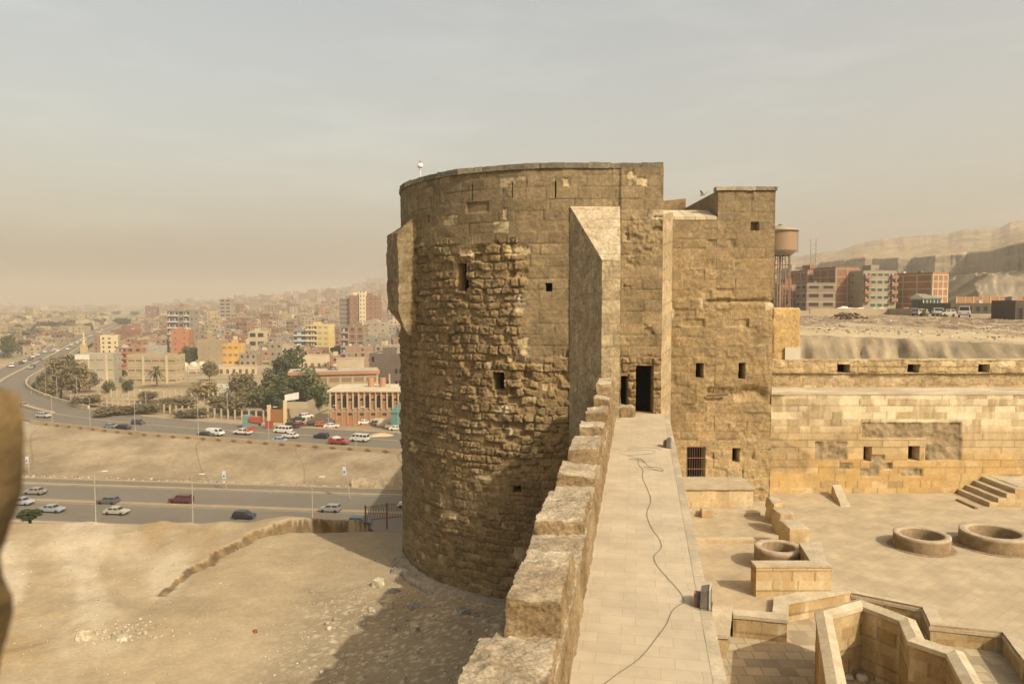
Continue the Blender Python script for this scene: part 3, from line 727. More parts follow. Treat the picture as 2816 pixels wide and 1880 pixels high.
# near merlon, out of focus at the left edge of the picture
gb = GB(); dn = 1.30
prof = [(1030, 18), (1075, 46), (1150, 58), (1300, 62), (1380, 56), (1450, 30), (1520, 8), (1580, 12), (1640, 34), (1700, 30), (1780, 8), (1900, -12), (2300, -20)]
zs_ = [ZZ(p[0], dn) for p in prof]; xs_ = [XX(p[1], p[0], dn) for p in prof]
T, Zg = np.meshgrid(np.linspace(0, math.pi, 26), np.linspace(zs_[-1], zs_[0], 90), indexing='ij')
xr = np.interp(Zg, zs_[::-1], xs_[::-1]); top = sm(zs_[0] + .005, zs_[0] - .035, Zg)
xl = xr - .55
V = np.stack([xl + (xr - xl) * (.5 - .5 * np.cos(T)) * (.4 + .6 * top) + 0 * T, dn - .22 * np.sin(T) * top, Zg], -1)
N3 = fbm(V[..., 0] * 9, V[..., 1] * 9, V[..., 2] * 9, o=4, seed=88)
V = V + np.stack([.012 * N3, .012 * N3, .006 * N3], -1)
Cn = lerp3((.09, .06, .024), (.21, .145, .066), sm(-.4, .4, fbm(V[..., 0] * 6, V[..., 1] * 6, V[..., 2] * 6, o=3, seed=89)))
gb.add(V.reshape(-1, 3), gridfaces(26, 90, flip=True), Cn.reshape(-1, 3))
V2 = V.copy(); V2[..., 1] = dn + .22 * np.sin(T); V2[..., 0] -= .18 * np.sin(T)
gb.add(V2.reshape(-1, 3), gridfaces(26, 90), Cn.reshape(-1, 3))
nm = gb.build("stone_merlon", M_stone, None, True)
tag(nm, "blurred brown stone merlon very near the camera at the left edge", "merlon")
# ================================================================== COURTYARD
mb = MB()
mb.poly([(5.5, 21.3, GZ), (9.3, 21.3, GZ), (10.2, 33.4, GZ), (5.5, 33.4, GZ)], (1, 1, 1))
# floor outside the pit: polygon following the pit rim
PT = -8.68; PITZ = -9.32
rim = [G(2016, 1688, PT), G(2164, 1702, PT), G(2166, 1651, PT), G(2340, 1620, PT), G(2537, 1675, -8.85), G(2559, 1723, -8.85), G(2757, 1744, -8.85), G(2816, 1823, -8.85), G(2875, 1900, -8.85)]
rim2 = [(p.x, p.y) for p in rim]
mb = MB()
mb.poly([(3.0, rim2[0][1], GZ), *[(x, y, GZ) for x, y in rim2], (rim2[-1][0] + .01, 3, GZ), (60, 3, GZ), (60, 36, GZ), (3.0, 36, GZ)], (1, 1, 1))
floor = mb.build("courtyard_ground", M_court); tag(floor, kind="structure")
mb = MB(); mb.poly([(2.0, 3, PITZ), (26, 3, PITZ), (26, 24, PITZ), (2.0, 24, PITZ)], (1, 1, 1))
M_pit = brick_mat("pit_paving", (.42, .345, .225), (.33, .27, .175), .42, .42, 1.0, 0.05, .2, .25, .3, .02, .18)
tag(mb.build("pit_ground", M_pit), kind="structure")
def offset_poly(pts, t):
    n = len(pts); out = []
    for i in range(n):
        p = np.array(pts[i][:2]); a = np.array(pts[max(i - 1, 0)][:2]); b = np.array(pts[min(i + 1, n - 1)][:2])
        d1 = p - a if i > 0 else b - p; d2 = b - p if i < n - 1 else p - a
        d1 = d1 / np.linalg.norm(d1); d2 = d2 / np.linalg.norm(d2)
        n1 = np.array([-d1[1], d1[0]]); n2 = np.array([-d2[1], d2[0]]); m = n1 + n2; m = m / max(np.dot(m, n1), .35)
        out.append(tuple(p + m * t))
    return out
def ribbon(gb, pts, t, z0, z1, colf, seed, res=.12, amp=.01, inner=0.0, faces=(1, 2, 4)):
    A = offset_poly(pts, inner); B = offset_poly(pts, inner + t)
    for i in range(len(pts) - 1):
        q = [A[i], A[i + 1], B[i + 1], B[i]]
        rough_hexa(gb, [(*k, z0) for k in q] + [(*k, z1) for k in q], res, amp, colf, 2.5, seed, faces)
ash = plain_fn((.46, .32, .15), (.62, .48, .27), 151, .008, (.28, .32), (.4, .8), .012, .08)
def ash_fn(seed, c0=(.36, .245, .11), c1=(.52, .39, .205)):
    def f(U, V):
        r1, r2, r3, r4, e, lu, lv = masonry(U, V, (.28, .31), (.4, .85), seed)
        n0 = fbm(U * 1.2, V * .7, o=4, seed=seed + 3); st = sm(.1, .5, fbm(U * 4, V * .5, o=3, seed=seed + 4))
        C = lerp3(c0, c1, np.clip(.1 + .8 * r2 + .4 * n0, 0, 1)); C = lerp3(C, (.72, .60, .40), st * .4)
        C = C * (1 - .45 * (1 - sm(.004, .016, e)))[..., None]
        return .010 * r1 * sm(0, .02, e), C
    return f
def facing(gb, pts, z0, z1, seed, off=0.0, res=.05):
    A = offset_poly(pts, off)
    for i in range(len(pts) - 1):
        a, b = A[i], A[i + 1]
        patch(gb, (*a, z0), (*b, z0), (*b, z1), (*a, z1), ash_fn(seed + i), res)
cope_c = lambda X, nz: lerp3((.47, .40, .28), (.57, .49, .35), sm(-.4, .4, fbm(X[..., 0] * 1.5, X[..., 1] * 1.5, o=4, seed=19)))
# retaining wall of the pit with flat coping
ret = empty("retaining_wall", (rim2[1][0], rim2[1][1], PITZ)); tag(ret, "low zigzag ashlar retaining wall with flat coping around the sunken court", "wall")
gb = GB(); facing(gb, rim2, PITZ, PT - .09, 300); own(gb.build("wall_face", M_stone_s, None, True), ret)
gb = GB(); ribbon(gb, rim2[:4], .42, PT - .10, PT, cope_c, 5, inner=-.035, faces=(1, 2, 4, 3)); ribbon(gb, rim2[3:], .42, -8.93, -8.835, cope_c, 6, inner=-.035)
own(gb.build("coping", M_stone_s, None, True), ret)
# short pier with coping at the left end
a = [G(1975.7, 1664, PT), G(2016, 1664, PT), G(2006, 1746, PT), G(1974, 1744, PT)]
gb = GB(); q = [(a[3].x - .25, a[3].y), (a[2].x, a[2].y), (a[1].x, a[1].y), (a[0].x - .25, a[0].y)]
rough_hexa(gb, [(*k, PT - .10) for k in q] + [(*k, PT + .003) for k in q], .12, .008, cope_c, 2.5, 5)
gb2 = GB(); facing(gb2, [(q[0][0], q[0][1] + .05), (q[1][0] - .04, q[1][1] + .05), (q[2][0] - .04, q[2][1])], PITZ, PT - .1, 320)
pr = empty("end_pier", (q[0][0], q[0][1], PITZ)); tag(pr, "short coped ashlar wall end beside the wall walk, left of the zigzag retaining wall", "wall")
own(gb.build("coping", M_stone_s, None, True), pr); own(gb2.build("wall_face", M_stone_s, None, True), pr)

# many-sided enclosure standing in the pit
ZO = -7.5
octp = [G(2312, 1930, ZO), G(2264, 1678, ZO), G(2368, 1649, ZO), G(2495, 1697, ZO), G(2519, 1750, ZO)]
octq = [G(2519, 1750, ZO), G(2626, 1785, ZO), G(2680, 1880, ZO), G(2700, 1935, ZO)]
oc = empty("ashlar_enclosure", (octp[2].x, octp[2].y, PITZ)); tag(oc, "tall many-sided ashlar enclosure with gabled coping standing in the sunken court", "enclosure")
def gable(gb, pts, hw, z, h, seed):
    A = offset_poly(pts, hw); B = offset_poly(pts, -hw)
    for i in range(len(pts) - 1):
        for (L, s) in ((A, 1), (B, -1)):
            p0, p1 = np.array([*L[i], z]), np.array([*L[i + 1], z]); m0, m1 = np.array([pts[i][0], pts[i][1], z + h]), np.array([pts[i + 1][0], pts[i + 1][1], z + h])
            def f(U, V, sd=seed + i):
                r1, r2, r3, r4, e, lu, lv = masonry(U, V + 5 * 0, (3, 4), (.28, .4), sd)
                return .004 * r1, lerp3((.50, .42, .28), (.62, .54, .38), np.clip(r2 * .6 + .3 * fbm(U * 3, V * 3, o=3, seed=sd), 0, 1))
            if s == -1: patch(gb, p0, p1, m1, m0, f, .06)
            else: patch(gb, p1, p0, m0, m1, f, .06)
            b0, b1 = p0 - [0, 0, .10], p1 - [0, 0, .10]
            if s == -1: patch(gb, b0, b1, p1, p0, f, .06)
            else: patch(gb, b1, b0, p0, p1, f, .06)
o1 = [(p.x, p.y) for p in octp] + [(p.x, p.y) for p in octq[1:]]
gb = GB(); gable(gb, o1, .19, ZO - .07, .07, 400); own(gb.build("coping", M_stone_s, None, True), oc)
gb = GB()
for pts_, sd in ((o1, 340),):
    facing(gb, offset_poly(pts_, -.15), PITZ, ZO - .16, sd, res=.05)
    facing(gb, offset_poly(pts_, .15)[::-1], PITZ, ZO - .16, sd + 9, res=.05)
own(gb.build("wall", M_stone_s, None, True), oc)
# rubbish heap inside
def stone(gb, c, r, seed, col, flat=.6, n=10):
    rr = random.Random(seed); T, Q = np.meshgrid(np.linspace(0, 2 * math.pi, n), np.linspace(0, math.pi, max(5, n // 2)), indexing='ij')
    X = np.stack([np.cos(T) * np.sin(Q), np.sin(T) * np.sin(Q), np.cos(Q) * flat], -1)
    X = np.sign(X) * np.abs(X) ** .8
    k = 1 + .45 * fbm(X[..., 0] * 1.3 + seed, X[..., 1] * 1.3, X[..., 2] * 1.3, o=3, seed=seed)
    ca, sa = math.cos(seed * 1.7), math.sin(seed * 1.7); sx = rr.uniform(.8, 1.3)
    Y = X * k[..., None] * r; Y[..., 0] *= sx
    x = Y[..., 0] * ca - Y[..., 1] * sa; y = Y[..., 0] * sa + Y[..., 1] * ca
    V = np.stack([x + c[0], y + c[1], Y[..., 2] + c[2] + r * flat * .6], -1)
    gb.add(V.reshape(-1, 3), gridfaces(n, max(5, n // 2), flip=True), np.broadcast_to(np.array(col), V.shape).reshape(-1, 3))
hp = G(2372, 1856, PITZ); gb = GB(); rr = random.Random(3)
for k in range(16):
    c = (hp.x + rr.gauss(0, .35), hp.y + rr.gauss(0, .12), PITZ); g = rr.uniform(.25, .75)
    stone(gb, c, rr.uniform(.05, .16), 700 + k, (g, g * .9, g * .72))
tag(gb.build("rubbish_heap", M_plain, None), "small heap of pale rubbish and bags on the floor inside the many-sided enclosure", "rubbish heap")

# L-shaped box wall and stepped piers
tcol = lambda X, nz: lerp3((.45, .385, .275), (.53, .46, .33), sm(-.4, .4, fbm(X[..., 0] * 1.5, X[..., 1] * 1.5, o=4, seed=29))) if nz > .5 else lerp3((.46, .33, .16), (.62, .49, .28), sm(-.4, .4, fbm(X[..., 0] * 2, X[..., 2] * 2 + X[..., 1], o=4, seed=30)))
ZL = -7.90
f0, f1, k0 = G(2080, 1555, ZL), G(2287, 1555, ZL), G(2076, 1540, ZL)
c1 = G(2197, 1491, ZL); c2 = G(2231, 1488, ZL); c3 = G(2230, 1541, ZL)
lw = empty("box_wall", (f0.x, f0.y, GZ)); tag(lw, "L-shaped ashlar wall with flat top partly enclosing the leftmost well", "wall")
gb = GB()
patch(gb, (f0.x, f0.y, GZ), (f1.x, f0.y, GZ), (f1.x, f0.y, ZL - .02), (f0.x, f0.y, ZL - .02), ash_fn(380, (.48, .33, .15), (.66, .52, .30)), .045)
patch(gb, (f0.x, k0.y, GZ), (f0.x, f0.y, GZ), (f0.x, f0.y, ZL - .02), (f0.x, k0.y, ZL - .02), ash_fn(382), .06)
patch(gb, (f1.x, f0.y, GZ), (f1.x, k0.y, GZ), (f1.x, k0.y, ZL - .02), (f1.x, f0.y, ZL - .02), ash_fn(384), .06)
patch(gb, (f1.x, k0.y, GZ), (c2.x + .33, c2.y, GZ), (c2.x + .33, c2.y, ZL - .02), (f1.x, k0.y, ZL - .02), ash_fn(384), .06)
patch(gb, (c3.x, k0.y, GZ), (f0.x, k0.y, GZ), (f0.x, k0.y, ZL - .02), (c3.x, k0.y, ZL - .02), ash_fn(386), .08)
patch(gb, (c1.x, c1.y, GZ), (c3.x, c3.y, GZ), (c3.x, c3.y, ZL - .02), (c1.x, c1.y, ZL - .02), ash_fn(388, (.34, .24, .12), (.46, .34, .18)), .06)
own(gb.build("wall", M_stone_s, None, True), lw)
gb = GB()
for q in ([(f0.x - .02, f0.y - .03), (f1.x + .02, f0.y - .03), (f1.x + .02, k0.y), (f0.x - .02, k0.y)], [(c3.x - .02, k0.y - .01), (f1.x + .01, k0.y - .01), (c2.x + .35, c2.y), (c1.x, c1.y)]):
    rough_hexa(gb, [(*k, ZL - .05) for k in q] + [(*k, ZL) for k in q], .12, .006, tcol, 2, 31)
own(gb.build("coping", M_stone_s, None, True), lw)
def pierbox(name, label, x0, x1, y0, y1, z1, seed, amp=.02, col=tcol, lean=0, z0=GZ):
    gb = GB(); q = [(x0, y0), (x1, y0), (x1 + lean, y1), (x0 + lean, y1)]
    rough_hexa(gb, [(*k, z0 - .05) for k in q] + [(*k, z1) for k in q], .06, amp, col, 2.5, seed, (1, 2, 3, 4, 5), rnd=.04)
    return tag(gb.build(name, M_stone_s, None, True), label, "stone pier")
a, b = G(2172, 1452, ZL), G(2208, 1453, ZL)
pierbox("stepped_pier", "open ashlar pier touching the far corner of the L-shaped wall", a.x, b.x + .25, a.y, a.y + 1.1, ZL, 41)
a, b = G(2145, 1412, -8.0), G(2187, 1413, -8.0)
pierbox("stepped_pier", "ruined square ashlar pier, second from the enclosure wall ledge", a.x, b.x, a.y, a.y + .9, -8.0, 43, .05)
a, b = G(2128, 1385, -8.0), G(2160, 1385, -8.0)
pierbox("stepped_pier", "broken dark-topped stone pier nearest the ledge below the gate", a.x, b.x, a.y, a.y + .9, -7.95, 45, .10)
# low step across the small terrace, loose blocks
a, b = G(1905, 1493, GZ), G(2078, 1493, GZ)
gb = GB(); rough_hexa(gb, [(a.x - .6, a.y, GZ - .05), (b.x, a.y, GZ - .05), (b.x, a.y + .35, GZ - .05), (a.x - .6, a.y + .35, GZ - .05), (a.x - .6, a.y, GZ + .12), (b.x, a.y, GZ + .12), (b.x, a.y + .35, GZ + .12), (a.x - .6, a.y + .35, GZ + .12)], .1, .012, tcol, 2.5, 47)
tag(gb.build("stone_step", M_stone_s, None, True), "low straight stone kerb across the small terrace behind the leftmost well", "step")
a = G(1948, 1424, GZ); pb = pierbox("loose_block", "small cream ashlar block lying alone below the barred gateway ledge", a.x - .27, a.x + .24, a.y, a.y + .38, GZ + .36, 49, .02); pb["category"] = "stone block"
a, b = G(2318, 1392, GZ), G(2285, 1360, GZ)
gb = GB(); rough_hexa(gb, [(a.x - .15, a.y - .1, GZ - .05), (a.x + .35, a.y - .1, GZ - .05), (b.x + .5, b.y - .2, GZ - .05), (b.x - .1, b.y - .2, GZ - .05), (a.x - .1, a.y, GZ + .06), (a.x + .3, a.y, GZ + .06), (b.x + .4, b.y - .1, GZ + .5), (b.x + .0, b.y - .1, GZ + .5)], .08, .02, tcol, 2.5, 51)
tag(gb.build("sloping_stone", M_stone_s, None, True), "sloping stone slab leaning at the foot of the enclosure wall", "stone")
a, b = G(2628, 1375, GZ), G(2668, 1397, GZ); mb = MB(); mb.box(a.x, a.x + .12, b.y - .1, a.y, GZ, GZ + .07, (.25, .18, .10), rot=.0)
tag(mb.build("wooden_plank", M_stone_s), "thin dark plank lying on the court paving left of the steps", "plank")

# wells
def well(label, cx, cy, r, zt, ri, seed, apron=True):
    root = empty("stone_well", (cx, cy, GZ)); tag(root, label, "well", "round stone wells in the courtyard")
    n = 72; T, K = np.meshgrid(np.linspace(0, 2 * math.pi, n), np.arange(14), indexing='ij')
    h = zt - GZ
    prof = [(r, 0)] + [(r, h * k / 5) for k in range(1, 5)] + [(r, h), (r - .04, h + .01), ((r + ri) / 2, h + .015), (ri + .03, h), (ri, h - .04), (ri, h * .5), (ri, 0), (ri, -.8), (ri, -2.2)]
    rr_ = np.array([p[0] for p in prof])[K]; zz_ = np.array([p[1] for p in prof])[K]
    x, y = np.cos(T), np.sin(T)
    nn_ = fbm(x * 4 + seed, y * 4, zz_ * 6, o=4, seed=seed); rr_ = rr_ + .02 * nn_
    V = np.stack([rr_ * x, rr_ * y, zz_ + .012 * nn_ * (zz_ > 0)], -1)
    C = lerp3((.24, .165, .09), (.37, .28, .165), np.clip(.5 + .8 * nn_, 0, 1)); C = np.where((K > 4)[..., None] & (K < 9)[..., None], lerp3((.40, .32, .22), (.50, .42, .30), np.clip(.5 + .8 * nn_, 0, 1)), C)
    g = GB(); g.add(V.reshape(-1, 3), gridfaces(n, 14, flip=False), C.reshape(-1, 3)); o = g.build("rim", M_brickw, root, True)
    m = MB(); m.lathe((0, 0, -2.1), [(.001, 0), (ri, 0)], (.12, .09, .06), 24); m.build("shaft_floor", M_plain, root)
    if apron:
        m = MB(); m.lathe((0, 0, .012), [(r - .05, 0.01), (r + .14, .01), (r + .20, -.01)], (.30, .22, .13), 40); m.build("apron", M_stone, root)
    return root
M_brickw = mat("well_brick", nscale=5, namt=.2, bscale=18, bstr=.8, bdist=.03)
c = G(2535, 1462, -8.30); well("low round stone well in the open court, middle one of three", c.x, c.y, .93, -8.37, .70, 61)
c = G(2735, 1453, -8.22); well("large round stone well nearest the steps, rightmost of three", c.x, c.y, 1.12, -8.32, .80, 63)
c = G(2143, 1504, -8.15); well("small round stone well tucked inside the L-shaped wall, leftmost of three", c.x, c.y + .1, .76, -8.15, .52, 65, False)

# steps against the enclosure wall
st = empty("stone_steps", (21.5, 32, GZ)); tag(st, "four stone steps climbing right to a platform against the enclosure wall", "steps")
b0 = G(2722, 1394, GZ); t0 = G(2668, 1358, GZ); x0s = b0.x
for k in range(4):
    gb = GB(); xk = x0s + k * .36; z1 = GZ + .2 * (k + 1)
    sk = (t0.x - b0.x) + .35
    rough_hexa(gb, [(xk, b0.y, GZ - .05), (xk + .40, b0.y, GZ - .05), (xk + .40 + sk * 0, YW, GZ - .05), (xk, YW, GZ - .05), (xk, b0.y, z1), (xk + .40, b0.y, z1), (xk + .40, YW, z1), (xk, YW, z1)], .1, .015, tcol, 2, 71 + k, (1, 2, 5), rnd=.03)
    own(gb.build("step", M_stone_s, None, True), st)
gb = GB(); xk = x0s + 4 * .36
rough_hexa(gb, [(xk, b0.y + .3, GZ - .05), (xk + 14, b0.y + .3, GZ - .05), (xk + 14, YW, GZ - .05), (xk, YW, GZ - .05), (xk, b0.y + .3, GZ + .82), (xk + 14, b0.y + .3, GZ + .82), (xk + 14, YW, GZ + .82), (xk, YW, GZ + .82)], .12, .012, tcol, 2, 77, (1, 2, 5))
own(gb.build("platform", M_stone_s, None, True), st)

# ------------------------------------------------------------------ things on the wall walk
def cable(name, label, pts, r=.009, z=None):
    m = MB(); P3 = []
    for (px, py) in pts:
        p = G(px, py, -4.9)
        for _ in range(6): p = G(px, py, zwk(p.y) + .012)
        P3.append(p)
    sm_ = []
    for i in range(len(P3) - 1):
        p0, p1, p2, p3 = P3[max(i - 1, 0)], P3[i], P3[i + 1], P3[min(i + 2, len(P3) - 1)]
        for t in (0, .25, .5, .75):
            sm_.append(.5 * ((2 * p1) + (p2 - p0) * t + (2 * p0 - 5 * p1 + 4 * p2 - p3) * t * t + (3 * p1 - p0 - 3 * p2 + p3) * t ** 3))
    sm_.append(P3[-1]); m.tube(sm_, r, (.17, .13, .085), 5)
    return tag(m.build(name, M_plain), label, "cable")
cable("electric_cable", "thin brown cable snaking along the middle of the wall walk", [(1755, 1262), (1757, 1278), (1768, 1290), (1767, 1312), (1780, 1342), (1790, 1375), (1779, 1412), (1793, 1452), (1813, 1480), (1819, 1505), (1799, 1528), (1808, 1555), (1838, 1590), (1874, 1632), (1880, 1655), (1868, 1662), (1848, 1680), (1833, 1715), (1800, 1760), (1775, 1792), (1745, 1820), (1700, 1850), (1660, 1880), (1620, 1905)], .0045)
cable("cable_tangle", "loose pale loops of thin wire on the wall walk near the far floodlight", [(1705, 1245), (1730, 1250), (1790, 1247), (1800, 1240), (1770, 1236), (1725, 1236), (1745, 1231), (1800, 1231), (1818, 1236)], .004)
cable("cable_tangle", "loop of thin dark wire on the wall walk just below the far floodlight", [(1725, 1252), (1760, 1262), (1772, 1271), (1750, 1264), (1728, 1262), (1765, 1262), (1785, 1283), (1822, 1296), (1815, 1286), (1770, 1283), (1800, 1292), (1824, 1293)], .004)
def floodlight(label, px, py, yaw, s):
    p = G(px, py, -4.9)
    for _ in range(8): p = G(px, py, zwk(p.y) + .0)
    root = empty("floodlight", p, yaw); tag(root, label, "floodlight", "old floodlights on the wall walk")
    root.scale = (s, s, s)
    m = MB(); m.hexa([(-.02, -.19, .02), (.15, -.19, .02), (.15, .19, .02), (-.02, .19, .02), (-.02, -.17, .36), (.15, -.19, .40), (.15, .19, .40), (-.02, .17, .36)], (.17, .15, .12)); m.build("housing", M_metal, root)
    m = MB(); m.hexa([(.15, -.21, 0), (.185, -.21, 0), (.185, .21, 0), (.15, .21, 0), (.15, -.21, .42), (.185, -.21, .42), (.185, .21, .42), (.15, .21, .42)], (.50, .48, .42)); m.build("front_frame", M_metal, root)
    m = MB(); m.box(.187, .195, -.17, .17, .05, .37, (.2, .2, .2)); m.build("lens", M_glass, root)
    m = MB(); m.box(-.16, -.02, -.12, .12, .04, .26, (.30, .16, .07)); m.box(-.10, -.0, -.15, -.11, .0, .34, (.06, .05, .05)); m.build("ballast_box", M_metal, root)
    m = MB(); m.tube([(-.02, -.22, .2), (-.02, -.23, .0), (.2, -.23, -.0)], .014, (.12, .1, .08)); m.tube([(.2, -.23, 0), (.2, .23, 0), (-.02, .23, .0), (-.02, .22, .2)], .014, (.12, .1, .08)); m.build("bracket", M_metal, root)
    return root
floodlight("large rusty floodlight with a pale frame on the near courtyard edge of the wall walk", 1930, 1664, R(-18), .80)
floodlight("smaller floodlight on the wall walk edge nearer the tower door", 1834, 1229, R(-12), .78)

# bird
p = P(1932, 536, 27); br = empty("flying_bird", p); tag(br, "small pale bird flying in the gap between tower and turret", "bird")
m = MB(); c0 = (.30, .27, .22)
m.tube([(-.10, 0, -.02), (-.04, 0, .0), (.05, 0, .01), (.11, 0, .02)], [.008, .035, .035, .015], c0, 8)
m.poly([(-.10, 0, 0), (-.20, .03, -.03), (-.20, -.03, -.03)], c0)
m.poly([(.05, .02, .02), (.16, .10, .10), (.30, .13, .17), (.14, .04, .04), (-.03, .02, .01)], c0)
m.poly([(.05, -.02, .02), (-.05, -.10, .12), (-.14, -.12, .16), (-.08, -.04, .06), (-.03, -.02, .01)], c0)
o = m.build("body", M_plain, br)
# white globe lamp on the tower rim
u, y = thit(1156); p = P(1156, 492, y + .6); lp = empty("globe_lamp", (p.x, p.y, ZT - .3)); tag(lp, "small white globe lamp standing on the rim of the round tower", "lamp")
m = MB(); m.lathe((0, 0, 0), [(.03, 0), (.03, .95), (.06, .97), (.06, 1.02)], (.75, .72, .65), 8); m.build("post", M_plain, lp)
m = MB(); m.lathe((0, 0, 1.02), [(.02, 0), (.11, .03), (.14, .11), (.11, .20), (.05, .24)], (.8, .78, .7), 12); m.build("globe", M_plain, lp, True)
m = MB(); m.lathe((0, 0, 1.26), [(.04, 0), (.05, .05), (.02, .12)], (.3, .28, .22), 8); m.build("finial", M_plain, lp)
# ================================================================== TERRAIN
def lin(x, pts): return np.interp(x, [p[0] for p in pts], [p[1] for p in pts])
def yl(x): return 134 - .12 * (x + 20)
INNER = [(40, 176), (-26, 195), (-88, 214), (-120, 228), (-145, 243), (-168, 262), (-191, 285), (-206, 308), (-219, 333), (-243, 382), (-279, 456), (-360, 618), (-515, 944), (-760, 1450), (-1500, 3000)]
OUTER_Y = [(-260, 268), (-143, 214), (-101, 195), (-58, 181), (-26.6, 171), (60, 150)]
def hfar(x, y):
    x = np.asarray(x, float); y = np.asarray(y, float); a = x / np.maximum(y, 1)
    t = y - yl(x); yo = lin(x, OUTER_Y)
    west = sm(-190, -150, x)
    h = -39.6 + (3.55) * sm(18, yo - yl(x) - 2, t) * west
    h = np.where(y > yo - 1, -36.05 * west + -39.6 * (1 - west), h)
    yi = lin(-x, [(-p[0], p[1]) for p in INNER[:6]])
    h = h - 2.4 * west * sm(yi + 6, yi + 24, y) * (y > yo)
    near = -26 - 13.6 * sm(60, 116, y); h = np.where(t < -14, np.minimum(near, -26), h)
    rise = sm(-.62, -.12, a) * sm(450, 2600, y) * 62 + sm(2000, 3600, y) * 8 + 95 * np.exp(-((a + .13) / .085) ** 2) * sm(2300, 3300, y)
    h = h + rise + .5 * fbm(x * .02, y * .02, o=3, seed=500) * sm(230, 400, y)
    r = -2.9 + .9 * sm(150, 400, y) + .15 * fbm(x * .05, y * .05, o=3, seed=501)
    r = np.where(y < 150, -9.5, r)
    w_ = sm(.06, .20, a) * sm(34, 38, y) + 0
    w_ = np.where(y < 38, 0, w_)
    h = h * (1 - w_) + r * w_
    return np.where(y < 38, -27, h)
ang = np.radians(np.concatenate([np.linspace(-58, -37, 40), np.linspace(-36.8, -8, 480), np.linspace(-7, 58, 110)])); dist = np.geomspace(20, 9000, 620)
A_, D_ = np.meshgrid(ang, dist, indexing='ij'); X_, Y_ = D_ * np.sin(A_), D_ * np.cos(A_)
H_ = hfar(X_, Y_)
n0 = fbm(X_ * .03, Y_ * .03, o=5, seed=510, g=.6); n1 = fbm(X_ * .25, Y_ * .25, o=3, seed=511)
Cg = lerp3((.33, .255, .155), (.46, .365, .225), np.clip(.5 + .7 * n0 + .25 * n1, 0, 1))
emb = ((Y_ - yl(X_)) > 12) & (Y_ < lin(X_, OUTER_Y) + 5) & (X_ > -200)
ne = fbm(X_ * .09, Y_ * .16, o=5, seed=515, g=.6)
Cg = np.where(emb[..., None], lerp3((.27, .21, .125), (.42, .335, .21), np.clip(.5 + .9 * ne + .5 * n1, 0, 1)), Cg)
Cg = lerp3(Cg, (.5, .43, .30), emb * sm(-125, -145, X_) * sm(190, 200, Y_) * .8)
crk = np.exp(-(np.abs(fbm(X_ * .05 + Y_ * .03, Y_ * .02, o=3, seed=516)) / .012) ** 2); Cg = lerp3(Cg, (.17, .13, .08), emb * crk * .7)
brush = sm(.0, .35, fbm(X_ * .04 + 9, Y_ * .06, o=4, seed=512)) * sm(225, 245, Y_) * (1 - sm(330, 420, Y_)) * (X_ < 0)
Cg = lerp3(Cg, (.17, .125, .06), brush * .75)
green = sm(.05, .4, fbm(X_ * .008, Y_ * .008, o=4, seed=513)) * sm(420, 600, Y_) * (X_ / Y_ < -.42)
Cg = lerp3(Cg, (.15, .15, .08), green * .8)
gb = GB(); gb.add(np.stack([X_, Y_, H_], -1).reshape(-1, 3), gridfaces(len(ang), len(dist), flip=True), Cg.reshape(-1, 3))
tag(gb.build("ground", M_earth, None, True), kind="structure")

# sandy hillside in front of the tower
LED = [(-15.6, 30.8), (-15.3, 33.2), (-14.9, 35.1), (-13.9, 38.4), (-12.4, 40.0), (-9.6, 41.6)]
sx, sy = np.arange(-50, 9, .12), np.arange(12, 60, .12)
X_, Y_ = np.meshgrid(sx, sy, indexing='ij')
def seg_dist(X, Y, pts):
    best = np.full(X.shape, 1e9); side = np.zeros(X.shape); par = np.zeros(X.shape); acc = 0
    for (a, b) in zip(pts[:-1], pts[1:]):
        ax, ay = a; dx, dy = b[0] - ax, b[1] - ay; L = math.hypot(dx, dy)
        t = np.clip(((X - ax) * dx + (Y - ay) * dy) / L ** 2, 0, 1)
        d = np.hypot(X - ax - t * dx, Y - ay - t * dy); s = np.sign(dx * (Y - ay) - dy * (X - ax))
        m = d < best; best = np.where(m, d, best); side = np.where(m, s, side); par = np.where(m, acc + t * L, par); acc += L
    return best, side, par, acc
wx = X_ + .35 * fbm(X_ * .8, Y_ * .8, o=4, seed=520); wy = Y_ + .35 * fbm(X_ * .8, Y_ * .8, o=4, seed=521)
bd, sd_, pr_, tot = seg_dist(wx, wy, LED)
hgt = lin(pr_, [(0, .0), (2, .16), (5, .30), (8.5, .42), (10, .75), (tot, .95)])
sgn = sd_ * bd + .10 * terr(fbm(X_ * 1.6, Y_ * 1.6, o=4, seed=528), 4)
scarp = np.where(sgn > 0, hgt * .85 * sm(0, .2, sgn) * (1 - sm(.3, 3.5, sgn) * .75), -.08 * np.exp(-bd * 1.5) * (pr_ > .5))
crest = 41.9 + .5 * fbm(X_ * .25, Y_ * 0 + 3, o=4, seed=522)
h = -12.8 - .35 * sm(-14, -9, X_) * sm(-2, -5, X_) + .22 * fbm(X_ * .18, Y_ * .18, o=4, seed=523) + .03 * fbm(X_ * 1.8, Y_ * 1.8, o=4, seed=524)
rdg = 1 - np.abs(fbm((X_ + Y_ * .6) * .35, (Y_ - X_ * .4) * .16, o=4, seed=525)) * 2
h += .16 * rdg * sm(-12, -18, X_)
h = h + scarp + .05 * fbm(X_ * 5, Y_ * 5, o=3, seed=526) * np.exp(-bd * 1.2)
h -= (Y_ > crest) * (Y_ - crest) * .95 + .55 * sm(crest - 1.2, crest + .5, Y_)
rub = sm(-10.5, -7, X_) * sm(34, 30, Y_)
h += .07 * rub * np.maximum(0, fbm(X_ * 4, Y_ * 4, o=4, seed=527, g=.65))
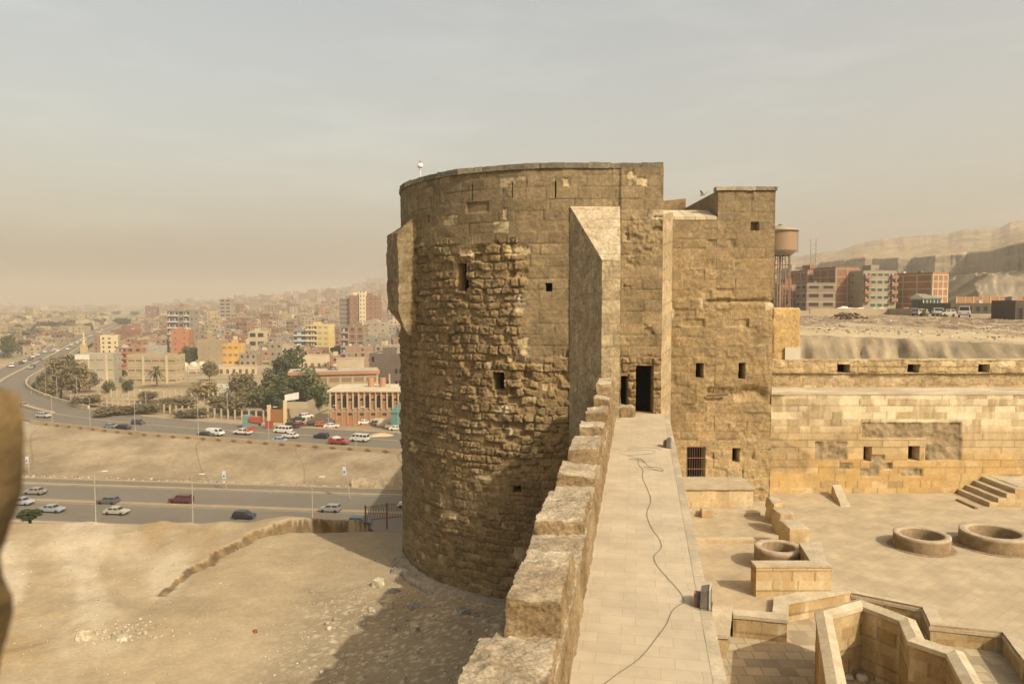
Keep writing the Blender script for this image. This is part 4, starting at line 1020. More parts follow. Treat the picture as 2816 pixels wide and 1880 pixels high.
# banked gravel against the curtain wall
h += .9 * sm(xin(Y_) - 4.5, xin(Y_) - 1.2, X_) * (Y_ < 27)
n0 = fbm(X_ * .22, Y_ * .3, o=5, seed=530, g=.6); n1 = fbm(X_ * 3, Y_ * 3, o=4, seed=531); n2 = fbm((X_ + Y_ * .6) * .5, (Y_ - X_ * .4) * .15, o=4, seed=532)
C = lerp3((.37, .285, .165), (.49, .40, .255), np.clip(.55 + .6 * n0 + .15 * n1, 0, 1))
C = lerp3(C, (.58, .49, .34), sm(.0, .4, n2) * sm(-12, -17, X_) * .8)
C = lerp3(C, (.39, .275, .13), sm(.0, .45, -n2) * sm(-11, -18, X_) * .65)
C = lerp3(C, (.30, .24, .15), rub * .6)
C = lerp3(C, (.66, .56, .38), rub * sm(.25, .45, fbm(X_ * 6, Y_ * 6, o=3, seed=533)) * .8)
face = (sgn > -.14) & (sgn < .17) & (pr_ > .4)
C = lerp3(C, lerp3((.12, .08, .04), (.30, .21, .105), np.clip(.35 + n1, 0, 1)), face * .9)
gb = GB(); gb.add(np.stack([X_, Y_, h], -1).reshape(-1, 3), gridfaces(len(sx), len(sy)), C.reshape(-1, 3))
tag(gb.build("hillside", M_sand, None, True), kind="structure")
def hs(x, y):
    i = int(np.clip(round((x + 50) / .12), 0, len(sx) - 1)); j = int(np.clip(round((y - 12) / .12), 0, len(sy) - 1)); return float(h[i, j])
def near_px(px, py):
    p = G(px, py, -12.4)
    for _ in range(6): p = G(px, py, hs(p.x, p.y))
    return p
# plinth ring at the tower foot
gb = GB(); a0, a1 = 196, 285
ph2 = np.radians(np.linspace(a0, a1, 260))
T, K = np.meshgrid(ph2, np.arange(9), indexing='ij')
ro = np.array([.70, .68, .62, .55, .45, .30, .15, .05, -.1])[K]; zo = np.array([-.7, -.3, -.05, .12, .22, .27, .30, .32, .34])[K]
nn_ = fbm(np.cos(T) * 9, np.sin(T) * 9, K * .6, o=5, seed=540, g=.6)
rr_ = TR + ro + .18 * nn_ * (ro > .2) + .12
V = np.stack([TC[0] + rr_ * np.cos(T), TC[1] + rr_ * np.sin(T), -12.98 + zo + .08 * nn_], -1)
gb.add(V.reshape(-1, 3), gridfaces(260, 9), lerp3((.24, .20, .145), (.40, .34, .25), np.clip(.5 + .9 * nn_, 0, 1)).reshape(-1, 3))
own(gb.build("plinth", M_stone, None, True), tower)
# loose stones
rr = random.Random(12)
BIG = [(232, 1755, .30, (.66, .57, .40), "cubic pale block on the open sand near the lower left"),
       (1040, 1610, .33, (.62, .54, .38), "pale boulder at the tip of the tower's shadow"),
       (1085, 1625, .32, (.30, .28, .24), "flat grey slab beside the tower plinth"), (1142, 1668, .38, (.30, .28, .25), "flat grey disc of concrete at the plinth"),
       (1275, 1682, .42, (.30, .29, .26), "wide flat grey slab below the plinth in shade"), (1318, 1690, .3, (.29, .27, .23), "small flat grey slab right of the wide one"),
       (1080, 1728, .17, (.5, .44, .34), "rounded pale stone in the wall's shadow"), (1140, 1735, .24, (.5, .44, .34), "knobbly pale stone in the wall's shadow"),
       (1288, 1740, .16, (.48, .41, .29), "small tan stone close to the parapet"), (702, 1738, .12, (.36, .14, .07), "small red-brown stone alone on the sand"),
       (335, 1757, .30, (.64, .55, .38), "flat pale stone at the edge of the rubble patch"), (1088, 1572, .45, (.29, .26, .21), "flat dark slab by the shaded foot of the tower"),
       (1098, 1553, .42, (.28, .25, .20), "dark slab furthest up the tower's shaded foot"), (400, 1742, .12, (.62, .53, .36), "small pale stone right of the rubble patch")]
for k, (px, py, r, col, lab) in enumerate(BIG):
    p = near_px(px, py); gb = GB(); hh_ = r * (.9 if r < .3 or k < 2 else .32); cc_ = lambda X, nz, c=col: np.array(c) * (1 + .25 * fbm(X[..., 0] * 9, X[..., 1] * 9, X[..., 2] * 9, o=3, seed=3))[..., None]
    q = [(-r * .8, -r * .6), (r * .7, -r * .7), (r * .8, r * .5), (-r * .6, r * .7)]; rough_hexa(gb, [(*a, -.1) for a in q] + [(a[0] * .85, a[1] * .8, hh_) for a in q], r * .12, r * .22, cc_, 2.2 / r * .5, 900 + k, (1, 2, 3, 4, 5), rnd=r * .3, ter=.5)
    o = gb.build("rock", M_stone, None); o.location = p; o.rotation_euler = (0, 0, k * 1.3); tag(o, lab, "rock")
gb = GB()
for k in range(4200):
    if k < 1050 or k > 1900:
        x = rr.uniform(-9.5, 1.0); y = rr.uniform(18, 33.5)
        if (x - TC[0]) ** 2 + (y - TC[1]) ** 2 < (TR + .6) ** 2: continue
        if x > xin(y) - 1.3: continue
        if rr.random() > .12 + .88 * sm(-9.5, -6, x) * (.3 + .7 * float(sm(-.2, .2, fbm(np.array(x * .8), np.array(y * .8), o=3, seed=77)))): continue
    elif k < 1200:
        p0 = near_px(345, 1740); x, y = p0.x + rr.gauss(0, .8), p0.y + rr.gauss(0, .5)
    else: x, y = rr.uniform(-26, -6), rr.uniform(22, 40)
    r = rr.uniform(.02, .065) * (2.0 if rr.random() > .9 and k < 1200 else 1) * (.6 if k >= 1200 else 1)
    g = rr.uniform(.30, .66); stone(gb, (x, y, hs(x, y) - r * .2), r, 2000 + k, (g, g * .86, g * .62), .7, 6)
tag(gb.build("gravel", M_plain, None), "scattered gravel and small rubble on the sand at the foot of the tower", "gravel", kind="stuff")

# near ground right of the fortress: eroded bank and rubble field
sx2, sy2 = np.arange(4, 118, .27), np.arange(37, 156, .27)
X_, Y_ = np.meshgrid(sx2, sy2, indexing='ij')
fl_ = 1 - np.abs(fbm(X_ * .9, X_ * 0 + 7, o=4, seed=550)) * 2.2
ycl = .35 * fl_ + lin(X_, [(0, 64), (30, 64), (36, 61), (50, 56), (62, 52), (120, 46)]) + 1.2 * fbm(X_ * .25, Y_ * 0, o=4, seed=551) + .5 * fbm(X_ * 1.6, Y_ * .2, o=3, seed=552)
top = lin(X_, [(0, -2.95), (30, -3.0), (38, -3.35), (50, -3.9), (62, -4.1), (120, -4.2)])
tt = Y_ - ycl
bank = sm(-3.0 - 1.2 * fl_, .2, tt)
h2 = -6.6 + (top + 6.6) * bank + sm(0, 70, tt) * (-2.95 - top) + .12 * fbm(X_ * .5, Y_ * .5, o=4, seed=553)
h2 += .28 * np.maximum(0, fbm(X_ * .9, Y_ * .35, o=5, seed=554, g=.62)) * sm(18, 30, tt)
h2 += bank * (1 - bank) * 2.6 * fbm(X_ * 1.5, Y_ * .9, o=5, seed=555, g=.68) + .10 * fbm(X_ * 3, Y_ * 3, o=3, seed=559) * (tt < 3)
n0 = fbm(X_ * .15, Y_ * .1, o=5, seed=556, g=.6); n1 = fbm(X_ * 1.2, Y_ * .6, o=4, seed=557)
C = lerp3((.42, .33, .19), (.56, .46, .29), np.clip(.5 + .6 * n0 + .3 * n1, 0, 1))
C = lerp3(C, lerp3((.20, .165, .11), (.42, .34, .22), np.clip(.5 + n1 * 1.2 + .5 * n0, 0, 1)), (tt > -5) * (tt < .5) * .9 * sm(46, 40, X_))
deb = sm(.0, .3, fbm(X_ * .12, Y_ * .05, o=4, seed=558) + .45 * sm(30, 55, tt) + .2 * sm(45, 70, X_)) * sm(14, 28, tt)
C = lerp3(C, (.19, .135, .09), deb * sm(-.35, .1, n1) * .9)
gb = GB(); gb.add(np.stack([X_, Y_, h2], -1).reshape(-1, 3), gridfaces(len(sx2), len(sy2)), C.reshape(-1, 3))
tag(gb.build("terrain", M_earth, None), kind="structure")
def hr(x, y):
    if y > 155: return float(hfar(x, y))
    i = int(np.clip(round((x - 4) / .27), 0, len(sx2) - 1)); j = int(np.clip(round((y - 37) / .27), 0, len(sy2) - 1)); return float(h2[i, j])
gb = GB()
for k in range(1300):
    y = rr.uniform(82, 150) if k % 4 else rr.uniform(70, 100); px = rr.uniform(2190, 2830); x = (px - 1408) * y / 2000
    r = rr.uniform(.04, .14) * (2.0 if rr.random() > .93 else 1); g = rr.uniform(.18, .5)
    q = rr.random(); col = (g, g * .84, g * .62) if q < .7 else ((.33, .17, .10) if q < .9 else (.6, .58, .52))
    stone(gb, (x, y, hr(x, y) - r * .3), r, 4000 + k, col, .6, 5)
tag(gb.build("rubble_field", M_plain, None), "field of demolition rubble and debris on the sandy plateau", "rubble", kind="stuff")
# heap in front of the low wall
gb = GB()
for k in range(170):
    y = 128 + rr.gauss(0, 2.2); x = (2330 + rr.gauss(0, 22) - 1408) * y / 2000; r = rr.uniform(.12, .42)
    stone(gb, (x, y, hr(x, y) + max(0, 1.1 - abs(x - (922 * .064)) * .5) * rr.random()), r, 5200 + k, rr.choice([(.10, .07, .05), (.24, .16, .09), (.15, .11, .08), (.32, .25, .16)]), .55, 6)
tag(gb.build("debris_heap", M_plain, None), "dark heap of demolition debris in front of the long low wall", "debris heap")

# ================================================================== MOQATTAM-LIKE HILLS
ridge = [(1700, 712), (2190, 705), (2300, 690), (2380, 665), (2420, 658), (2500, 652), (2600, 645), (2640, 632), (2740, 628), (2770, 612), (2816, 608), (2950, 600), (3300, 590)]
ctop = [(1700, 742), (2190, 736), (2250, 722), (2370, 708), (2420, 712), (2500, 712), (2600, 700), (2720, 690), (2800, 668), (2950, 640), (3300, 640)]
cy_ = [(1700, 1050), (2150, 1000), (2250, 980), (2368, 800), (2398, 905), (2470, 770), (2502, 850), (2560, 745), (2590, 775), (2652, 790), (2690, 735), (2740, 640), (2816, 560), (2900, 520), (3300, 560)]
pxs = np.linspace(1720, 3250, 520)
rows = np.concatenate([np.linspace(0, 1, 46), np.linspace(1.02, 2, 34), np.linspace(2.1, 2.6, 5)])
PX, RW = np.meshgrid(pxs, rows, indexing='ij')
wob = 14 * fbm(PX * .03, PX * 0, o=4, seed=561)
Yc = lin(PX + wob, cy_); zt_ = np.array(830 - lin(PX, ctop) + 5 * fbm(PX * .02, PX * 0 + 2, o=3, seed=562)) * Yc / 2000
Yr = 1400 + 60 * fbm(PX * .01, PX * 0, o=3, seed=563); zr_ = (830 - lin(PX, ridge) + 3 * fbm(PX * .05, PX * 0 + 5, o=4, seed=564)) * Yr / 2000
c_ = np.clip(RW, 0, 1); s_ = np.clip(RW - 1, 0, 1); b_ = np.clip(RW - 2, 0, 1)
strat = fbm(PX * .012, c_ * 7, o=4, seed=565)
talus = (1 - sm(0, .32, c_))
Yv = Yc - 30 * talus + 6 * c_ + 7 * strat + 8 * fbm(PX * .12, c_ * 3, o=3, seed=566)
Zv = -3 + (zt_ + 3) * c_ ** 1.0
q_ = sm(0, .1, s_); Ysm = lin(PX, [(1700, 1050), (2200, 990), (2500, 900), (2700, 800), (2816, 700), (3300, 650)]); Yv = (Yv * (1 - q_) + Ysm * q_); Yv = Yv + (Yr - Yv) * s_; prof_ = s_ + .25 * sm(.75, .92, s_) * (1 - sm(.95, 1, s_)) * 0
step_ = s_ * .85 + .15 * sm(.80, .90, s_)
pyr = lin(PX, ctop) * (1 - step_) + (lin(PX, ridge) + 3 * fbm(PX * .05, PX * 0 + 5, o=4, seed=564)) * step_
Zv = np.where(RW > 1, (830 - pyr) * Yv / 2000 + 3.0 * fbm(PX * .03, s_ * 9, o=4, seed=567) * s_ * (1 - s_) * 4, Zv)
Yv = Yv + 900 * b_; Zv = Zv - 10 * b_
Xv = (PX - CX) * Yv / 2000
C = lerp3((.27, .20, .11), (.39, .30, .17), np.clip(.5 + .9 * fbm(PX * .04, RW * 16, o=5, seed=568) + .3 * strat, 0, 1))
C = lerp3(C, (.30, .245, .17), sm(.15, .4, fbm(PX * .03, s_ * 14, o=4, seed=569)) * (s_ > .35) * .6)
C = lerp3(C, (.27, .22, .16), sm(.82, .88, s_) * (1 - sm(.92, .97, s_)) * sm(-.3, .2, fbm(PX * .02, s_ * 3, seed=570)) * .7)
C = lerp3(C, (.19, .155, .105), (RW < 1) * .65 + 0)
C = lerp3(C, (.17, .14, .10), sm(.1, .3, fbm(PX * .015, s_ * 22, o=4, seed=571)) * (s_ > .55) * .7)
gb = GB(); gb.add(np.stack([Xv, Yv, Zv], -1).reshape(-1, 3), gridfaces(520, len(rows), flip=False), C.reshape(-1, 3))
tag(gb.build("hills", M_earth, None, True), kind="structure")
# lower spur in front
gb = GB(); T, K = np.meshgrid(np.linspace(0, 1, 90), np.linspace(0, 1, 30), indexing='ij')
pxm = 2675 + T * 420; base_y = 560 - 60 * T; zt2_ = (830 - lin(pxm, [(2675, 775), (2720, 752), (2770, 745), (2900, 740), (3100, 760)])) * base_y / 2000
V = np.stack([(pxm - CX) * (base_y - 50 * (1 - K) ** 2) / 2000, base_y - 60 * (1 - K) ** 2 + 8 * fbm(pxm * .05, K * 5, o=4, seed=575), -3 + (zt2_ + 3) * sm(0, 1, K)], -1)
gb.add(V.reshape(-1, 3), gridfaces(90, 30), lerp3((.27, .22, .15), (.38, .31, .20), np.clip(.5 + fbm(pxm * .04, K * 6, o=4, seed=576), 0, 1)).reshape(-1, 3))
V2 = V.copy(); V2[..., 1] = 2 * V[:, -1:, 1] - V[..., 1] + 40
gb.add(V2.reshape(-1, 3), gridfaces(90, 30, flip=True), np.broadcast_to(np.array((.4, .33, .2)), V.shape).reshape(-1, 3))
tag(gb.build("foothill", M_earth, None, True), kind="structure")

MARKS = [(20, "left picture edge"), (221, "cream slab tower"), (331, "broad red-brown brick block"), (425, "brown brick slab"), (490, "grey banded tall block"), (572, "wide tan block"), (630, "small orange building"), (705, "cream concrete frame"), (765, "dark grey open block"), (872, "yellow block"), (968, "brick-topped block"), (1095, "round tower")]
def near_mark(px):
    m_ = min(MARKS, key=lambda q: abs(q[0] - px)); d_ = px - m_[0]
    return ("in line with the " if abs(d_) < 9 else ("just left of the " if d_ < 0 else "just right of the ")) + m_[1]
# ================================================================== ROADS
def strip(mb, fL, fR, xs, z, col, th=0):
    for a, b in zip(xs[:-1], xs[1:]):
        if th: mb.hexa([(a, fL(a), z - .1), (b, fL(b), z - .1), (b, fR(b), z - .1), (a, fR(a), z - .1), (a, fL(a), z + th), (b, fL(b), z + th), (b, fR(b), z + th), (a, fR(a), z + th)], col)
        else: mb.poly([(a, fL(a), z), (b, fL(b), z), (b, fR(b), z), (a, fR(a), z)], col)
xs = np.linspace(-230, 60, 30); ZR = -39.5
AS = (.20, .175, .135)
mb = MB(); strip(mb, lambda x: yl(x) - 13, lambda x: yl(x) + 12, xs, ZR + .05, AS); strip(mb, lambda x: yl(x) + 12.8, lambda x: yl(x) + 16.5, xs, ZR + .05, (.21, .18, .13))
tag(mb.build("road", M_asph), kind="structure")
mb = MB()
strip(mb, lambda x: yl(x) - .9, lambda x: yl(x) + .5, xs, ZR + .05, (.36, .29, .18), .22)
strip(mb, lambda x: yl(x) + 11.8, lambda x: yl(x) + 12.6, xs, ZR + .05, (.40, .33, .21), .2); strip(mb, lambda x: yl(x) + 16.4, lambda x: yl(x) + 17, xs, ZR + .05, (.40, .33, .21), .2)
strip(mb, lambda x: yl(x) - 14, lambda x: yl(x) - 13, xs, ZR + .05, (.40, .33, .21), .2)
tag(mb.build("road_kerbs", M_plain), kind="structure")
mb = MB()
for off in (-12.4, -1.4, 1.1, 11.2): strip(mb, lambda x: yl(x) + off, lambda x: yl(x) + off + .18, xs, ZR + .054, (.40, .36, .28))
tag(mb.build("road_markings", M_plain), kind="structure")

# upper highway ribbon, partly carried on piers
IN = np.array(INNER, float)
def dens(P_, n=6):
    out = []
    for i in range(len(P_) - 1):
        p0, p1, p2, p3 = P_[max(i - 1, 0)], P_[i], P_[i + 1], P_[min(i + 2, len(P_) - 1)]
        for k in range(n):
            t = k / n; out.append(.5 * ((2 * p1) + (p2 - p0) * t + (2 * p0 - 5 * p1 + 4 * p2 - p3) * t * t + (3 * p1 - p0 - 3 * p2 + p3) * t ** 3))
    out.append(P_[-1]); return np.array(out)
IND = dens(IN)
tn = np.gradient(IND, axis=0); tn /= np.linalg.norm(tn, axis=1)[:, None]
NO = np.stack([-tn[:, 1], tn[:, 0]], 1); NO = np.where((NO @ np.array([-.5, -1]) < 0)[:, None], -NO, NO)
arcl = np.concatenate([[0], np.cumsum(np.linalg.norm(np.diff(IND, axis=0), axis=1))])
wid = lin(IND[:, 1], [(170, 19), (214, 20), (228, 21), (243, 22), (286, 21), (308, 19), (4000, 19)])
zrd = np.array([lin(s, [(0, -35.85), (185, -35.8), (235, -34.9), (262, -34.0), (285, -33.5), (600, -33.8), (900, -34.2), (1300, -36), (4000, 0)]) for s in arcl])
last = arcl > 1300
zrd[last] = [float(hfar(*p)) + 1.2 for p in IND[last]]
def off(i, d): return IND[i] + NO[i] * d
fly = empty("flyover", (-236, 367, -39)); tag(fly, "long elevated highway curving away to the left through the hazy city", "flyover")
m_s = MB(); m_k = MB(); m_f = MB(); m_fk = MB()
iv = int(np.searchsorted(arcl, 190))
for i in range(len(IND) - 1):
    z0, z1 = zrd[i], zrd[i + 1]; mS, mK = (m_s, m_k) if i < iv else (m_f, m_fk)
    w0, w1 = wid[i], wid[i + 1]
    q = lambda d, i=i: off(i, d)
    def quad(mb, d0a, d1a, d0b, d1b, zz, col):
        a, b, c_, d_ = off(i, d0a), off(i, d1a), off(i + 1, d1b), off(i + 1, d0b)
        mb.poly([(a[0], a[1], z0 + zz), (b[0], b[1], z0 + zz), (c_[0], c_[1], z1 + zz), (d_[0], d_[1], z1 + zz)], col)
    def wallq(mb, d0, d1, zl, zh, col):
        a0, a1 = off(i, d0), off(i + 1, d0); b0, b1 = off(i, d1), off(i + 1, d1)
        mb.hexa([(a0[0], a0[1], z0 + zl), (b0[0], b0[1], z0 + zl), (b1[0], b1[1], z1 + zl), (a1[0], a1[1], z1 + zl), (a0[0], a0[1], z0 + zh), (b0[0], b0[1], z0 + zh), (b1[0], b1[1], z1 + zh), (a1[0], a1[1], z1 + zh)], col)
    quad(mS, 0, w0, 0, w1, 0, AS)
    hw = w0 * .5
    wallq(mK, hw - .8 if i >= iv else hw - .25, hw + .8 if i >= iv else hw + .25, 0.02, .55 if i >= iv else .2, (.40, .34, .23))
    if i >= iv:
        wallq(mK, -.5, 0, -2.3, 1.3, (.50, .43, .29)); wallq(mK, w0, w0 + .5, -1.6, 1.0, (.45, .385, .26))
        quad(mS, 0.1, w0 - .1, 0.1, w1 - .1, -1.6, (.25, .2, .14))
    else:
        wallq(mK, -2.6, 0, 0.0, .18, (.36, .29, .19))
tag(m_s.build("highway", M_asph), kind="structure"); tag(m_k.build("highway_kerbs", M_plain), kind="structure")
own(m_f.build("deck", M_asph), fly); own(m_fk.build("parapet", M_plain), fly)
s_ = 200
while s_ < 1000:
    i = int(np.searchsorted(arcl, s_)); c_ = off(i, wid[i] * .5); ct = tn[i]; an = math.atan2(NO[i][1], NO[i][0])
    m = MB()
    for d in (-7, 7):
        m.tube([(d, 0, -7), (d, 0, zrd[i] * 0 - 2.4)], .75, (.42, .36, .25), 8)
    m.box(-10, 10, -.9, .9, -2.5, -1.62, (.42, .36, .25))
    o = m.build("pier", M_plain, None); o.location = (c_[0], c_[1], zrd[i]); o.rotation_euler = (0, 0, an); own(o, fly)
    s_ += 26
# outer barrier with diamond ornaments, below the highway
bar = empty("roadside_barrier", (-85, 197, -36)); tag(bar, "long tan concrete barrier with brown diamond ornaments along the upper road", "barrier")
def yo_(x): return lin(x, OUTER_Y)
m = MB(); xb = np.linspace(-143, 20, 24)
for a, b in zip(xb[:-1], xb[1:]):
    m.hexa([(a, yo_(a), -36.6), (b, yo_(b), -36.6), (b, yo_(b) + .35, -36.6), (a, yo_(a) + .35, -36.6), (a, yo_(a), -34.95), (b, yo_(b), -34.95), (b, yo_(b) + .35, -34.95), (a, yo_(a) + .35, -34.95)], (.44, .36, .22))
own(m.build("wall", M_plain), bar)
x = -136
dia = None
while x < 0:
    if dia is None:
        m = MB(); m.hexa([(-1.1, -.0, 0), (0, -.0, -.42), (1.1, 0, 0), (0, 0, .42), (-.95, -.06, 0), (0, -.06, -.36), (.95, -.06, 0), (0, -.06, .36)], (.24, .14, .07)); dia = m.build("diamond_ornament", M_plain); o = dia
    else: o = dia.copy(); sc.collection.objects.link(o); o.parent = None
    o.location = (x, yo_(x) - .01, -35.7); o.rotation_euler = (0, 0, -math.atan(.344)); own(o, bar); x += 4.6
# drainage channel rock outcrop in the embankment, right end
gb = GB(); a = P(970, 1312, 160); 
def ofn(U, V):
    n = fbm(U * .5, V * .5, o=5, seed=590, g=.65); return 1.2 * n, lerp3((.30, .23, .14), (.50, .40, .25), np.clip(.5 + .9 * n, 0, 1))
patch(gb, P(968, 1368, 151), P(1150, 1372, 149), P(1150, 1322, 152), P(968, 1312, 155), ofn, .45)
tag(gb.build("rock_outcrop", M_stone, None, True), "pale rocky outcrop at the foot of the road embankment beside the tower", "rock outcrop")
gb = GB()
for k in range(420):
    x = rr.uniform(-115, -15); y = yl(x) + 17.6 + abs(rr.gauss(0, 1.0)); r = rr.uniform(.1, .35); g = rr.uniform(.2, .6)
    stone(gb, (x, y, float(hfar(x, y)) - .05), r, 6000 + k, (g, g * .85, g * .66), .6, 5)
tag(gb.build("roadside_litter", M_plain, None), "litter and loose stones along the foot of the road embankment", "litter", kind="stuff")
# ================================================================== BUILDINGS
BRICK = (.27, .15, .095); BRICK2 = (.23, .145, .10); GREY = (.28, .25, .20); TAN = (.36, .29, .185); CREAM = (.56, .465, .29); BEIGE = (.43, .355, .22); YEL = (.66, .51, .24); ORG = (.66, .40, .12); CONC = (.40, .36, .27)
DK = (.035, .03, .028)
def add_local(mb, sub, loc, rot):
    cs, sn = math.cos(rot), math.sin(rot); b = len(mb.V)
    mb.V += [(loc[0] + x * cs - y * sn, loc[1] + x * sn + y * cs, loc[2] + z) for x, y, z in sub.V]
    mb.C += sub.C; mb.F += [tuple(b + k for k in f) for f in sub.F]
def simple_building(rng, w, d, nf, col, style):
    """one far building, windows as shallow dark panes, origin at the middle of its base"""
    m = MB(); H = nf * 3.05; x0, x1, y0, y1 = -w / 2, w / 2, -d / 2, d / 2
    m.box(x0, x1, y0, y1, -6, H, col)
    r = tuple(min(.7, c * .9 + .12) for c in col); pc = .8
    for (a, b, c_, e) in ((x0, x1, y0, y0 + .2), (x0, x1, y1 - .2, y1), (x0, x0 + .2, y0 + .2, y1 - .2), (x1 - .2, x1, y0 + .2, y1 - .2)): m.box(a, b, c_, e, H + .003, H + pc, col)
    m.poly([(x0 + .2, y0 + .2, H + .05), (x1 - .2, y0 + .2, H + .05), (x1 - .2, y1 - .2, H + .05), (x0 + .2, y1 - .2, H + .05)], (.42, .37, .28))
    if style == 'brick':
        for k in range(nf): m.box(x0 - .05, x1 + .05, y0 - .05, y1 + .05, k * 3.05 + 2.75, k * 3.05 + 3.0, CONC)
        n = max(2, int(w / 4)); 
        for k in range(n + 1): xx = x0 + (x1 - x0 - .3) * k / n; m.box(xx, xx + .3, y0 - .04, y0, 0, H, CONC)
    nc = max(1, int(w / 3.2))
    for f in range(nf):
        for k in range(nc):
            if rng.random() < (.35 if style == 'brick' else .12): continue
            cx_ = x0 + w * (k + .5) / nc; ww = rng.choice([.5, .6, .9]); z = f * 3.05 + 1.0
            q = rng.random(); c_ = DK if q < .8 else ((.12, .2, .2) if q < .9 else (.55, .52, .45))
            m.poly([(cx_ - ww, y0 - .06, z), (cx_ + ww, y0 - .06, z), (cx_ + ww, y0 - .06, z + 1.35), (cx_ - ww, y0 - .06, z + 1.35)], c_)
            if style == 'balcony' and k % 2 == 0: m.box(cx_ - 1.3, cx_ + 1.3, y0 - 1.1, y0, f * 3.05 - .05, f * 3.05 + 1.0, tuple(min(.75, c * 1.15) for c in col))
        for s_, xx in ((1, x1 + .06), (-1, x0 - .06)):
            for k in range(max(1, int(d / 4.5))):
                if rng.random() < .4: continue
                cy0 = y0 + d * (k + .5) / max(1, int(d / 4.5)); z = f * 3.05 + 1.1
                p = [(xx, cy0 - .5, z), (xx, cy0 + .5, z), (xx, cy0 + .5, z + 1.2), (xx, cy0 - .5, z + 1.2)]
                m.poly(p if s_ > 0 else p[::-1], DK)
    if rng.random() < .7:
        hx = rng.uniform(x0 + 1.5, x1 - 3.5); hy = rng.uniform(y0 + 1, max(y0 + 1.1, y1 - 4)); m.box(hx, hx + 2.8, hy, hy + 3.2, H + .06, H + rng.uniform(2, 3.2), rng.choice([col, BRICK, TAN, CREAM]))
    for k in range(rng.randint(3, 8)):
        m.dish((rng.uniform(x0 + .8, x1 - .8), rng.uniform(y0 + .6, y1 - .8), H + 1.3), rng.uniform(.5, 1.0), (.70, .66, .58))
    for k in range(rng.randint(3, 9)):
        a, b = rng.uniform(x0 + .5, x1 - 1.6), rng.uniform(y0 + .5, y1 - 1.2); s = rng.uniform(.4, 1.2); g = rng.choice([.2, .35, .55, .7]); m.box(a, a + s, b, b + s, H + .06, H + .06 + s, (g, g * .9, g * .75))
    if rng.random() < .35:      # unfinished top storey: brick upstands and columns
        for k in range(4): xx = x0 + (x1 - x0 - .4) * k / 3; m.box(xx, xx + .35, y0 + .01, y0 + .36, H + pc, H + pc + 1.4, CONC)
        m.box(x0 + .01, (x0 + x1) / 2, y0 + .02, y0 + .2, H + pc, H + pc + 1.2, BRICK)
    return m

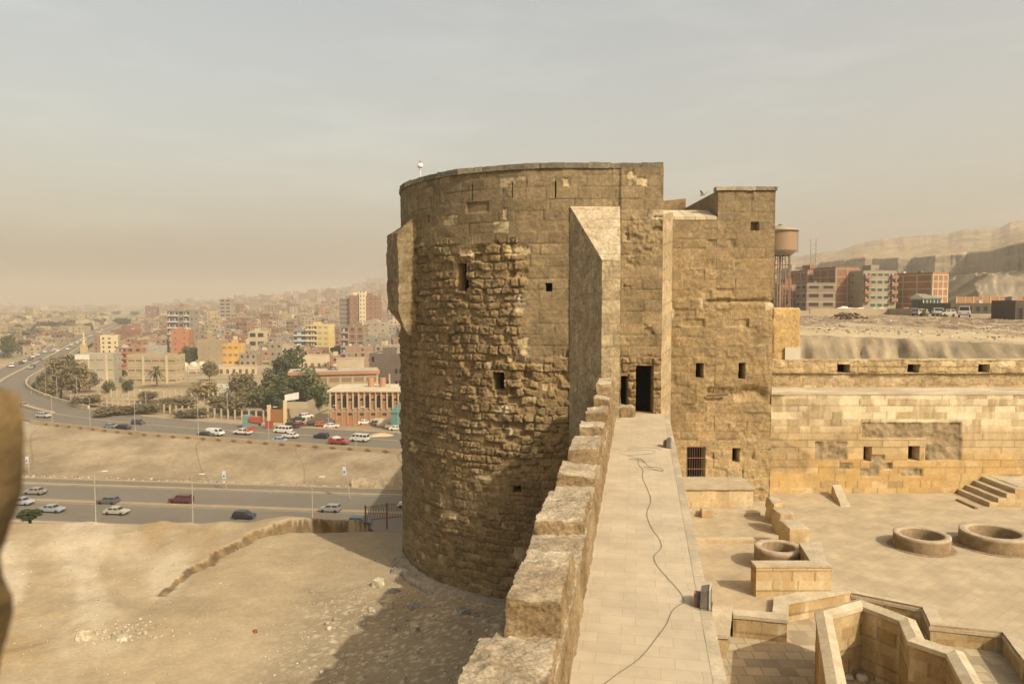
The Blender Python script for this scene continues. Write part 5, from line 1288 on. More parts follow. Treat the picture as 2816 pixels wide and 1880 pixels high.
def hero(name, label, px0, px1, ytop, d, col, nf, nc, cat="apartment block", rot=0.0, dep=None, style="plain", wcol=(.04, .035, .03), side=2, base_z=None, band=None, balc=(), ww=.32, wh=.42, frame=None, hut=True, sidecol=None, arch=False, group=None, miss=0.0):
    pc = P((px0 + px1) / 2, 830, d); z0 = float(hfar(pc.x, d)) if base_z is None else base_z
    W = (px1 - px0) * d / 2000 * 1.0; H = ZZ(ytop, d) - z0; dep = dep or min(W * 1.1, 14)
    root = empty(name, (pc.x, d + dep / 2, z0), rot); tag(root, label, cat, group)
    x0, x1, y0, y1 = -W / 2, W / 2, -dep / 2, dep / 2; fh = H / nf
    m = MB(); m.box(x0, x1, y0, y1, -5, H - .7, col)
    for (a, b, c_, e) in ((x0, x1, y0 - .002, y0 + .2), (x0, x1, y1 - .2, y1 + .002), (x0 - .002, x0 + .2, y0 + .2, y1 - .2), (x1 - .2, x1 + .002, y0 + .2, y1 - .2)): m.box(a, b, c_, e, H - .7, H, col)
    if style in ("frame", "band"):
        for k in range(nf): m.box(x0 - .06, x1 + .06, y0 - .06, y1 + .06, (k + 1) * fh - .75 if k < nf - 1 else H - .95, (k + 1) * fh - .42 if k < nf - 1 else H - .65, frame or CONC)
    if style == "frame":
        for k in range(nc + 1):
            xx = x0 - .03 + (x1 - x0 - .34) * k / nc; m.box(xx, xx + .4, y0 - .09, y0, 0, H - .7, frame or CONC)
        for k in range(4):
            yy = y0 + (y1 - y0 - .4) * k / 3
            for xx in (x0 - .09, x1): m.box(xx, xx + .09, yy, yy + .4, 0, H - .7, frame or CONC)
    m.build("wall", M_city, root)
    m = MB(); m.box(x0 + .2, x1 - .2, y0 + .2, y1 - .2, H - .9, H - .62, (.45, .40, .30))
    rng = random.Random(int(px0 * 7 + d))
    for k in range(rng.randint(2, 5)):
        a, b = rng.uniform(x0 + .5, x1 - 1.6), rng.uniform(y0 + .4, y1 - 1.2); s = rng.uniform(.5, 1.2); g = rng.choice([.2, .4, .6]); m.box(a, a + s, b, b + s, H - .62, H - .4 + s, (g, g * .9, g * .75))
    m.build("roof", M_city, root)
    if hut:
        m = MB(); a = x0 + W * rng.uniform(.15, .55); m.box(a, a + W * .25, y0 + dep * .3, y0 + dep * .7, H - .62, H + 1.9, sidecol or col); m.build("stair_hut", M_city, root)
    for k in range(rng.randint(1, 3)):
        m = MB(); m.dish((rng.uniform(x0 + .8, x1 - .8), y0 + .8, H + .5), .65, (.68, .65, .58)); m.tube([(m.V[0][0] - .01, m.V[0][1], H - .6), (m.V[0][0] - .01, m.V[0][1], H + .3)], .05, (.3, .3, .3), 4); m.build("satellite_dish", M_plain, root)
    win = None; cw = W / nc
    for f in range(nf):
        for k in range(nc):
            if (k in balc) or rng.random() < miss: continue
            if win is None:
                m = MB(); a, h2_ = cw * ww, fh * wh
                fc = tuple(min(.75, c * 1.2) for c in col)
                m.box(-a - .1, a + .1, -.07, 0, -.12, 0, fc); m.box(-a - .1, a + .1, -.07, 0, h2_, h2_ + .1, fc); m.box(-a - .1, -a, -.07, 0, 0, h2_, fc); m.box(a, a + .1, -.07, 0, 0, h2_, fc)
                m.poly([(-a, -.02, 0), (a, -.02, 0), (a, -.02, h2_), (-a, -.02, h2_)], wcol)
                if arch: m.poly([(-a, -.02, h2_ + .1), (a, -.02, h2_ + .1), (a * .5, -.02, h2_ + .1 + a * .8), (-a * .5, -.02, h2_ + .1 + a * .8)], wcol)
                win = m.build("window", M_city, root); o = win
            else: o = win.copy(); sc.collection.objects.link(o); o.parent = root
            o.location = (x0 + cw * (k + .5), y0, f * fh + fh * .32)
    for sgn in ((1,) if px0 < CX else (-1,)):
        for f in range(nf):
            for k in range(side):
                if win is None or rng.random() < .3: continue
                o = win.copy(); sc.collection.objects.link(o); o.parent = root; o.scale = (.6, 1, .8)
                o.rotation_euler = (0, 0, sgn * math.pi / 2); o.location = (x1 if sgn > 0 else x0, y0 + dep * (k + .5) / side, f * fh + fh * .35)
    bl = None
    for k in balc:
        for f in range(1, nf):
            if bl is None:
                m = MB(); a = cw * .46; bc = band or tuple(min(.78, c * 1.1) for c in col)
                m.box(-a, a, -1.1, 0, -.15, 0, bc); m.box(-a, a, -1.1, -.98, 0, 1.0, bc); m.box(-a, -a + .12, -.98, 0, 0, 1.0, bc); m.box(a - .12, a, -.98, 0, 0, 1.0, bc)
                m.poly([(-a * .9, -.02, .02), (a * .9, -.02, .02), (a * .9, -.02, fh * .75), (-a * .9, -.02, fh * .75)], (.06, .05, .045))
                m.box(-a * .5, a * .1, -.1, -.06, 1.0, fh * .62, (.5, .45, .38))
                bl = m.build("balcony", M_city, root); o = bl
            else: o = bl.copy(); sc.collection.objects.link(o); o.parent = root
            o.location = (x0 + cw * (k + .5), y0, f * fh)
    HER.append((px0, px1, d)); return root
HER = []
r10 = R(-8)
hero("apartment_building", "tall yellow apartment block with white balconies on its left bay", 840, 905, 893, 500, YEL, 6, 4, balc=(0, 1), rot=R(-4), wcol=(.40, .36, .17), band=(.72, .60, .40), dep=13)
hero("apartment_building", "small bright orange building with three storeys", 607, 655, 945, 440, ORG, 3, 3, dep=10, rot=R(-2), wcol=(.28, .2, .1), ww=.3, wh=.32)
hero("apartment_building", "wide tan plastered block left of the small orange building", 541, 604, 934, 437, TAN, 5, 3, dep=12, ww=.1, wh=.2, wcol=(.22, .18, .12))
hero("public_building", "long beige building with dark ribbon windows and two pale pilasters behind the palm", 345, 482, 975, 345, BEIGE, 3, 6, cat="public building", dep=9, rot=R(-3), ww=.42, wh=.14, wcol=(.16, .12, .08), style="band", frame=(.56, .47, .30), hut=False)
hero("public_building", "pale beige curved-front building beside the white billboard", 205, 302, 972, 350, (.42, .38, .28), 3, 4, cat="public building", dep=9, rot=R(6), ww=.40, wh=.10, wcol=(.2, .15, .1), style="band", hut=False)
hero("apartment_building", "tall grey block with pale balcony bands in the left part of the city", 459, 522, 852, 560, GREY, 7, 4, balc=(0, 1, 3), band=(.55, .55, .50), dep=14, rot=R(-3))
hero("apartment_building", "ten-storey brick tower with a cream window strip, the tallest block near the round tower", 962, 1036, 812, 600, BRICK, 11, 5, dep=18, rot=R(-4), style="band", wcol=(.5, .42, .28), ww=.12, wh=.2)
hero("apartment_building", "grey banded tower block joined to the left of the tallest brick tower", 934, 962, 820, 604, GREY, 11, 1, dep=16, style="band", frame=(.24, .22, .18), wcol=(.14, .13, .11), ww=.45, wh=.35, rot=R(-4))
hero("apartment_building", "brick-topped block with purple and yellow balconies right of the yellow block", 936, 1000, 896, 470, BRICK, 5, 3, balc=(0,), dep=13, style="frame", band=(.40, .28, .30), wcol=(.1, .08, .06), ww=.2)
hero("apartment_building", "grey plastered block with small openings beside the brick-topped block", 1000, 1066, 925, 452, GREY, 4, 3, dep=12, ww=.12, wh=.25)
hero("apartment_building", "taller grey block rising behind the grey plastered block", 1002, 1062, 884, 520, (.38, .335, .25), 6, 3, dep=12, ww=.14, wh=.2)
hero("apartment_building", "dark brown unfinished block under a pale roof, just left of the round tower", 1017, 1125, 972, 282, (.16, .125, .10), 4, 5, cat="unfinished block", dep=14, rot=R(-5), ww=.17, wh=.4, wcol=(.02, .015, .015), miss=.3)
hero("apartment_building", "grey block with pale blue balconies left of the yellow block", 797, 838, 908, 500, (.24, .225, .20), 5, 1, balc=(0,), band=(.42, .52, .52), dep=15, rot=R(14))
hero("apartment_building", "dark grey block with open dark rooms between the orange and the yellow building", 738, 792, 941, 440, (.34, .28, .2), 3, 3, dep=11, ww=.16, wh=.3, frame=(.55, .5, .4))
hero("apartment_building", "cream concrete frame with open dark bays above the small orange building", 682, 726, 911, 520, CREAM, 3, 2, dep=10, ww=.36, wh=.5)
hero("apartment_building", "low red-roofed shed row right of the small orange building", 655, 702, 972, 432, (.34, .27, .2), 2, 3, dep=9, ww=.2)
hero("apartment_building", "broad red-brown brick block at the left edge of the dense quarter", 303, 360, 906, 620, BRICK, 3, 3, dep=15, ww=.1, wh=.2, rot=R(-6))
hero("apartment_building", "brown brick slab directly below the grey banded tall block", 388, 462, 914, 600, BRICK2, 3, 4, dep=14, ww=.12, wh=.2)
hero("apartment_building", "tall orange-red brick block with a deep shadowed side left of the tan block", 465, 512, 906, 520, (.42, .19, .10), 5, 2, dep=12, ww=.1, wh=.2, rot=R(8))
hero("apartment_building", "small brick and cream block with red balconies behind the long beige building", 323, 386, 955, 420, (.36, .2, .13), 4, 3, dep=11, balc=(0,), band=(.45, .16, .10), ww=.25)
hero("apartment_building", "blank grey gable with a painted white patch behind the long beige building", 386, 434, 951, 425, (.40, .37, .31), 4, 2, dep=10, ww=.1, wh=.15)
hero("apartment_building", "wide brown brick slab in the middle of the dense quarter", 616, 682, 882, 760, BRICK2, 3, 5, dep=14, ww=.1, wh=.2)
hero("apartment_building", "tall hazy tower on pale floors left of centre in the far city", 604, 634, 822, 900, (.36, .30, .24), 9, 2, dep=15, style="band", ww=.35)
hero("apartment_building", "pale cream slab tower standing beyond the flyover", 207, 236, 882, 1050, CREAM, 8, 4, dep=20, ww=.15, wh=.25)
hero("apartment_building", "small pale block right of the cream slab tower", 241, 256, 899, 1050, CREAM, 5, 2, dep=12, ww=.15)
for o_ in list(sc.objects):
    if o_.name.startswith("public_building"):
        w_ = [c for c in o_.children if c.name.startswith("wall")][0]; bb_ = [Vector(c) for c in w_.bound_box]; xm = max(c.x for c in bb_); ym = min(c.y for c in bb_); zm_ = max(c.z for c in bb_)
        for fr in (-.35, .62):
            m = MB(); m.box(xm * fr - .5, xm * fr + .5, ym - .35, ym - .01, -1, zm_ - .4, (.60, .50, .31)); m.build("pilaster", M_city, o_)
for o_ in list(sc.objects):
    if o_.get("label", "").startswith("ten-storey brick tower"):
        w_ = [c for c in o_.children if c.name.startswith("wall")][0]; zm_ = max(Vector(c).z for c in w_.bound_box); ym = min(Vector(c).y for c in w_.bound_box)
        m = MB(); m.box(-2.6, 2.8, ym - .9, ym + 3, -1, zm_ + 3.4, (.72, .62, .42))
        for k in range(14):
            for xx in (-1.6, 1.0): m.box(xx, xx + .8, ym - .95, ym - .9, 1.2 + k * 3.4, 2.5 + k * 3.4, (.06, .045, .04))
        m.box(-8.5, -4.5, ym + 1, ym + 5, zm_, zm_ + 2.6, (.74, .64, .42)); m.build("stair_tower", M_city, o_)
# arcaded unfinished brick hall beside the tower
ab = P(1010, 1180, 217); az = -37.6; hall = empty("brick_hall", (ab.x, 222, az)); tag(hall, "unfinished red brick hall with concrete ribs and tall arched openings beside the parking lot", "building")
Wd = (1135 - 905) * 217 / 2000; Hh = ZZ(1078, 217) - az; x0 = -Wd / 2
m = MB(); m.box(-Wd / 2, Wd / 2, 0, 16, -4, Hh - .5, (.45, .215, .11)); m.box(-Wd / 2 - .1, Wd / 2 + .1, -.15, 0, Hh * .36, Hh * .36 + .9, (.42, .33, .21)); m.build("wall", M_city, hall)
m = MB(); m.box(-Wd / 2 - .6, Wd / 2 + .6, -.8, 17, Hh - .5, Hh, (.62, .54, .38)); m.build("roof", M_city, hall)
rib = None
for k in range(15):
    if rib is None: m = MB(); m.box(-.22, .22, -.55, 0, Hh * .36 + .9, Hh - .5, (.50, .41, .26)); m.box(-.22, .22, -.2, 0, 0, Hh * .36, (.40, .31, .19)); rib = m.build("rib", M_city, hall); o = rib
    else: o = rib.copy(); sc.collection.objects.link(o); o.parent = hall
    o.location = (x0 + .3 + (Wd - .6) * k / 14, 0, 0)
aw = None
for k in (0, 2, 4, 6, 8, 10, 12):
    if aw is None:
        m = MB(); hh = Hh * .36 + 1.4; m.poly([(-.62, -.03, hh), (.62, -.03, hh), (.62, -.03, hh + 3.1), (.4, -.03, hh + 3.7), (0, -.03, hh + 4.0), (-.4, -.03, hh + 3.7), (-.62, -.03, hh + 3.1)], (.03, .022, .02)); m.box(-.7, .7, -.12, -.0, hh - .2, hh, (.5, .4, .26)); aw = m.build("window", M_city, hall); o = aw
    else: o = aw.copy(); sc.collection.objects.link(o); o.parent = hall
    o.location = (x0 + .3 + (Wd - .6) * (k + .5) / 14, 0, 0)
sw = None
for k in (1, 3, 5, 7, 9, 11):
    if sw is None: m = MB(); m.box(-.8, .8, -.3, -.02, Hh * .66, Hh * .66 + .18, (.5, .42, .28)); m.poly([(-.5, -.03, Hh * .66 + .3), (.5, -.03, Hh * .66 + .3), (.5, -.03, Hh * .66 + 1.0), (-.5, -.03, Hh * .66 + 1.0)], (.03, .02, .02)); m.poly([(-.9, -.03, Hh * .27), (.9, -.03, Hh * .27), (.9, -.03, Hh * .27 + .6), (-.9, -.03, Hh * .27 + .6)], (.05, .03, .025)); sw = m.build("window", M_city, hall); o = sw
    else: o = sw.copy(); sc.collection.objects.link(o); o.parent = hall
    o.location = (x0 + .3 + (Wd - .6) * (k + .5) / 14, 0, 0)
for k, xx in enumerate((-1.5, 2.2)):
    m = MB(); m.lathe((xx, 9, Hh), [(1.0, 0), (1.0, 2.9), (.6, 3.0)], (.50, .27, .15), 10); m.build("brick_drum", M_city, hall)
for k, xx in enumerate((0.6, 4.4)):
    m = MB(); m.box(xx, xx + .4, 8, 8.4, Hh, Hh + 4.2, (.5, .42, .28)); m.build("column_stub", M_city, hall)
# long low building with red band
lb = P(905, 1075, 262); lz = -38.2; low = empty("long_hall", (lb.x, 270, lz), R(14)); tag(low, "long low tan building with a red-brown roof band behind the trees", "building")
Wl = 31; Hl = ZZ(1022, 262) - lz
m = MB(); m.box(-Wl / 2, Wl / 2, -6, 6, -4, Hl - 1.2, (.45, .36, .22)); m.build("wall", M_city, low)
m = MB(); m.box(-Wl / 2 - .8, Wl / 2 + .8, -6.8, 6.8, Hl - 1.2, Hl, (.44, .22, .13)); m.box(-Wl / 2 - .4, Wl / 2 + .4, -6.3, 6.3, Hl, Hl + .06, (.48, .44, .34)); m.build("roof", M_city, low)
wn = None
for f in (0, 1, 2):
    for k in range(7):
        if wn is None: m = MB(); m.poly([(-1.7, -.05, 0), (1.7, -.05, 0), (1.7, -.05, 1.7), (-1.7, -.05, 1.7)], (.26, .19, .11)); m.box(-1.9, 1.9, -.15, -.0, -.15, -.0, (.5, .42, .28)); m.box(1.9, 2.1, -.25, 0, -1.5, 2.3, (.52, .43, .28)); wn = m.build("window", M_city, low); o = wn
        else: o = wn.copy(); sc.collection.objects.link(o); o.parent = low
        o.location = (-Wl / 2 + 2.2 + k * 4.4, -6, 1.6 + f * (Hl - 2) / 3)
# teal tent-like structure by the tower
tp = P(1092, 1140, 205); te = empty("teal_pavilion", (tp.x, 205, -36.4)); tag(te, "teal green panelled pavilion with a slanting roof beside the brick hall", "pavilion")
m = MB(); m.hexa([(-1.8, 0, 1.5), (6, 0, 1.5), (6, 5, 1.5), (-1.8, 5, 1.5), (-1.8, 0, 5.0), (6, 0, 6.2), (6, 5, 6.2), (-1.8, 5, 5.0)], (.12, .25, .22)); m.build("wall", M_city, te)
m = MB(); m.hexa([(-2.2, -.3, 5.0), (6.2, -.3, 5.0), (6.2, 5.4, 5.0), (-2.2, 5.4, 5.0), (-2.1, -.3, 5.3), (2.4, -.3, 9.4), (2.4, 5.4, 9.4), (-2.1, 5.4, 5.3)], (.14, .29, .26)); m.build("roof", M_city, te)
m = MB(); m.box(-3.4, 6, -1.0, 5, .9, 1.5, (.40, .33, .22)); m.box(-3.0, 6, -.6, 5, -1, .9, (.18, .14, .10)); m.build("base", M_city, te)
# minaret
mp_ = P(231, 970, 455); mz = float(hfar(mp_.x, 455)); mi = empty("minaret", (mp_.x, 455, mz)); tag(mi, "slender cream minaret beside the flyover", "minaret")
Hm = ZZ(914, 455) - mz; m = MB(); m.box(-1.5, 1.5, -1.5, 1.5, -2, Hm * .62, (.55, .43, .22)); m.build("shaft", M_city, mi)
m = MB(); m.lathe((0, 0, 0), [(1.8, Hm * .62), (1.8, Hm * .64), (.9, Hm * .65), (.8, Hm * .8), (1.2, Hm * .81), (1.2, Hm * .83), (.5, Hm * .84), (.45, Hm * .9), (.7, Hm * .93), (.05, Hm)], (.60, .50, .30), 12); m.build("gallery", M_city, mi)
# white billboards
bp_ = P(225, 985, 335); bb = empty("billboard", (bp_.x, 335, -38.5)); tag(bb, "blank white billboard on the roof line beside the minaret", "billboard")
m = MB(); zb0, zb1 = ZZ(988, 335) + 38.5, ZZ(975, 335) + 38.5; m.box(-3.3, 3.3, 0, .3, zb0, zb1, (.78, .72, .60)); m.build("panel", M_plain, bb)
m = MB(); m.box(-2.2, -1.9, .3, .6, 0, zb1, (.3, .26, .2)); m.box(1.9, 2.2, .3, .6, 0, zb1, (.3, .26, .2)); m.build("posts", M_plain, bb)
# white-roofed hut in the brown yard
hp_ = P(600, 1060, 300); hu = empty("shed", (hp_.x, 290, float(hfar(hp_.x, 290))), R(5)); tag(hu, "grey sheet-roofed shed with a small pink-white front beyond the fence", "shed")
m = MB(); m.hexa([(-4, -5, 3.2), (8, -5, 2.4), (8, 6, 4.4), (-4, 6, 5.2), (-4, -5, 3.4), (8, -5, 2.6), (8, 6, 4.6), (-4, 6, 5.4)], (.50, .46, .37)); m.build("roof", M_city, hu)
m = MB(); m.box(-3.6, 7.6, -4.6, 5.8, -1, 2.4, (.40, .34, .25)); m.build("wall", M_city, hu)
m = MB(); m.box(-4, .6, -5.6, -4.7, -1, 3.1, (.66, .55, .47)); m.build("porch", M_city, hu)
# row of white domed pavilions behind the yard
for k, px in enumerate((502, 528, 551)):
    d = 395; q = P(px, 1000, d); m = MB(); m.box(-2.3, 2.3, 0, 4, 2.6, 4.4, (.66, .58, .42)); m.lathe((0, 2, 4.4), [(2.3, 0), (1.8, 1.2), (.9, 1.9), (.02, 2.1)], (.68, .60, .45), 12)
    for xx in (-2.1, 2.1): m.tube([(xx, .2, 0), (xx, .2, 2.7)], .15, (.62, .54, .4), 5)
    o = m.build("domed_kiosk", M_city); o.location = (q.x, d, float(hfar(q.x, d))); tag(o, ["leftmost", "middle", "rightmost"][k] + " of the three white domed kiosks right of the long beige building", "kiosk", "white domed kiosks")
# long low cream wall/arcade right of the kiosks
for (pa, pb, yt, d, lab) in ((600, 705, 1005, 385, "long low cream arcade wall below the small orange building"), (925, 1000, 985, 330, "cream colonnade wall behind the red-banded building"), (832, 905, 975, 380, "cream garden wall at the foot of the yellow block")):
    a, b = XX(pa, yt, d), XX(pb, yt, d); z = float(hfar((a + b) / 2, d)); hgt_ = ZZ(yt, d) - z; m = MB(); m.box(a, b, d, d + 1, z - 2, z + hgt_, (.60, .50, .33))
    n = int((b - a) / 3.2)
    for k in range(n): xx = a + (b - a) * (k + .25) / n; m.poly([(xx, d - .04, z + .4), (xx + 1.5, d - .04, z + .4), (xx + 1.5, d - .04, z + hgt_ * .6), (xx, d - .04, z + hgt_ * .6)], (.16, .11, .07))
    m.box(a - .2, b + .2, d - .2, d + 1.2, z + hgt_, z + hgt_ + .25, (.66, .57, .40))
    tag(m.build("arcade_wall", M_city), lab, "wall")

# random city
rng = random.Random(77); pal = [BRICK, BRICK2, (.29, .18, .125), (.33, .22, .15), GREY, (.36, .31, .24), TAN, TAN, (.40, .34, .24), (.40, .34, .24), BEIGE, CREAM, (.30, .20, .15)]
def road_px(y): i = np.searchsorted(IND[:, 1], y); i = min(max(i, 1), len(IND) - 1); return CX + 2000 * IND[i, 0] / IND[i, 1]
mass = MB(); n_ind = 0; y = 395.0; GRP = "blocks of the dense hazy city"
while y < 5200:
    px = -90.0
    while px < 1150:
        w = rng.uniform(9, 17) * (1 if y < 1500 else 1.5); d = rng.uniform(9, 14); step = (w * 1.04 + rng.uniform(0, 1.5) ** 2) / y * 2000
        c_px = px + step / 2; rp = road_px(y); left = c_px < rp - 75
        px += step
        if not left and c_px < rp + (45 if y > 480 else 80): continue
        if left and rng.random() < (.25 if y < 900 else .1): continue
        if y < 430: continue
        if y < 500 and c_px < 590: continue
        yy = y + rng.uniform(-.5, .5) * y * .035
        if any(h_[0] - 4 - 900 / h_[2] < c_px < h_[1] + 4 + 900 / h_[2] and abs(yy - h_[2]) < 32 for h_ in HER): continue
        nf = rng.choice([3, 4, 4, 5, 5, 6]) if not left else rng.choice([1, 2, 2, 3, 4])
        if y > 900 and rng.random() < .05: nf += rng.randint(2, 5)
        if y < 700 and not left: nf = rng.choice([2, 3, 3, 4, 4, 5])
        if y > 600 and c_px > 600: nf += rng.choice([0, 1, 1, 2])
        col = rng.choice(pal if not left else [TAN, BEIGE, CREAM, GREY, BRICK2, TAN]); k_ = rng.uniform(.85, 1.15); col = tuple(c * k_ for c in col)
        x = (c_px - CX) * yy / 2000; z = float(hfar(x, yy)); rot = R(rng.choice([-12, -6, 4, 10, 20]) + rng.uniform(-4, 4))
        brick = col[0] > col[1] * 1.5
        m = simple_building(rng, w, d, nf, col, 'brick' if brick and rng.random() < .7 else rng.choice(['plain', 'plain', 'balcony']))
        if n_ind < 245 and y < 1300:
            o = m.build("city_block", M_city); o.location = (x, yy, z); o.rotation_euler = (0, 0, rot)
            cn = "brick-red" if brick else ("pale cream" if col[0] > .55 else ("grey" if col[2] > col[0] * .62 and col[0] < .42 else "sandy tan"))
            zone = "beyond the flyover" if left else ("in front rows" if y < 640 else ("in middle rows" if y < 900 else "in hazy back rows")); zone += ", " + near_mark(c_px)
            hn = "low" if nf < 4 else ("mid-rise" if nf < 6 else "tall")
            tag(o, f"{hn} {cn} block {zone}", "city block", f"{hn} {cn} blocks {zone}"); n_ind += 1
        else: add_local(mass, m, (x, yy, z), rot)
    y *= 1.048 if y < 1500 else 1.07
tag(mass.build("distant_city", M_city), "mass of far brick and concrete blocks fading into the haze", "distant city", kind="stuff")

# ------------------------------------------------------------------ right-hand buildings on the plateau
RB = -2.2
hero("brick_building", "low red brick house behind the water tower legs", 2140, 2213, 781, 238, (.33, .15, .085), 2, 2, cat="house", base_z=RB, style="frame", dep=10, ww=.2, wh=.25, miss=.3, rot=R(4), side=1)
hero("brick_building", "narrow grey block with round dark windows above the low brick house", 2170, 2208, 741, 262, (.42, .39, .33), 4, 1, cat="house", base_z=RB, dep=9, ww=.12, wh=.2)
hero("brick_building", "dark-sided brick house with an orange upper room and a mast on its roof", 2208, 2281, 742, 250, (.36, .17, .095), 4, 2, cat="house", base_z=RB, style="frame", dep=12, ww=.12, wh=.25, rot=R(10), miss=.6)
hero("brick_building", "grey two-storey house with open loggias in front of the brick houses", 2216, 2296, 777, 228, (.27, .215, .15), 3, 2, cat="house", base_z=RB, dep=8, ww=.34, wh=.42, style="band", wcol=(.06, .045, .04), miss=.2, rot=R(2), hut=False)
hero("brick_building", "wide windowless brick block with a grey concrete grid", 2286, 2356, 733, 235, (.32, .165, .10), 5, 2, cat="apartment block", base_z=RB, style="frame", dep=13, rot=R(8), ww=.04, wh=.05, wcol=(.36, .17, .1), side=0, hut=False, frame=(.40, .335, .23))
hero("brick_building", "narrow cream block squeezed between two brick blocks", 2354, 2366, 768, 245, (.52, .46, .34), 4, 1, cat="house", base_z=RB, dep=8, ww=.25, wh=.3, hut=False)
bl_ = hero("brick_building", "concrete block with green-shuttered windows and stacked brick balconies", 2366, 2462, 744, 228, (.36, .315, .225), 5, 5, cat="apartment block", base_z=RB, dep=12, balc=(0, 4), band=(.32, .19, .12), style="band", frame=(.40, .36, .26), wcol=(.05, .10, .09), ww=.34, wh=.36, rot=R(5), side=1)
hero("brick_building", "square brick corner block with a pale concrete grid and a shadowed left side", 2528, 2592, 748, 222, (.36, .18, .10), 5, 3, cat="apartment block", base_z=RB, style="frame", dep=15, rot=R(24), ww=.03, wh=.05, wcol=(.4, .2, .12), side=0, hut=False, frame=(.52, .46, .32))
hero("brick_building", "long low dark building with an orange parapet at the right edge", 2600, 2830, 833, 178, (.10, .085, .065), 1, 10, cat="building", base_z=-3.3, dep=12, ww=.25, wh=.4, hut=False, rot=R(6), side=0, wcol=(.03, .03, .028))
a = P(2730, 822, 195); m = MB(); m.box(-9.5, 9.5, 0, .5, -3, 1.7, (.42, .22, .11))
for k in range(9): m.box(-9.6 + k * 2.36, -9.3 + k * 2.36, -.1, 0, -3, 1.8, (.5, .43, .28))
o = m.build("brick_parapet", M_city); o.location = (a.x, 196, ZZ(834, 195) + .1); o.rotation_euler = (0, 0, R(3)); tag(o, "long orange brick parapet wall rising above the low dark building", "wall")
hero("dark_building", "dark building cut by the right picture edge", 2793, 2850, 826, 120, (.11, .09, .07), 1, 2, cat="building", base_z=-4.5, dep=6, ww=.2, hut=False, side=0)
# kiosk with white window frames
kp = P(2546, 850, 196); ki = empty("glazed_kiosk", (kp.x, 196, -2.6), R(18)); tag(ki, "white-framed glazed kiosk with a sloping roof in front of the brick corner block", "kiosk")
m = MB(); m.box(-3.2, 3.2, -2, 2, 0, 1.1, (.42, .38, .30)); m.box(-3.2, 3.2, -2, 2, 3.2, 3.5, (.6, .58, .5))
for k in range(6): m.box(-3.2 + k * 1.22, -3.0 + k * 1.22, -2.02, -1.85, 1.1, 3.2, (.66, .64, .56))
m.build("frame", M_city, ki); m = MB(); m.box(-3.1, 3.1, -1.8, 1.8, 1.1, 3.2, (.08, .13, .11)); m.build("glazing", M_city, ki)
m = MB(); m.hexa([(-3.5, -2.4, 3.5), (3.5, -2.4, 3.5), (3.5, 2.4, 3.5), (-3.5, 2.4, 3.5), (-3.3, -2.3, 3.6), (3.4, -2.3, 3.6), (1.5, 2, 4.8), (-1.5, 2, 4.8)], (.24, .24, .19)); m.build("roof", M_city, ki)
# low wall
a, b = P(2228, 862, 165), P(2448, 862, 165); m = MB(); m.box(a.x, b.x, 165, 165.4, -4.5, ZZ(848, 165), (.42, .34, .22)); m.box(b.x - .4, b.x, 150, 165, -4.5, ZZ(848, 165), (.42, .34, .22))
tag(m.build("boundary_wall", M_plain), "long low rendered wall in front of the houses on the plateau", "wall")
for k, (px, py, s) in enumerate(((2308, 846, 1.1), (2318, 845, 1.3), (2332, 845, 1.2), (2352, 844, 1.2), (2366, 846, 1.0), (2405, 846, 1.0), (2422, 845, 1.1))):
    p = P(px, py + 3, 172); gb = GB(); stone(gb, (0, 0, 0), s * .9, 7000 + k, (.72, .68, .60), .6, 8); o = gb.build("white_sack", M_plain, None, True); o.location = (p.x, 172, -2.9)
    o.scale = (1.3, 1, 1.6); tag(o, "bulky white sack piled behind the low plateau wall", "sack", "white sacks behind the low plateau wall")
# mast on the roof
mp2 = P(2236, 735, 252); ma = MB()
for dx in (-.9, .9): ma.tube([(mp2.x + dx, 252, RB + 9), (mp2.x + dx, 252, ZZ(658, 252))], .16, (.36, .33, .29), 5)
for k in range(6): z = ZZ(735, 252) + k * 1.4; ma.tube([(mp2.x - .9, 252, z), (mp2.x + .9, 252, z + 1.2)], .07, (.36, .33, .29), 4)
tag(ma.build("antenna_mast", M_metal), "thin twin-pole antenna mast on a brick house roof", "mast")
# water tower
wt = P(2143, 840, 178); wz = -3.0; wat = empty("water_tower", (wt.x, 178, wz)); tag(wat, "rusty cylindrical water tank with a conical roof on thin steel legs", "water tower")
ze = ZZ(636, 178) - wz; zb2 = ZZ(690, 178) - wz; za_ = ZZ(616, 178) - wz; zf = ZZ(704, 178) - wz; rt = 42 * 178 / 2000
m = MB(); m.lathe((0, 0, 0), [(rt, zb2), (rt * 1.0, ze)], (.31, .20, .105), 28); m.build("tank", M_metal, wat, True)
m = MB(); m.lathe((0, 0, 0), [(rt * 1.12, ze - .02), (rt * 1.14, ze + .08), (rt * .5, (ze + za_) / 2 + .1), (.35, za_ - .3), (.7, za_ - .25), (.02, za_ + .1)], (.36, .29, .19), 28); m.build("roof", M_metal, wat, True)
m = MB(); m.lathe((0, 0, 0), [(rt * 1.04, zb2 + .1), (rt * 1.04, zb2), (rt * .62, zf)], (.24, .19, .13), 28); m.build("funnel", M_metal, wat, True)
for k in range(8):
    t = k * math.pi / 4 + .2; m = MB(); c_, s_ = math.cos(t), math.sin(t)
    m.tube([(c_ * rt * .60, s_ * rt * .60, zf + .2), (c_ * rt * .68, s_ * rt * .68, 0)], .13, (.26, .17, .11), 5); m.build("leg", M_metal, wat)
m = MB()
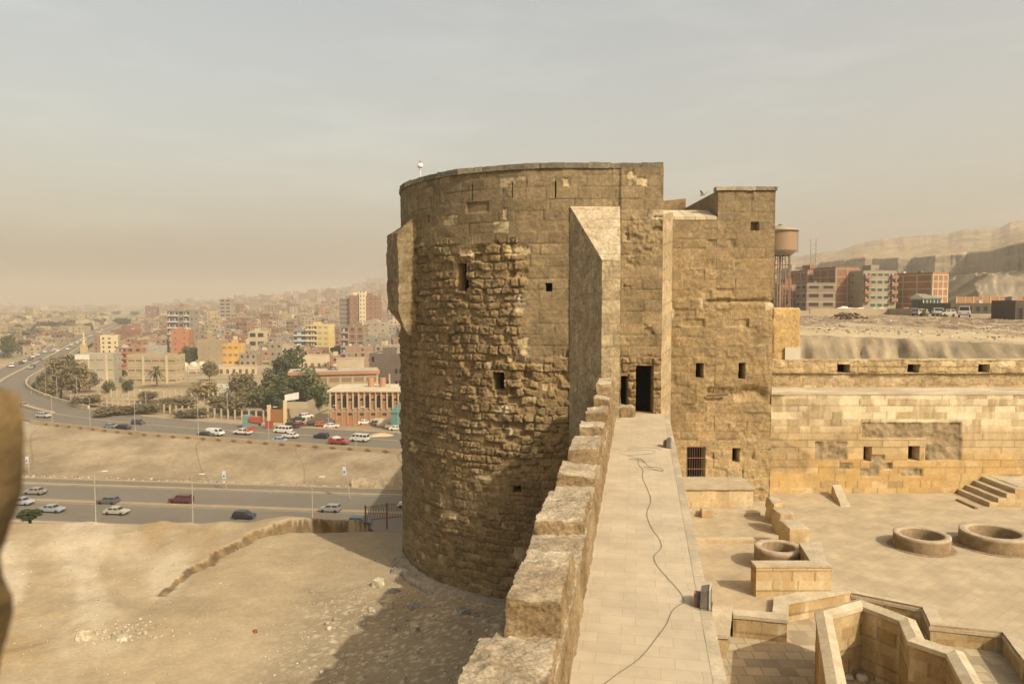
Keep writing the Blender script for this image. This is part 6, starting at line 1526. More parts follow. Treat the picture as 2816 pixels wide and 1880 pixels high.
for lv in (.1, .35, .6, .85):
    for k in range(8):
        a, b = k * math.pi / 4 + .2, (k + 1) * math.pi / 4 + .2; r_ = rt * (.68 - .08 * lv); z = zf * lv; z2 = zf * (lv + .13)
        m.tube([(math.cos(a) * r_, math.sin(a) * r_, z), (math.cos(b) * r_, math.sin(b) * r_, z)], .06, (.26, .17, .11), 4); m.tube([(math.cos(a) * r_, math.sin(a) * r_, z), (math.cos(b) * r_, math.sin(b) * r_, z2)], .05, (.26, .17, .11), 4)
m.tube([(0, 0, 0), (0, 0, zf)], .28, (.28, .2, .14), 6); m.build("bracing", M_metal, wat)
m = MB()
for dx in (-.22, .22): m.tube([(rt * 1.12, dx, zb2 - .5), (rt * 1.12, dx, ze + .1)], .04, (.24, .17, .12), 4)
for k in range(9): z = zb2 + (ze - zb2) * k / 9; m.tube([(rt * 1.12, -.22, z), (rt * 1.12, .22, z)], .03, (.24, .17, .12), 4)
m.build("ladder", M_metal, wat)
# ================================================================== TREES
def crown_mesh(seed, n, leaf, c0, c1, shape="round"):
    rg = random.Random(seed); cl = []
    for k in range(14):
        a = rg.uniform(0, 6.28); r = rg.uniform(0, .62) ; z = rg.uniform(-.55, .7); cl.append((math.cos(a) * r * (1 - max(0, z) * .5), math.sin(a) * r * (1 - max(0, z) * .5), z * .62, rg.uniform(.24, .42)))
    m = MB()
    for k in range(n):
        cx_, cy0, cz, cr_ = rg.choice(cl)
        v = Vector((rg.gauss(0, 1), rg.gauss(0, 1), rg.gauss(0, 1))).normalized() * (cr_ * rg.uniform(.55, 1.05))
        p = Vector((cx_, cy0, cz)) + v
        nrm = (v + Vector((rg.uniform(-.3, .3), rg.uniform(-.3, .3), rg.uniform(-.1, .4)))).normalized(); t = nrm.orthogonal().normalized(); b = nrm.cross(t)
        an = rg.uniform(0, 6.28); t, b = t * math.cos(an) + b * math.sin(an), b * math.cos(an) - t * math.sin(an)
        s = leaf * rg.uniform(.6, 1.3); u = rg.random(); c = tuple(x * (1 - u) + y_ * u for x, y_ in zip(c0, c1))
        m.poly([p - t * s, p + b * s * .6, p + t * s, p - b * s * .6], c)
    return m
TREES = {}
def tree(kind, px, yb, hp_, wp_, label, d=None, z=None, group=None):
    """hp_, wp_ = size in photo pixels at distance d"""
    if d is None:
        d = 300
        for _ in range(12): d = -float(hfar((px - CX) * d / 2000, d)) * 2000 / max(yb - 830, 5)
    x = (px - CX) * d / 2000; z = float(hfar(x, d)) if z is None else z
    H, Wt = hp_ * d / 2000 * 1.1, wp_ * d / 2000 * 1.25
    if kind not in TREES:
        cols = {"dark": ((.035, .05, .022), (.10, .115, .045)), "green": ((.07, .085, .03), (.17, .17, .07)), "brown": ((.12, .10, .05), (.24, .19, .10)), "dry": ((.24, .18, .08), (.36, .28, .13))}[kind]
        TREES[kind] = [crown_mesh(30 + i, {"dark": 2200, "green": 2000, "brown": 1500, "dry": 1300}[kind], .085, *cols) for i in range(2)]
        TREES[kind] = [(m, None) for m in TREES[kind]]
    i = int(px) % 2; m, me = TREES[kind][i]
    root = empty("tree", (x, d, z)); tag(root, label, "tree", group)
    if me is None: o = m.build("crown", M_leaf, root); TREES[kind][i] = (m, o.data)
    else: o = bpy.data.objects.new("crown", me); sc.collection.objects.link(o); o.parent = root
    o.location = (0, 0, H * .58); o.scale = (Wt * .56, Wt * .56, H * .52); o.rotation_euler = (0, 0, px * 1.3)
    m = MB(); r = max(.12, H * .025)
    m.tube([(0, 0, -1), (.02 * H, 0, H * .3), (0, .02 * H, H * .62)], [r, r * .8, r * .35], (.14, .105, .07), 6)
    for k in range(4):
        a = k * 1.6 + px; m.tube([(0, 0, H * .28), (math.cos(a) * Wt * .2, math.sin(a) * Wt * .2, H * .62)], [r * .5, r * .2], (.14, .105, .07), 5)
    m.build("trunk", M_stone_s, root); return root
G1 = "dark trees left of the brick hall"
for (k, px, yb, hh, ww_, lab) in [
    ("dark", 795, 1075, 112, 92, "tallest dark evergreen in the grove left of the red-banded building"), ("dark", 752, 1108, 88, 80, "dark tree at the left flank of the grove"),
    ("green", 842, 1122, 105, 100, "broad olive-green tree in front of the red-banded building"), ("dark", 800, 1132, 92, 96, "dark bushy tree at the front of the grove, beside the gate"),
    ("brown", 905, 1115, 100, 62, "bare brownish tree at the left corner of the brick hall"), ("green", 722, 1142, 70, 84, "low green tree behind the fence, left of the gate"),
    ("brown", 690, 1120, 60, 90, "brown thinning tree left of the grove"), ("green", 880, 1132, 70, 60, "small green tree right of the grove by the ramp"),
    ("dark", 677, 1088, 52, 48, "round dark tree beside the sheet-roofed shed"), ("brown", 655, 1140, 62, 95, "scrubby brown tree behind the fence"), ("brown", 600, 1130, 42, 80, "low brown bush right behind the post fence"),
    ("dry", 560, 1100, 48, 82, "yellowish dry bush in the yard below the domed kiosks"), ("brown", 572, 1048, 52, 44, "thin grey-brown tree in front of the domed kiosks"), ("green", 590, 1034, 26, 20, "tiny green tree near the arcade wall"),
    ("dark", 345, 1092, 44, 32, "dark conical tree at the near corner of the long beige building's yard"), ("green", 292, 1092, 42, 32, "green tree left of the conical tree"), ("dark", 315, 1045, 36, 46, "round dark tree in front of the pale curved building"),
    ("dark", 520, 1008, 52, 52, "dark trees in the gap beside the long beige building"), ("dark", 500, 1012, 40, 40, "small dark tree at the corner of the long beige building"),
    ("brown", 160, 1100, 115, 85, "large brown-green tree under the bend of the flyover"), ("brown", 200, 1105, 105, 75, "tall brown tree right of the largest tree by the flyover"), ("green", 130, 1085, 60, 45, "green tree close under the flyover deck"),
    ("brown", 240, 1080, 55, 55, "brownish tree before the curved pale building"), ("dark", 105, 1088, 50, 36, "dark shrubby tree in the flyover's shade"), ("brown", 400, 1108, 30, 60, "low brown bush behind the pale fence"),
    ("brown", 440, 1135, 26, 90, "wide brown thicket behind the post fence"), ("brown", 300, 1145, 24, 100, "dark brown thicket between the two fences"), ("brown", 520, 1150, 22, 110, "brown thicket in the right half of the fenced yard"),
    ("dark", 855, 985, 34, 46, "dark tree at the foot of the yellow block"), ("dark", 925, 985, 34, 40, "dark tree between the yellow and the brick-topped block"), ("green", 890, 1005, 26, 44, "palm-like green tree behind the red-banded roof"),
    ("dark", 20, 985, 60, 44, "dark tree beyond the flyover at the left edge"), ("brown", 62, 975, 40, 44, "brown tree beyond the flyover, second from the left edge"), ("dark", 130, 915, 30, 60, "dark tree mass before the cream slab tower"), ("dark", 165, 912, 26, 60, "dark grove left of the cream slab tower")]:
    tree(k, px, yb, hh, ww_, lab)
for (k, px, yb, hh, ww_, lab) in [("dark", 770, 1150, 80, 80, "dark low tree at the front left of the grove"), ("green", 745, 1125, 90, 90, "olive tree inside the left half of the grove"), ("dark", 858, 1142, 75, 70, "dark round bush at the right front of the grove"), ("brown", 890, 1100, 95, 60, "tall bare brown tree before the red-banded building"), ("brown", 660, 1100, 70, 80, "grey-brown tree between the shed and the grove"),
    ("brown", 635, 1150, 50, 90, "brown scrub by the right end of the post fence"), ("dark", 180, 1075, 90, 60, "dark tall tree behind the brown trees by the flyover"), ("brown", 130, 1110, 60, 60, "brown scrub under the start of the bend"), ("brown", 480, 1120, 26, 110, "long brown scrub strip between the two fences"), ("brown", 380, 1140, 26, 110, "brown scrub at the middle of the post fence"), ("brown", 230, 1120, 30, 90, "brown scrub under the flyover trees")]:
    tree(k, px, yb, hh, ww_, lab)
rg = random.Random(9)
for k in range(50):
    px = rg.uniform(-20, 300); d = rg.uniform(650, 2200)
    if abs(px - road_px(d)) < 50: continue
    tree(rg.choice(["dark", "green", "brown"]), px, 0, rg.uniform(8, 14) * 2000 / d, rg.uniform(10, 24) * 2000 / d, f"tree beyond the flyover, {near_mark(px)}, {'nearer' if d < 1100 else 'farther'}", d=d, group="hazy trees beyond the flyover")
for k in range(8):
    px = rg.uniform(320, 520); d = rg.uniform(1100, 2200); tree("dark", px, 0, 12 * 2000 / d, 22 * 2000 / d, f"hazy tree in the dense quarter, {near_mark(px)}", d=d, group="hazy trees in the dense quarter")
tree("dark", 62, 0, 36, 62, "dark shrub just behind the sandy crest at the left edge", d=52, z=ZZ(1400, 52) - 1.0)
# palm
def palm(px, yb, hp_, label):
    d = 38.5 * 2000 / (yb - 830); x = (px - CX) * d / 2000; z = float(hfar(x, d)); H = hp_ * d / 2000
    root = empty("palm_tree", (x, d, z)); tag(root, label, "palm tree")
    m = MB(); m.tube([(0, 0, -1), (.1, 0, H * .55)], [.45, .4], (.16, .12, .08), 7); m.build("trunk", M_stone_s, root)
    m = MB(); rg2 = random.Random(4)
    for k in range(44):
        a = k * 2.4; e = rg2.uniform(-.9, 1.2); L = H * .42
        p0 = Vector((0, 0, H * .58)); d0 = Vector((math.cos(a) * math.cos(e), math.sin(a) * math.cos(e), math.sin(e)))
        p1 = p0 + d0 * L * .55; p2 = p0 + d0 * L - Vector((0, 0, L * .35)); sd = Vector((-math.sin(a), math.cos(a), 0)) * .35
        c = (.13, .135, .06) if k % 3 else (.22, .18, .08)
        m.poly([p0 - sd * .3, p0 + sd * .3, p1 + sd, p1 - sd], c); m.poly([p1 - sd, p1 + sd, p2 + sd * .2, p2 - sd * .2], c)
    m.build("crown", M_leaf, root)
palm(427, 1062, 72, "date palm in front of the long beige building")

# ================================================================== VEHICLES
CARS = {}
def car_parts(kind, col, col2=None):
    key = (kind, col, col2)
    if key in CARS: return CARS[key]
    parts = []
    L, Wd_, wh = {"sedan": (4.4, 1.7, .31), "hatch": (4.0, 1.68, .30), "suv": (4.5, 1.8, .36), "van": (4.9, 1.8, .34), "pickup": (5.0, 1.75, .35), "cargo": (4.8, 1.8, .34)}[kind]
    prof = {"sedan": [(-2.2, .35), (2.2, .35), (2.2, .62), (2.05, .78), (1.05, .9), (-1.35, .93), (-2.1, .9), (-2.2, .6)],
            "hatch": [(-2.0, .35), (2.0, .35), (2.0, .65), (1.85, .8), (1.0, .92), (-1.95, .95), (-2.0, .6)],
            "suv": [(-2.2, .45), (2.2, .45), (2.2, .85), (2.1, 1.0), (1.1, 1.08), (-2.2, 1.1)],
            "van": [(-2.45, .4), (2.45, .4), (2.45, .85), (2.2, 1.1), (-2.45, 1.15)],
            "cargo": [(-2.4, .4), (2.4, .4), (2.4, .85), (2.1, 1.1), (-2.4, 1.15)],
            "pickup": [(-2.5, .5), (2.5, .5), (2.5, .85), (2.3, 1.0), (1.2, 1.05), (-2.5, 1.05)]}[kind]
    cab = {"sedan": (-1.55, 1.0, -1.0, .45, .9, 1.40), "hatch": (-1.95, 1.0, -1.6, .4, .92, 1.45), "suv": (-2.15, 1.15, -1.95, .55, 1.07, 1.72),
           "van": (-2.42, 2.15, -2.35, 1.45, 1.12, 1.98), "cargo": (-2.38, 2.05, -2.3, 1.35, 1.12, 1.95), "pickup": (-.6, 1.3, -.45, .7, 1.03, 1.62)}[kind]
    hw = Wd_ / 2; m = MB(); n = len(prof)
    for s_ in (-1, 1):
        pts = [(x, s_ * hw, z) for x, z in prof]; m.poly(pts if s_ < 0 else pts[::-1], col)
    for i in range(n):
        (xa, za), (xb, zb2) = prof[i], prof[(i + 1) % n]; m.poly([(xa, -hw, za), (xa, hw, za), (xb, hw, zb2), (xb, -hw, zb2)], col)
    b0, b1, t0, t1, zb2, zt2 = cab; hi = hw * .82
    m.hexa([(b0, -hw * .97, zb2), (b1, -hw * .97, zb2), (b1, hw * .97, zb2), (b0, hw * .97, zb2), (t0, -hi, zt2), (t1, -hi, zt2), (t1, hi, zt2), (t0, hi, zt2)], col2 if col2 and kind != "pickup" else col)
    m.box(-L / 2 - .05, -L / 2 + .1, -hw * .95, hw * .95, .38, .55, (.08, .08, .08)); m.box(L / 2 - .1, L / 2 + .05, -hw * .95, hw * .95, .38, .55, (.08, .08, .08))
    parts.append(("body", m, M_paint, []))
    if kind == "pickup":
        m = MB()
        for (a, b, c_, d_) in ((-2.5, -.7, -hw, -hw + .06), (-2.5, -.7, hw - .06, hw), (-2.5, -2.44, -hw, hw)): m.box(a, b, c_, d_, 1.05, 1.35, col2 or col)
        parts.append(("cargo_bed", m, M_paint, []))
    m = MB()
    def lerp(a, b, t): return a + (b - a) * t
    nwin = {"sedan": 2, "hatch": 2, "suv": 3, "van": 4, "cargo": 1, "pickup": 1}[kind]
    for s_ in (-1, 1):
        for k in range(nwin):
            ua, ub = (k + .10) / nwin, (k + .92) / nwin
            if kind == "cargo": ua, ub = .72, .93
            q = []
            for (u_, v_) in ((ua, .18), (ub, .18), (ub, .86), (ua, .86)):
                xx = lerp(lerp(b0, t0, v_), lerp(b1, t1, v_), u_); yy = s_ * (lerp(hw * .97, hi, v_) + .012); q.append((xx, yy, lerp(zb2, zt2, v_)))
            m.poly(q if s_ < 0 else q[::-1], (.05, .05, .05))
    for (e0, e1, sg) in ((b1, t1, 1), (b0, t0, -1)):
        if kind == "cargo" and sg < 0: continue
        q = [(lerp(e0, e1, .12) + .012 * sg, -hw * .86, lerp(zb2, zt2, .12)), (lerp(e0, e1, .12) + .012 * sg, hw * .86, lerp(zb2, zt2, .12)), (lerp(e0, e1, .9) + .012 * sg, hi * .9, lerp(zb2, zt2, .9)), (lerp(e0, e1, .9) + .012 * sg, -hi * .9, lerp(zb2, zt2, .9))]
        m.poly(q if sg > 0 else q[::-1], (.05, .05, .05))
    parts.append(("windows", m, M_glass, []))
    xw = L * .31
    for (x, s_) in ((xw, -1), (xw, 1), (-xw, -1), (-xw, 1)):
        m = MB(); y = s_ * (hw - .08); m.tube([(x, y - .1, wh), (x, y + .1, wh)], wh, (.02, .02, .02), 12); parts.append(("wheel", m, M_plain, []))
    for (x, c_) in ((L / 2 + .01, (.7, .68, .6)), (-L / 2 - .01, (.35, .03, .02))):
        for s_ in (-1, 1):
            m = MB(); z0 = prof[2][1] - .2 if x > 0 else .7; m.box(min(x, x - .04 * np.sign(x)), max(x, x - .04 * np.sign(x)), s_ * hw * .7 - .16, s_ * hw * .7 + .16, z0, z0 + .16, c_)
            parts.append(("headlight" if x > 0 else "tail_light", m, M_glass if x > 0 and False else M_paint, []))
    CARS[key] = [(n_, m_.build(n_, mt_), None) for n_, m_, mt_, _ in parts]
    out = [(n_, o_.data) for n_, o_, _ in CARS[key]]
    for n_, o_, _ in CARS[key]: bpy.data.objects.remove(o_)
    CARS[key] = out; return out
def car(name, kind, col, x, y, z, yaw, label, cat="car", group=None, col2=None, simple=False, load=None, sc_=1.0):
    root = empty(name, (x, y, z), yaw); tag(root, label, cat, group); root.scale = (sc_,) * 3
    for n_, data in car_parts(kind, col, col2):
        if simple and n_ not in ("body", "windows", "wheel", "cargo_bed"): continue
        o = bpy.data.objects.new(n_, data); sc.collection.objects.link(o); o.parent = root
    if load:
        m = MB(); gb_ = GB()
        for k in range(5): stone(gb_, (-1.6 + .35 * k + (k % 2) * .1, (-1) ** k * .3, 1.15 + .12 * (k % 3)), .55, 8800 + k, load, .75, 8)
        o = gb_.build("load", M_plain, root, True)
    return root
LS = math.atan(-.12)
def low_car(px, yb, kind, col, right, label, **kw):
    p = G(px, yb, ZR + .06); return car(kw.pop("name", "car"), kind, col, p.x, p.y, ZR + .06, LS if right else LS + math.pi, label, **kw)
def up_car(px, yb, kind, col, right, label, z=-35.78, yaw=None, **kw):
    p = G(px, yb, z); y_ = -math.atan(.30) if yaw is None else yaw; return car(kw.pop("name", "car"), kind, col, p.x, p.y, z, y_ if right else y_ + math.pi, label, **kw)
SIL = (.36, .37, .36); WHT = (.74, .72, .66); BLK = (.025, .025, .03); GRY = (.12, .12, .125)
low_car(97, 1358, "sedan", (.30, .28, .24), False, "beige-grey sedan on the far carriageway nearest the blurred merlon")
low_car(62, 1387, "hatch", (.40, .42, .45), True, "silver-blue car half hidden by the blurred merlon on the lower road")
low_car(144, 1407, "sedan", (.30, .34, .36), True, "silver-blue sedan on the near carriageway of the lower road")
low_car(298, 1384, "hatch", GRY, False, "dark grey hatchback on the far carriageway of the lower road")
low_car(321, 1413, "sedan", (.42, .41, .32), True, "pale greenish-beige sedan on the near carriageway")
low_car(499, 1382, "suv", (.13, .03, .03), False, "maroon off-road car on the lower road behind the lamp post", name="parked_suv")
low_car(672, 1425, "hatch", (.02, .022, .035), True, "black car on the near carriageway just above the sandy crest")
low_car(908, 1406, "hatch", (.30, .29, .27), False, "grey hatchback with a pale tail beyond the rock ledge")
low_car(990, 1442, "hatch", (.05, .08, .12), True, "dark blue car peeking out beside the iron fence")
low_car(1122, 1394, "hatch", WHT, False, "white car half hidden by the round tower on the lower road")
up_car(120, 1148, "suv", (.46, .44, .40), True, "silver-white estate car at the left of the upper road")
up_car(305, 1177, "sedan", (.20, .27, .26), True, "teal-grey sedan beside a black car on the upper road")
up_car(340, 1179, "sedan", BLK, True, "black sedan beside the teal-grey one on the upper road")
up_car(381, 1166, "hatch", (.07, .07, .08), True, "dark grey car in the far lane of the upper road")
up_car(566, 1200, "sedan", BLK, True, "black sedan overlapping the white cargo van")
up_car(592, 1197, "cargo", WHT, True, "white windowless cargo van on the upper road", name="cargo_van", cat="van")
up_car(668, 1194, "pickup", WHT, False, "white pickup with a red and yellow cargo bed", name="pickup_truck", cat="pickup truck", col2=(.55, .06, .03))
up_car(778, 1190, "van", WHT, False, "white minibus behind a white sedan on the upper road", name="minibus", cat="minibus")
up_car(799, 1203, "sedan", WHT, False, "white sedan in front of a minibus on the upper road")
up_car(766, 1216, "sedan", (.34, .40, .48), False, "pale blue low car close to the diamond barrier")
up_car(884, 1204, "hatch", BLK, False, "black hatchback ahead of the red pickup")
up_car(932, 1221, "pickup", (.42, .05, .03), True, "red pickup truck loaded with bulky white sacks", name="pickup_truck", cat="pickup truck", load=(.62, .58, .50))
up_car(989, 1213, "van", WHT, False, "white minibus rightmost on the upper road beside the round tower", name="minibus", cat="minibus")
Y1 = R(-60)
for (px, yb, k, c, yw, lab) in [(1004, 1166, "sedan", WHT, R(20), "white sedan parked alone in front of the brick hall"), (1040, 1168, "hatch", GRY, R(40), "grey car parked beside the rubble mound"), (905, 1163, "sedan", (.13, .14, .17), R(10), "dark blue-grey sedan parked at the hall's left corner"),
                                (912, 1176, "sedan", WHT, R(5), "white sedan parked behind the low rubble strip"), (884, 1172, "hatch", (.45, .10, .04), R(15), "red-orange car parked between other cars"), (863, 1170, "hatch", BLK, R(20), "black hatchback parked left of the red-orange car"),
                                (824, 1177, "suv", (.12, .05, .04), R(60), "dark red-brown car parked near the gate"), (822, 1157, "sedan", BLK, R(10), "black sedan parked by the gate wall"), (842, 1150, "suv", WHT, R(50), "white off-road car parked furthest up by the ramp wall"),
                                (1092, 1183, "sedan", WHT, R(0), "white sedan parked just left of the round tower"), (802, 1172, "hatch", BLK, R(70), "black car nosed towards the gate pillar")]:
    up_car(px, yb, k, c, True, lab, z=-36.1, yaw=yw)
def fly_at(px, py):
    p = G(px, py, -33.2); best = int(np.argmin(np.hypot(IND[:, 0] - p.x, IND[:, 1] - p.y))); return p, best
for (px, py, k, c) in [(14, 1010, "van", WHT), (32, 1009, "sedan", WHT), (58, 1001, "hatch", BLK), (70, 996, "sedan", WHT), (72, 984, "van", WHT), (84, 990, "hatch", GRY), (98, 978, "sedan", WHT), (124, 970, "van", WHT), (110, 993, "hatch", GRY), (90, 1010, "hatch", BLK), (86, 1014, "sedan", SIL), (143, 968, "sedan", SIL), (150, 963, "sedan", WHT), (160, 966, "van", WHT), (186, 962, "sedan", WHT), (197, 950, "van", WHT), (205, 955, "hatch", SIL), (64, 1118, "hatch", (.3, .26, .22)),
                       (214, 944, "sedan", WHT), (224, 938, "sedan", WHT), (236, 936, "van", WHT), (250, 925, "sedan", WHT), (262, 922, "van", WHT), (268, 915, "sedan", WHT), (280, 908, "van", WHT), (276, 915, "sedan", WHT)]:
    p, i = fly_at(px, py); dd = np.hypot(IND[i, 0] - p.x, IND[i, 1] - p.y); z = zrd[i]; p = G(px, py, z + .02)
    i = int(np.argmin(np.hypot(IND[:, 0] - p.x, IND[:, 1] - p.y)))
    u = float((np.array([p.x, p.y]) - IND[i]) @ NO[i]); u = min(max(u, 2.2), wid[i] - 2.2); q = IND[i] + NO[i] * u + tn[i] * float((np.array([p.x, p.y]) - IND[i]) @ tn[i])
    cn = "white" if c == WHT else ("silver" if c == SIL else "dark")
    car("car", k, c, q[0], q[1], z + .02, math.atan2(tn[i][1], tn[i][0]), f"{cn} {'minibus' if k == 'van' else 'car'} on the flyover, {['nearest stretch', 'before the bend levels out', 'mid stretch', 'far hazy stretch'][0 if px < 60 else (1 if px < 120 else (2 if px < 200 else 3))]}", cat="car", group=f"{cn} {'minibuses' if k == 'van' else 'cars'} on the flyover", simple=True, sc_=1.1)
# plateau vehicles
def rcar(px, yb, kind, col, d, yaw, label, **kw):
    p = P(px, yb, d); z = hr(p.x, d); car(kw.pop("name", "car"), kind, col, p.x, d, z, yaw, label, **kw)
rcar(2652, 872, "van", WHT, 132, R(57), "white minibus seen from behind on the plateau edge", name="minibus", cat="minibus", sc_=1.0)
rcar(2578, 868, "suv", (.62, .60, .54), 150, R(66), "old white car parked beside the glazed kiosk")
rcar(2484, 860, "pickup", (.60, .14, .05), 165, R(10), "orange truck parked left of the glazed kiosk", name="pickup_truck", cat="truck")
rcar(2508, 862, "hatch", (.12, .07, .07), 160, R(20), "dark car between the orange truck and the glazed kiosk")
rcar(2600, 868, "hatch", (.4, .37, .3), 148, R(200), "small pale wreck right of the old white car")
rcar(2530, 864, "hatch", (.5, .48, .42), 152, R(30), "pale scrap car in front of the glazed kiosk")

# ================================================================== LAMPS, FENCES, FLAGS
def lamp(px, yt, yb, d, label, zg, group, arm=-1, r=.09):
    x = (px - CX) * d / 2000; H = ZZ(yt, d) - zg; root = empty("street_lamp", (x, d, zg)); tag(root, label, "street lamp", group)
    m = MB(); m.tube([(0, 0, 0), (0, 0, H)], [r * 1.3, r * .7], (.42, .38, .30), 6); m.build("pole", M_metal, root)
    m = MB(); m.tube([(0, 0, H), (arm * .5, 0, H + .25), (arm * 1.5, 0, H + .35)], r * .5, (.42, .38, .30), 5); m.build("arm", M_metal, root)
    m = MB(); m.hexa([(arm * 1.4 - .15, -.15, H + .28), (arm * 1.4 + .7 * arm + .15, -.15, H + .28), (arm * 1.4 + .7 * arm + .15, .15, H + .28), (arm * 1.4 - .15, .15, H + .28)] + [(arm * 1.4 - .1, -.1, H + .42), (arm * 1.4 + .7 * arm + .1, -.1, H + .42), (arm * 1.4 + .7 * arm + .1, .1, H + .42), (arm * 1.4 - .1, .1, H + .42)], (.66, .64, .56)); m.build("lamp_head", M_metal, root)
names = ["left of the palest car", "beside the maroon car", "in front of the rock ledge"]
for (px, yt, yb), nm_ in zip([(246, 1300, 1432), (517, 1308, 1432), (851, 1315, 1412)], ["leftmost lamp post on the near side of the lower road", "lamp post standing in front of the maroon car", "lamp post on the lower road left of the grey hatchback"]):
    lamp(px, yt, yb, 122, nm_, -39.4, "lamps along the lower road", arm=1)
for (px, yt) in [(134, 1088), (239, 1095), (363, 1098), (538, 1085), (733, 1122), (975, 1122)]:
    x = (px - CX) * 200 / 2000; d = float(yo_(x)) + .8
    for _ in range(4): x = (px - CX) * d / 2000; d = float(yo_(x)) + .8
    lamp(px, yt, 0, d, "thin pole lamp rising from the diamond barrier of the upper road", -36, "lamps along the diamond barrier", arm=1 if px > 700 else -1, r=.07)
for (px, yt, d) in [(79, 1046, 272), (93, 1035, 282), (119, 1022, 268), (150, 1034, 262), (205, 1032, 256), (395, 1075, 240), (620, 1072, 220), (900, 1118, 203), (1092, 1102, 196)]:
    zz = float(hfar((px - CX) * d / 2000, d)); lamp(px, yt, 0, d, "thin pole lamp on the far verge of the upper road", zz, "lamps along the far verge", arm=-1 if px < 900 else 1, r=.08)
# flag banners
for (px, yt, yb, d, lab) in [(622, 1290, 1345, 158, "thin pole with a small pale banner at the left of the embankment foot"), (955, 1262, 1372, 150, "leaning pole with a white and blue banner beside the rock outcrop"), (80, 1250, 1300, 160, "pole with a pale banner beside the blurred merlon")]:
    p0 = G(px + (8 if px > 900 else 0), yb, -39.3); x = p0.x; d = p0.y; H = ZZ(yt, d) + 39.3; root = empty("banner_pole", (x, d, -39.3)); tag(root, lab, "banner pole"); lean = -.12 if px > 900 else 0
    m = MB(); m.tube([(0, 0, 0), (lean * H, 0, H)], .07, (.45, .4, .32), 5); m.build("pole", M_metal, root)
    m = MB(); z = H * .70; m.box(lean * z - .75, lean * z - .05, -.03, .03, z - .7, z + .9, (.66, .67, .68)); m.build("banner", M_plain, root)
    m = MB(); m.box(lean * z - .6, lean * z - .25, -.06, -.035, z - .4, z + .1, (.16, .20, .36)); m.build("emblem", M_plain, root)
# post fence along the yard
def fence(name, label, a, b, n, hgt_, col, panel=None, ph_=1.0):
    root = empty(name, ((a[0] + b[0]) / 2, (a[1] + b[1]) / 2, float(hfar((a[0] + b[0]) / 2, (a[1] + b[1]) / 2)))); tag(root, label, "fence"); po = None
    m = MB(); N = 24
    for k in range(N):
        t0, t1 = k / N, (k + 1) / N; p = (a[0] + (b[0] - a[0]) * t0, a[1] + (b[1] - a[1]) * t0); q = (a[0] + (b[0] - a[0]) * t1, a[1] + (b[1] - a[1]) * t1); z0, z1 = float(hfar(*p)), float(hfar(*q))
        m.hexa([(p[0], p[1], z0 - .5), (q[0], q[1], z1 - .5), (q[0], q[1] + .25, z1 - .5), (p[0], p[1] + .25, z0 - .5), (p[0], p[1], z0 + ph_), (q[0], q[1], z1 + ph_), (q[0], q[1] + .25, z1 + ph_), (p[0], p[1] + .25, z0 + ph_)], panel or (.36, .29, .19))
    own(m.build("low_wall", M_plain), root)
    for k in range(n):
        t = (k + .5) / n; x, y = a[0] + (b[0] - a[0]) * t, a[1] + (b[1] - a[1]) * t
        if po is None: m = MB(); m.box(-.22, .22, -.22, .22, -.3, hgt_, col); m.box(-.28, .28, -.28, .28, hgt_, hgt_ + .15, col); po = m.build("post", M_plain); o = po
        else: o = po.copy(); sc.collection.objects.link(o); o.parent = None
        o.location = (x, y, float(hfar(x, y))); own(o, root)
fence("post_fence", "long fence of pale concrete posts along the verge of the upper road", (-168, 274), (-73, 222), 34, 3.0, (.50, .41, .26))
fence("panel_fence", "pale panelled fence on the far side of the brown yard", (-170, 296), (-128, 288), 16, 3.2, (.55, .46, .30), (.50, .42, .28), 2.6)
fence("panel_fence", "open row of thin pale posts behind the brown thickets", (-126, 286), (-88, 262), 16, 3.4, (.55, .46, .30), (.40, .33, .22), .8)
# shop kiosk, red panels, gate
kp = G(695, 1182, -36.2); root = empty("roadside_stall", (kp.x, kp.y, -36.3)); tag(root, "teal and red roadside stall beside the upper road", "stall")
m = MB(); m.box(-2.9, -.9, 0, 2.5, 0, 4.2, (.18, .30, .27)); m.box(-.9, 1.6, 0, 2.5, 0, 2.6, (.22, .26, .22)); m.build("wall", M_city, root)
m = MB(); m.hexa([(-1.1, -.3, 2.5), (2.4, -.3, 2.0), (2.4, 1.6, 2.0), (-1.1, 1.6, 2.5), (-1.1, -.3, 3.7), (2.4, -.3, 3.6), (2.4, 1.6, 3.6), (-1.1, 1.6, 3.7)], (.36, .08, .045)); m.build("awning", M_city, root)
m = MB(); m.box(-.9, 1.4, -.5, -.1, .0, 1.0, (.50, .07, .03)); m.build("counter", M_city, root)
m = MB(); m.box(3.4, 5.6, .3, .8, 0, 2.6, (.34, .08, .045)); m.build("side_panel", M_city, root)
gp = G(765, 1165, -36.4); root = empty("yard_gate", (gp.x, gp.y, -36.6)); tag(root, "brown yard gate with cream pillars and a white sign above", "gate")
m = MB(); m.box(-2.6, 1.6, 0, .2, 0, 4.6, (.30, .14, .06)); m.build("gate_leaf", M_city, root)
for xx in (-3.2, 1.6): m = MB(); m.box(xx, xx + .9, -.2, .8, 0, 5.8, (.66, .52, .28)); m.build("pillar", M_city, root)
m = MB(); m.box(1.6, 2.4, 0, 1.2, 5.8, 7.2, (.62, .54, .38)); m.box(1.2, 8.5, 1.4, 1.9, 4.6, 6.6, (.44, .37, .25)); m.build("wall_top", M_city, root)
m = MB(); m.hexa([(1.8, .9, 6.9), (6.0, .9, 7.6), (6.0, 1.1, 7.6), (1.8, 1.1, 6.9), (1.8, .9, 8.8), (6.0, .9, 9.6), (6.0, 1.1, 9.6), (1.8, 1.1, 8.8)], (.76, .73, .66)); m.build("sign", M_plain, root)
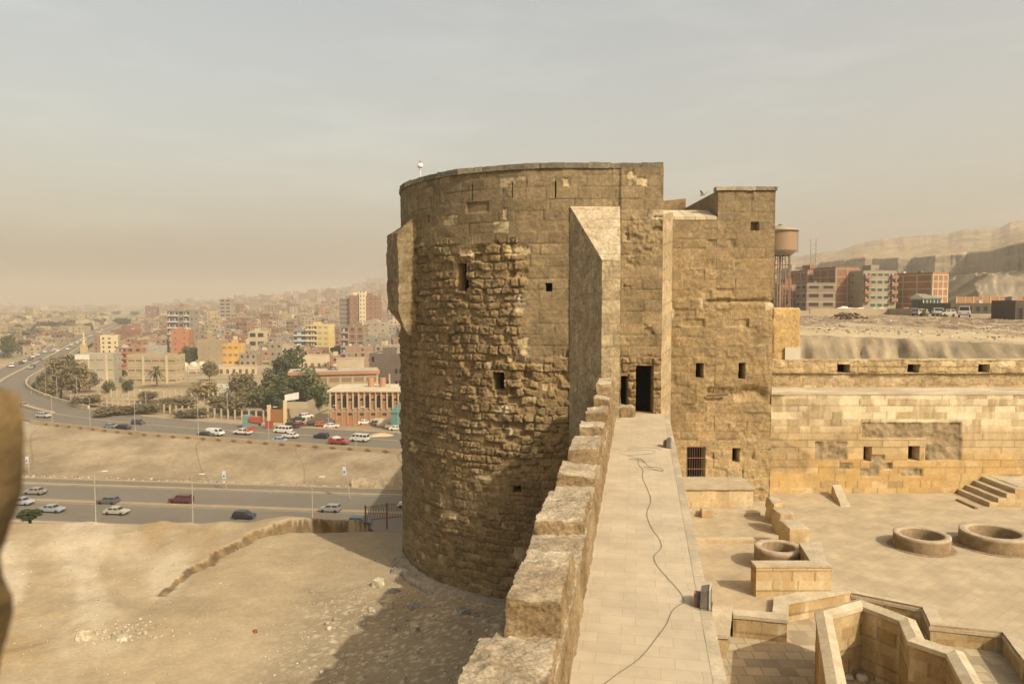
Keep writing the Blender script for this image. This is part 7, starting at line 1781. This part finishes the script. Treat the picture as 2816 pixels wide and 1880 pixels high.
# ramp wall rising behind the gate
m = MB(); a = G(792, 1160, -36.6); b = G(905, 1120, -37.6)
m.hexa([(a.x, a.y, -38), (b.x, b.y, -38), (b.x, b.y + .5, -38), (a.x, a.y + .5, -38), (a.x, a.y, -32.6), (b.x, b.y, -32.2), (b.x, b.y + .5, -32.2), (a.x, a.y + .5, -32.6)], (.42, .35, .235))
tag(m.build("ramp_wall", M_city), "tan retaining wall running from the gate up to the brick hall", "wall")
# rubble mounds by the parking
for k, (px, py, s, lab) in enumerate([(1060, 1165, 3.2, "pale rubble mound below the teal pavilion"), (1042, 1199, 2.2, "small cone of yellow sand at the edge of the upper road")]):
    p = G(px, py, -36); gb = GB(); stone(gb, (0, 0, -.8), s, 8500 + k, (.50, .42, .28) if k == 0 else (.60, .48, .28), .8, 22); o = gb.build("rubble_mound", M_stone, None, True); o.location = (p.x, p.y, -36.4); o.scale = (1.3, 1, .55); tag(o, lab, "mound")
# people by the gate
def person(px, py, z, label, top, low):
    p = G(px, py, z); V = [(0, 0, .95), (0, 0, 1.15), (0, 0, 1.42), (0, 0, 1.55), (0, 0, 1.68), (.10, 0, .9), (.11, .02, .5), (.11, 0, .08), (.11, .14, .03), (-.10, 0, .9), (-.13, -.05, .5), (-.14, -.1, .08), (-.14, .04, .03), (.19, 0, 1.4), (.24, 0, 1.12), (.22, .08, .88), (-.19, 0, 1.4), (-.24, .02, 1.12), (-.22, .1, .88)]
    E = [(0, 1), (1, 2), (2, 3), (3, 4), (0, 5), (5, 6), (6, 7), (7, 8), (0, 9), (9, 10), (10, 11), (11, 12), (2, 13), (13, 14), (14, 15), (2, 16), (16, 17), (17, 18)]
    me = bpy.data.meshes.new("body"); me.from_pydata(V, E, []); o = bpy.data.objects.new("person", me); sc.collection.objects.link(o)
    sk = o.modifiers.new("s", 'SKIN'); rad = [.15, .14, .17, .065, .11, .1, .075, .05, .04, .1, .075, .05, .04, .07, .05, .04, .07, .05, .04]
    for i, r in enumerate(rad): me.skin_vertices[0].data[i].radius = (r, r * .8)
    me.skin_vertices[0].data[0].use_root = True
    sb = o.modifiers.new("u", 'SUBSURF'); sb.levels = 1; sb.render_levels = 1
    me.materials.append(mat("clothing", color=top, bstr=0)); o.location = (p.x, p.y, z); tag(o, label, "person")
person(791, 1166, -36.15, "person in dark clothes standing by the cream gate pillar", (.05, .045, .04), None)
person(842, 1163, -36.1, "person in pale clothes standing among the parked cars", (.55, .48, .40), None)
# iron fence at the crest
fi = empty("iron_fence", near_px(1040, 1430)); tag(fi, "low rusty wrought iron fence on the sandy crest beside the round tower", "fence")
a, b = P(1005, 1432, 42.6), P(1125, 1420, 41.0); zf_ = a.z
RUST = (.16, .07, .035)
m = MB(); N = 34
for k in range(N + 1):
    t = k / N; x, y, z = a.x + (b.x - a.x) * t, a.y + (b.y - a.y) * t, a.z + (b.z - a.z) * t
    w_ = .05 * (1 if k % 2 else -1)
    m.tube([(x, y, z), (x + w_, y, z + .22), (x - w_, y, z + .5), (x, y, z + .8)], .008, RUST, 4)
own(m.build("bars", M_metal), fi)
m = MB()
for zz in (.06, .84): m.tube([(a.x, a.y, a.z + zz), (b.x, b.y, b.z + zz)], .018, RUST, 5)
own(m.build("rails", M_metal), fi)
for t in (0, .5, 1):
    m = MB(); x, y, z = a.x + (b.x - a.x) * t, a.y + (b.y - a.y) * t, a.z + (b.z - a.z) * t; m.box(x - .04, x + .04, y - .04, y + .04, z - .6, z + .96, (.22, .10, .05)); own(m.build("post", M_metal), fi)

# ================================================================== HAZE
hz = bpy.data.materials.new("haze"); hz.use_nodes = True; t = hz.node_tree; t.nodes.remove(t.nodes["Principled BSDF"])
pv = t.nodes.new("ShaderNodeVolumePrincipled"); pv.inputs['Color'].default_value = (.66, .625, .555, 1); pv.inputs['Density'].default_value = HAZE; pv.inputs['Anisotropy'].default_value = .1
t.links.new(pv.outputs[0], t.nodes["Material Output"].inputs['Volume'])
m = MB(); m.box(-9000, 9000, -400, 9600, -62, 160, (1, 1, 1)); o = m.build("haze", hz); o["kind"] = "stuff"; o["label"] = "dusty haze over the city"
bpy.context.view_layer.update()
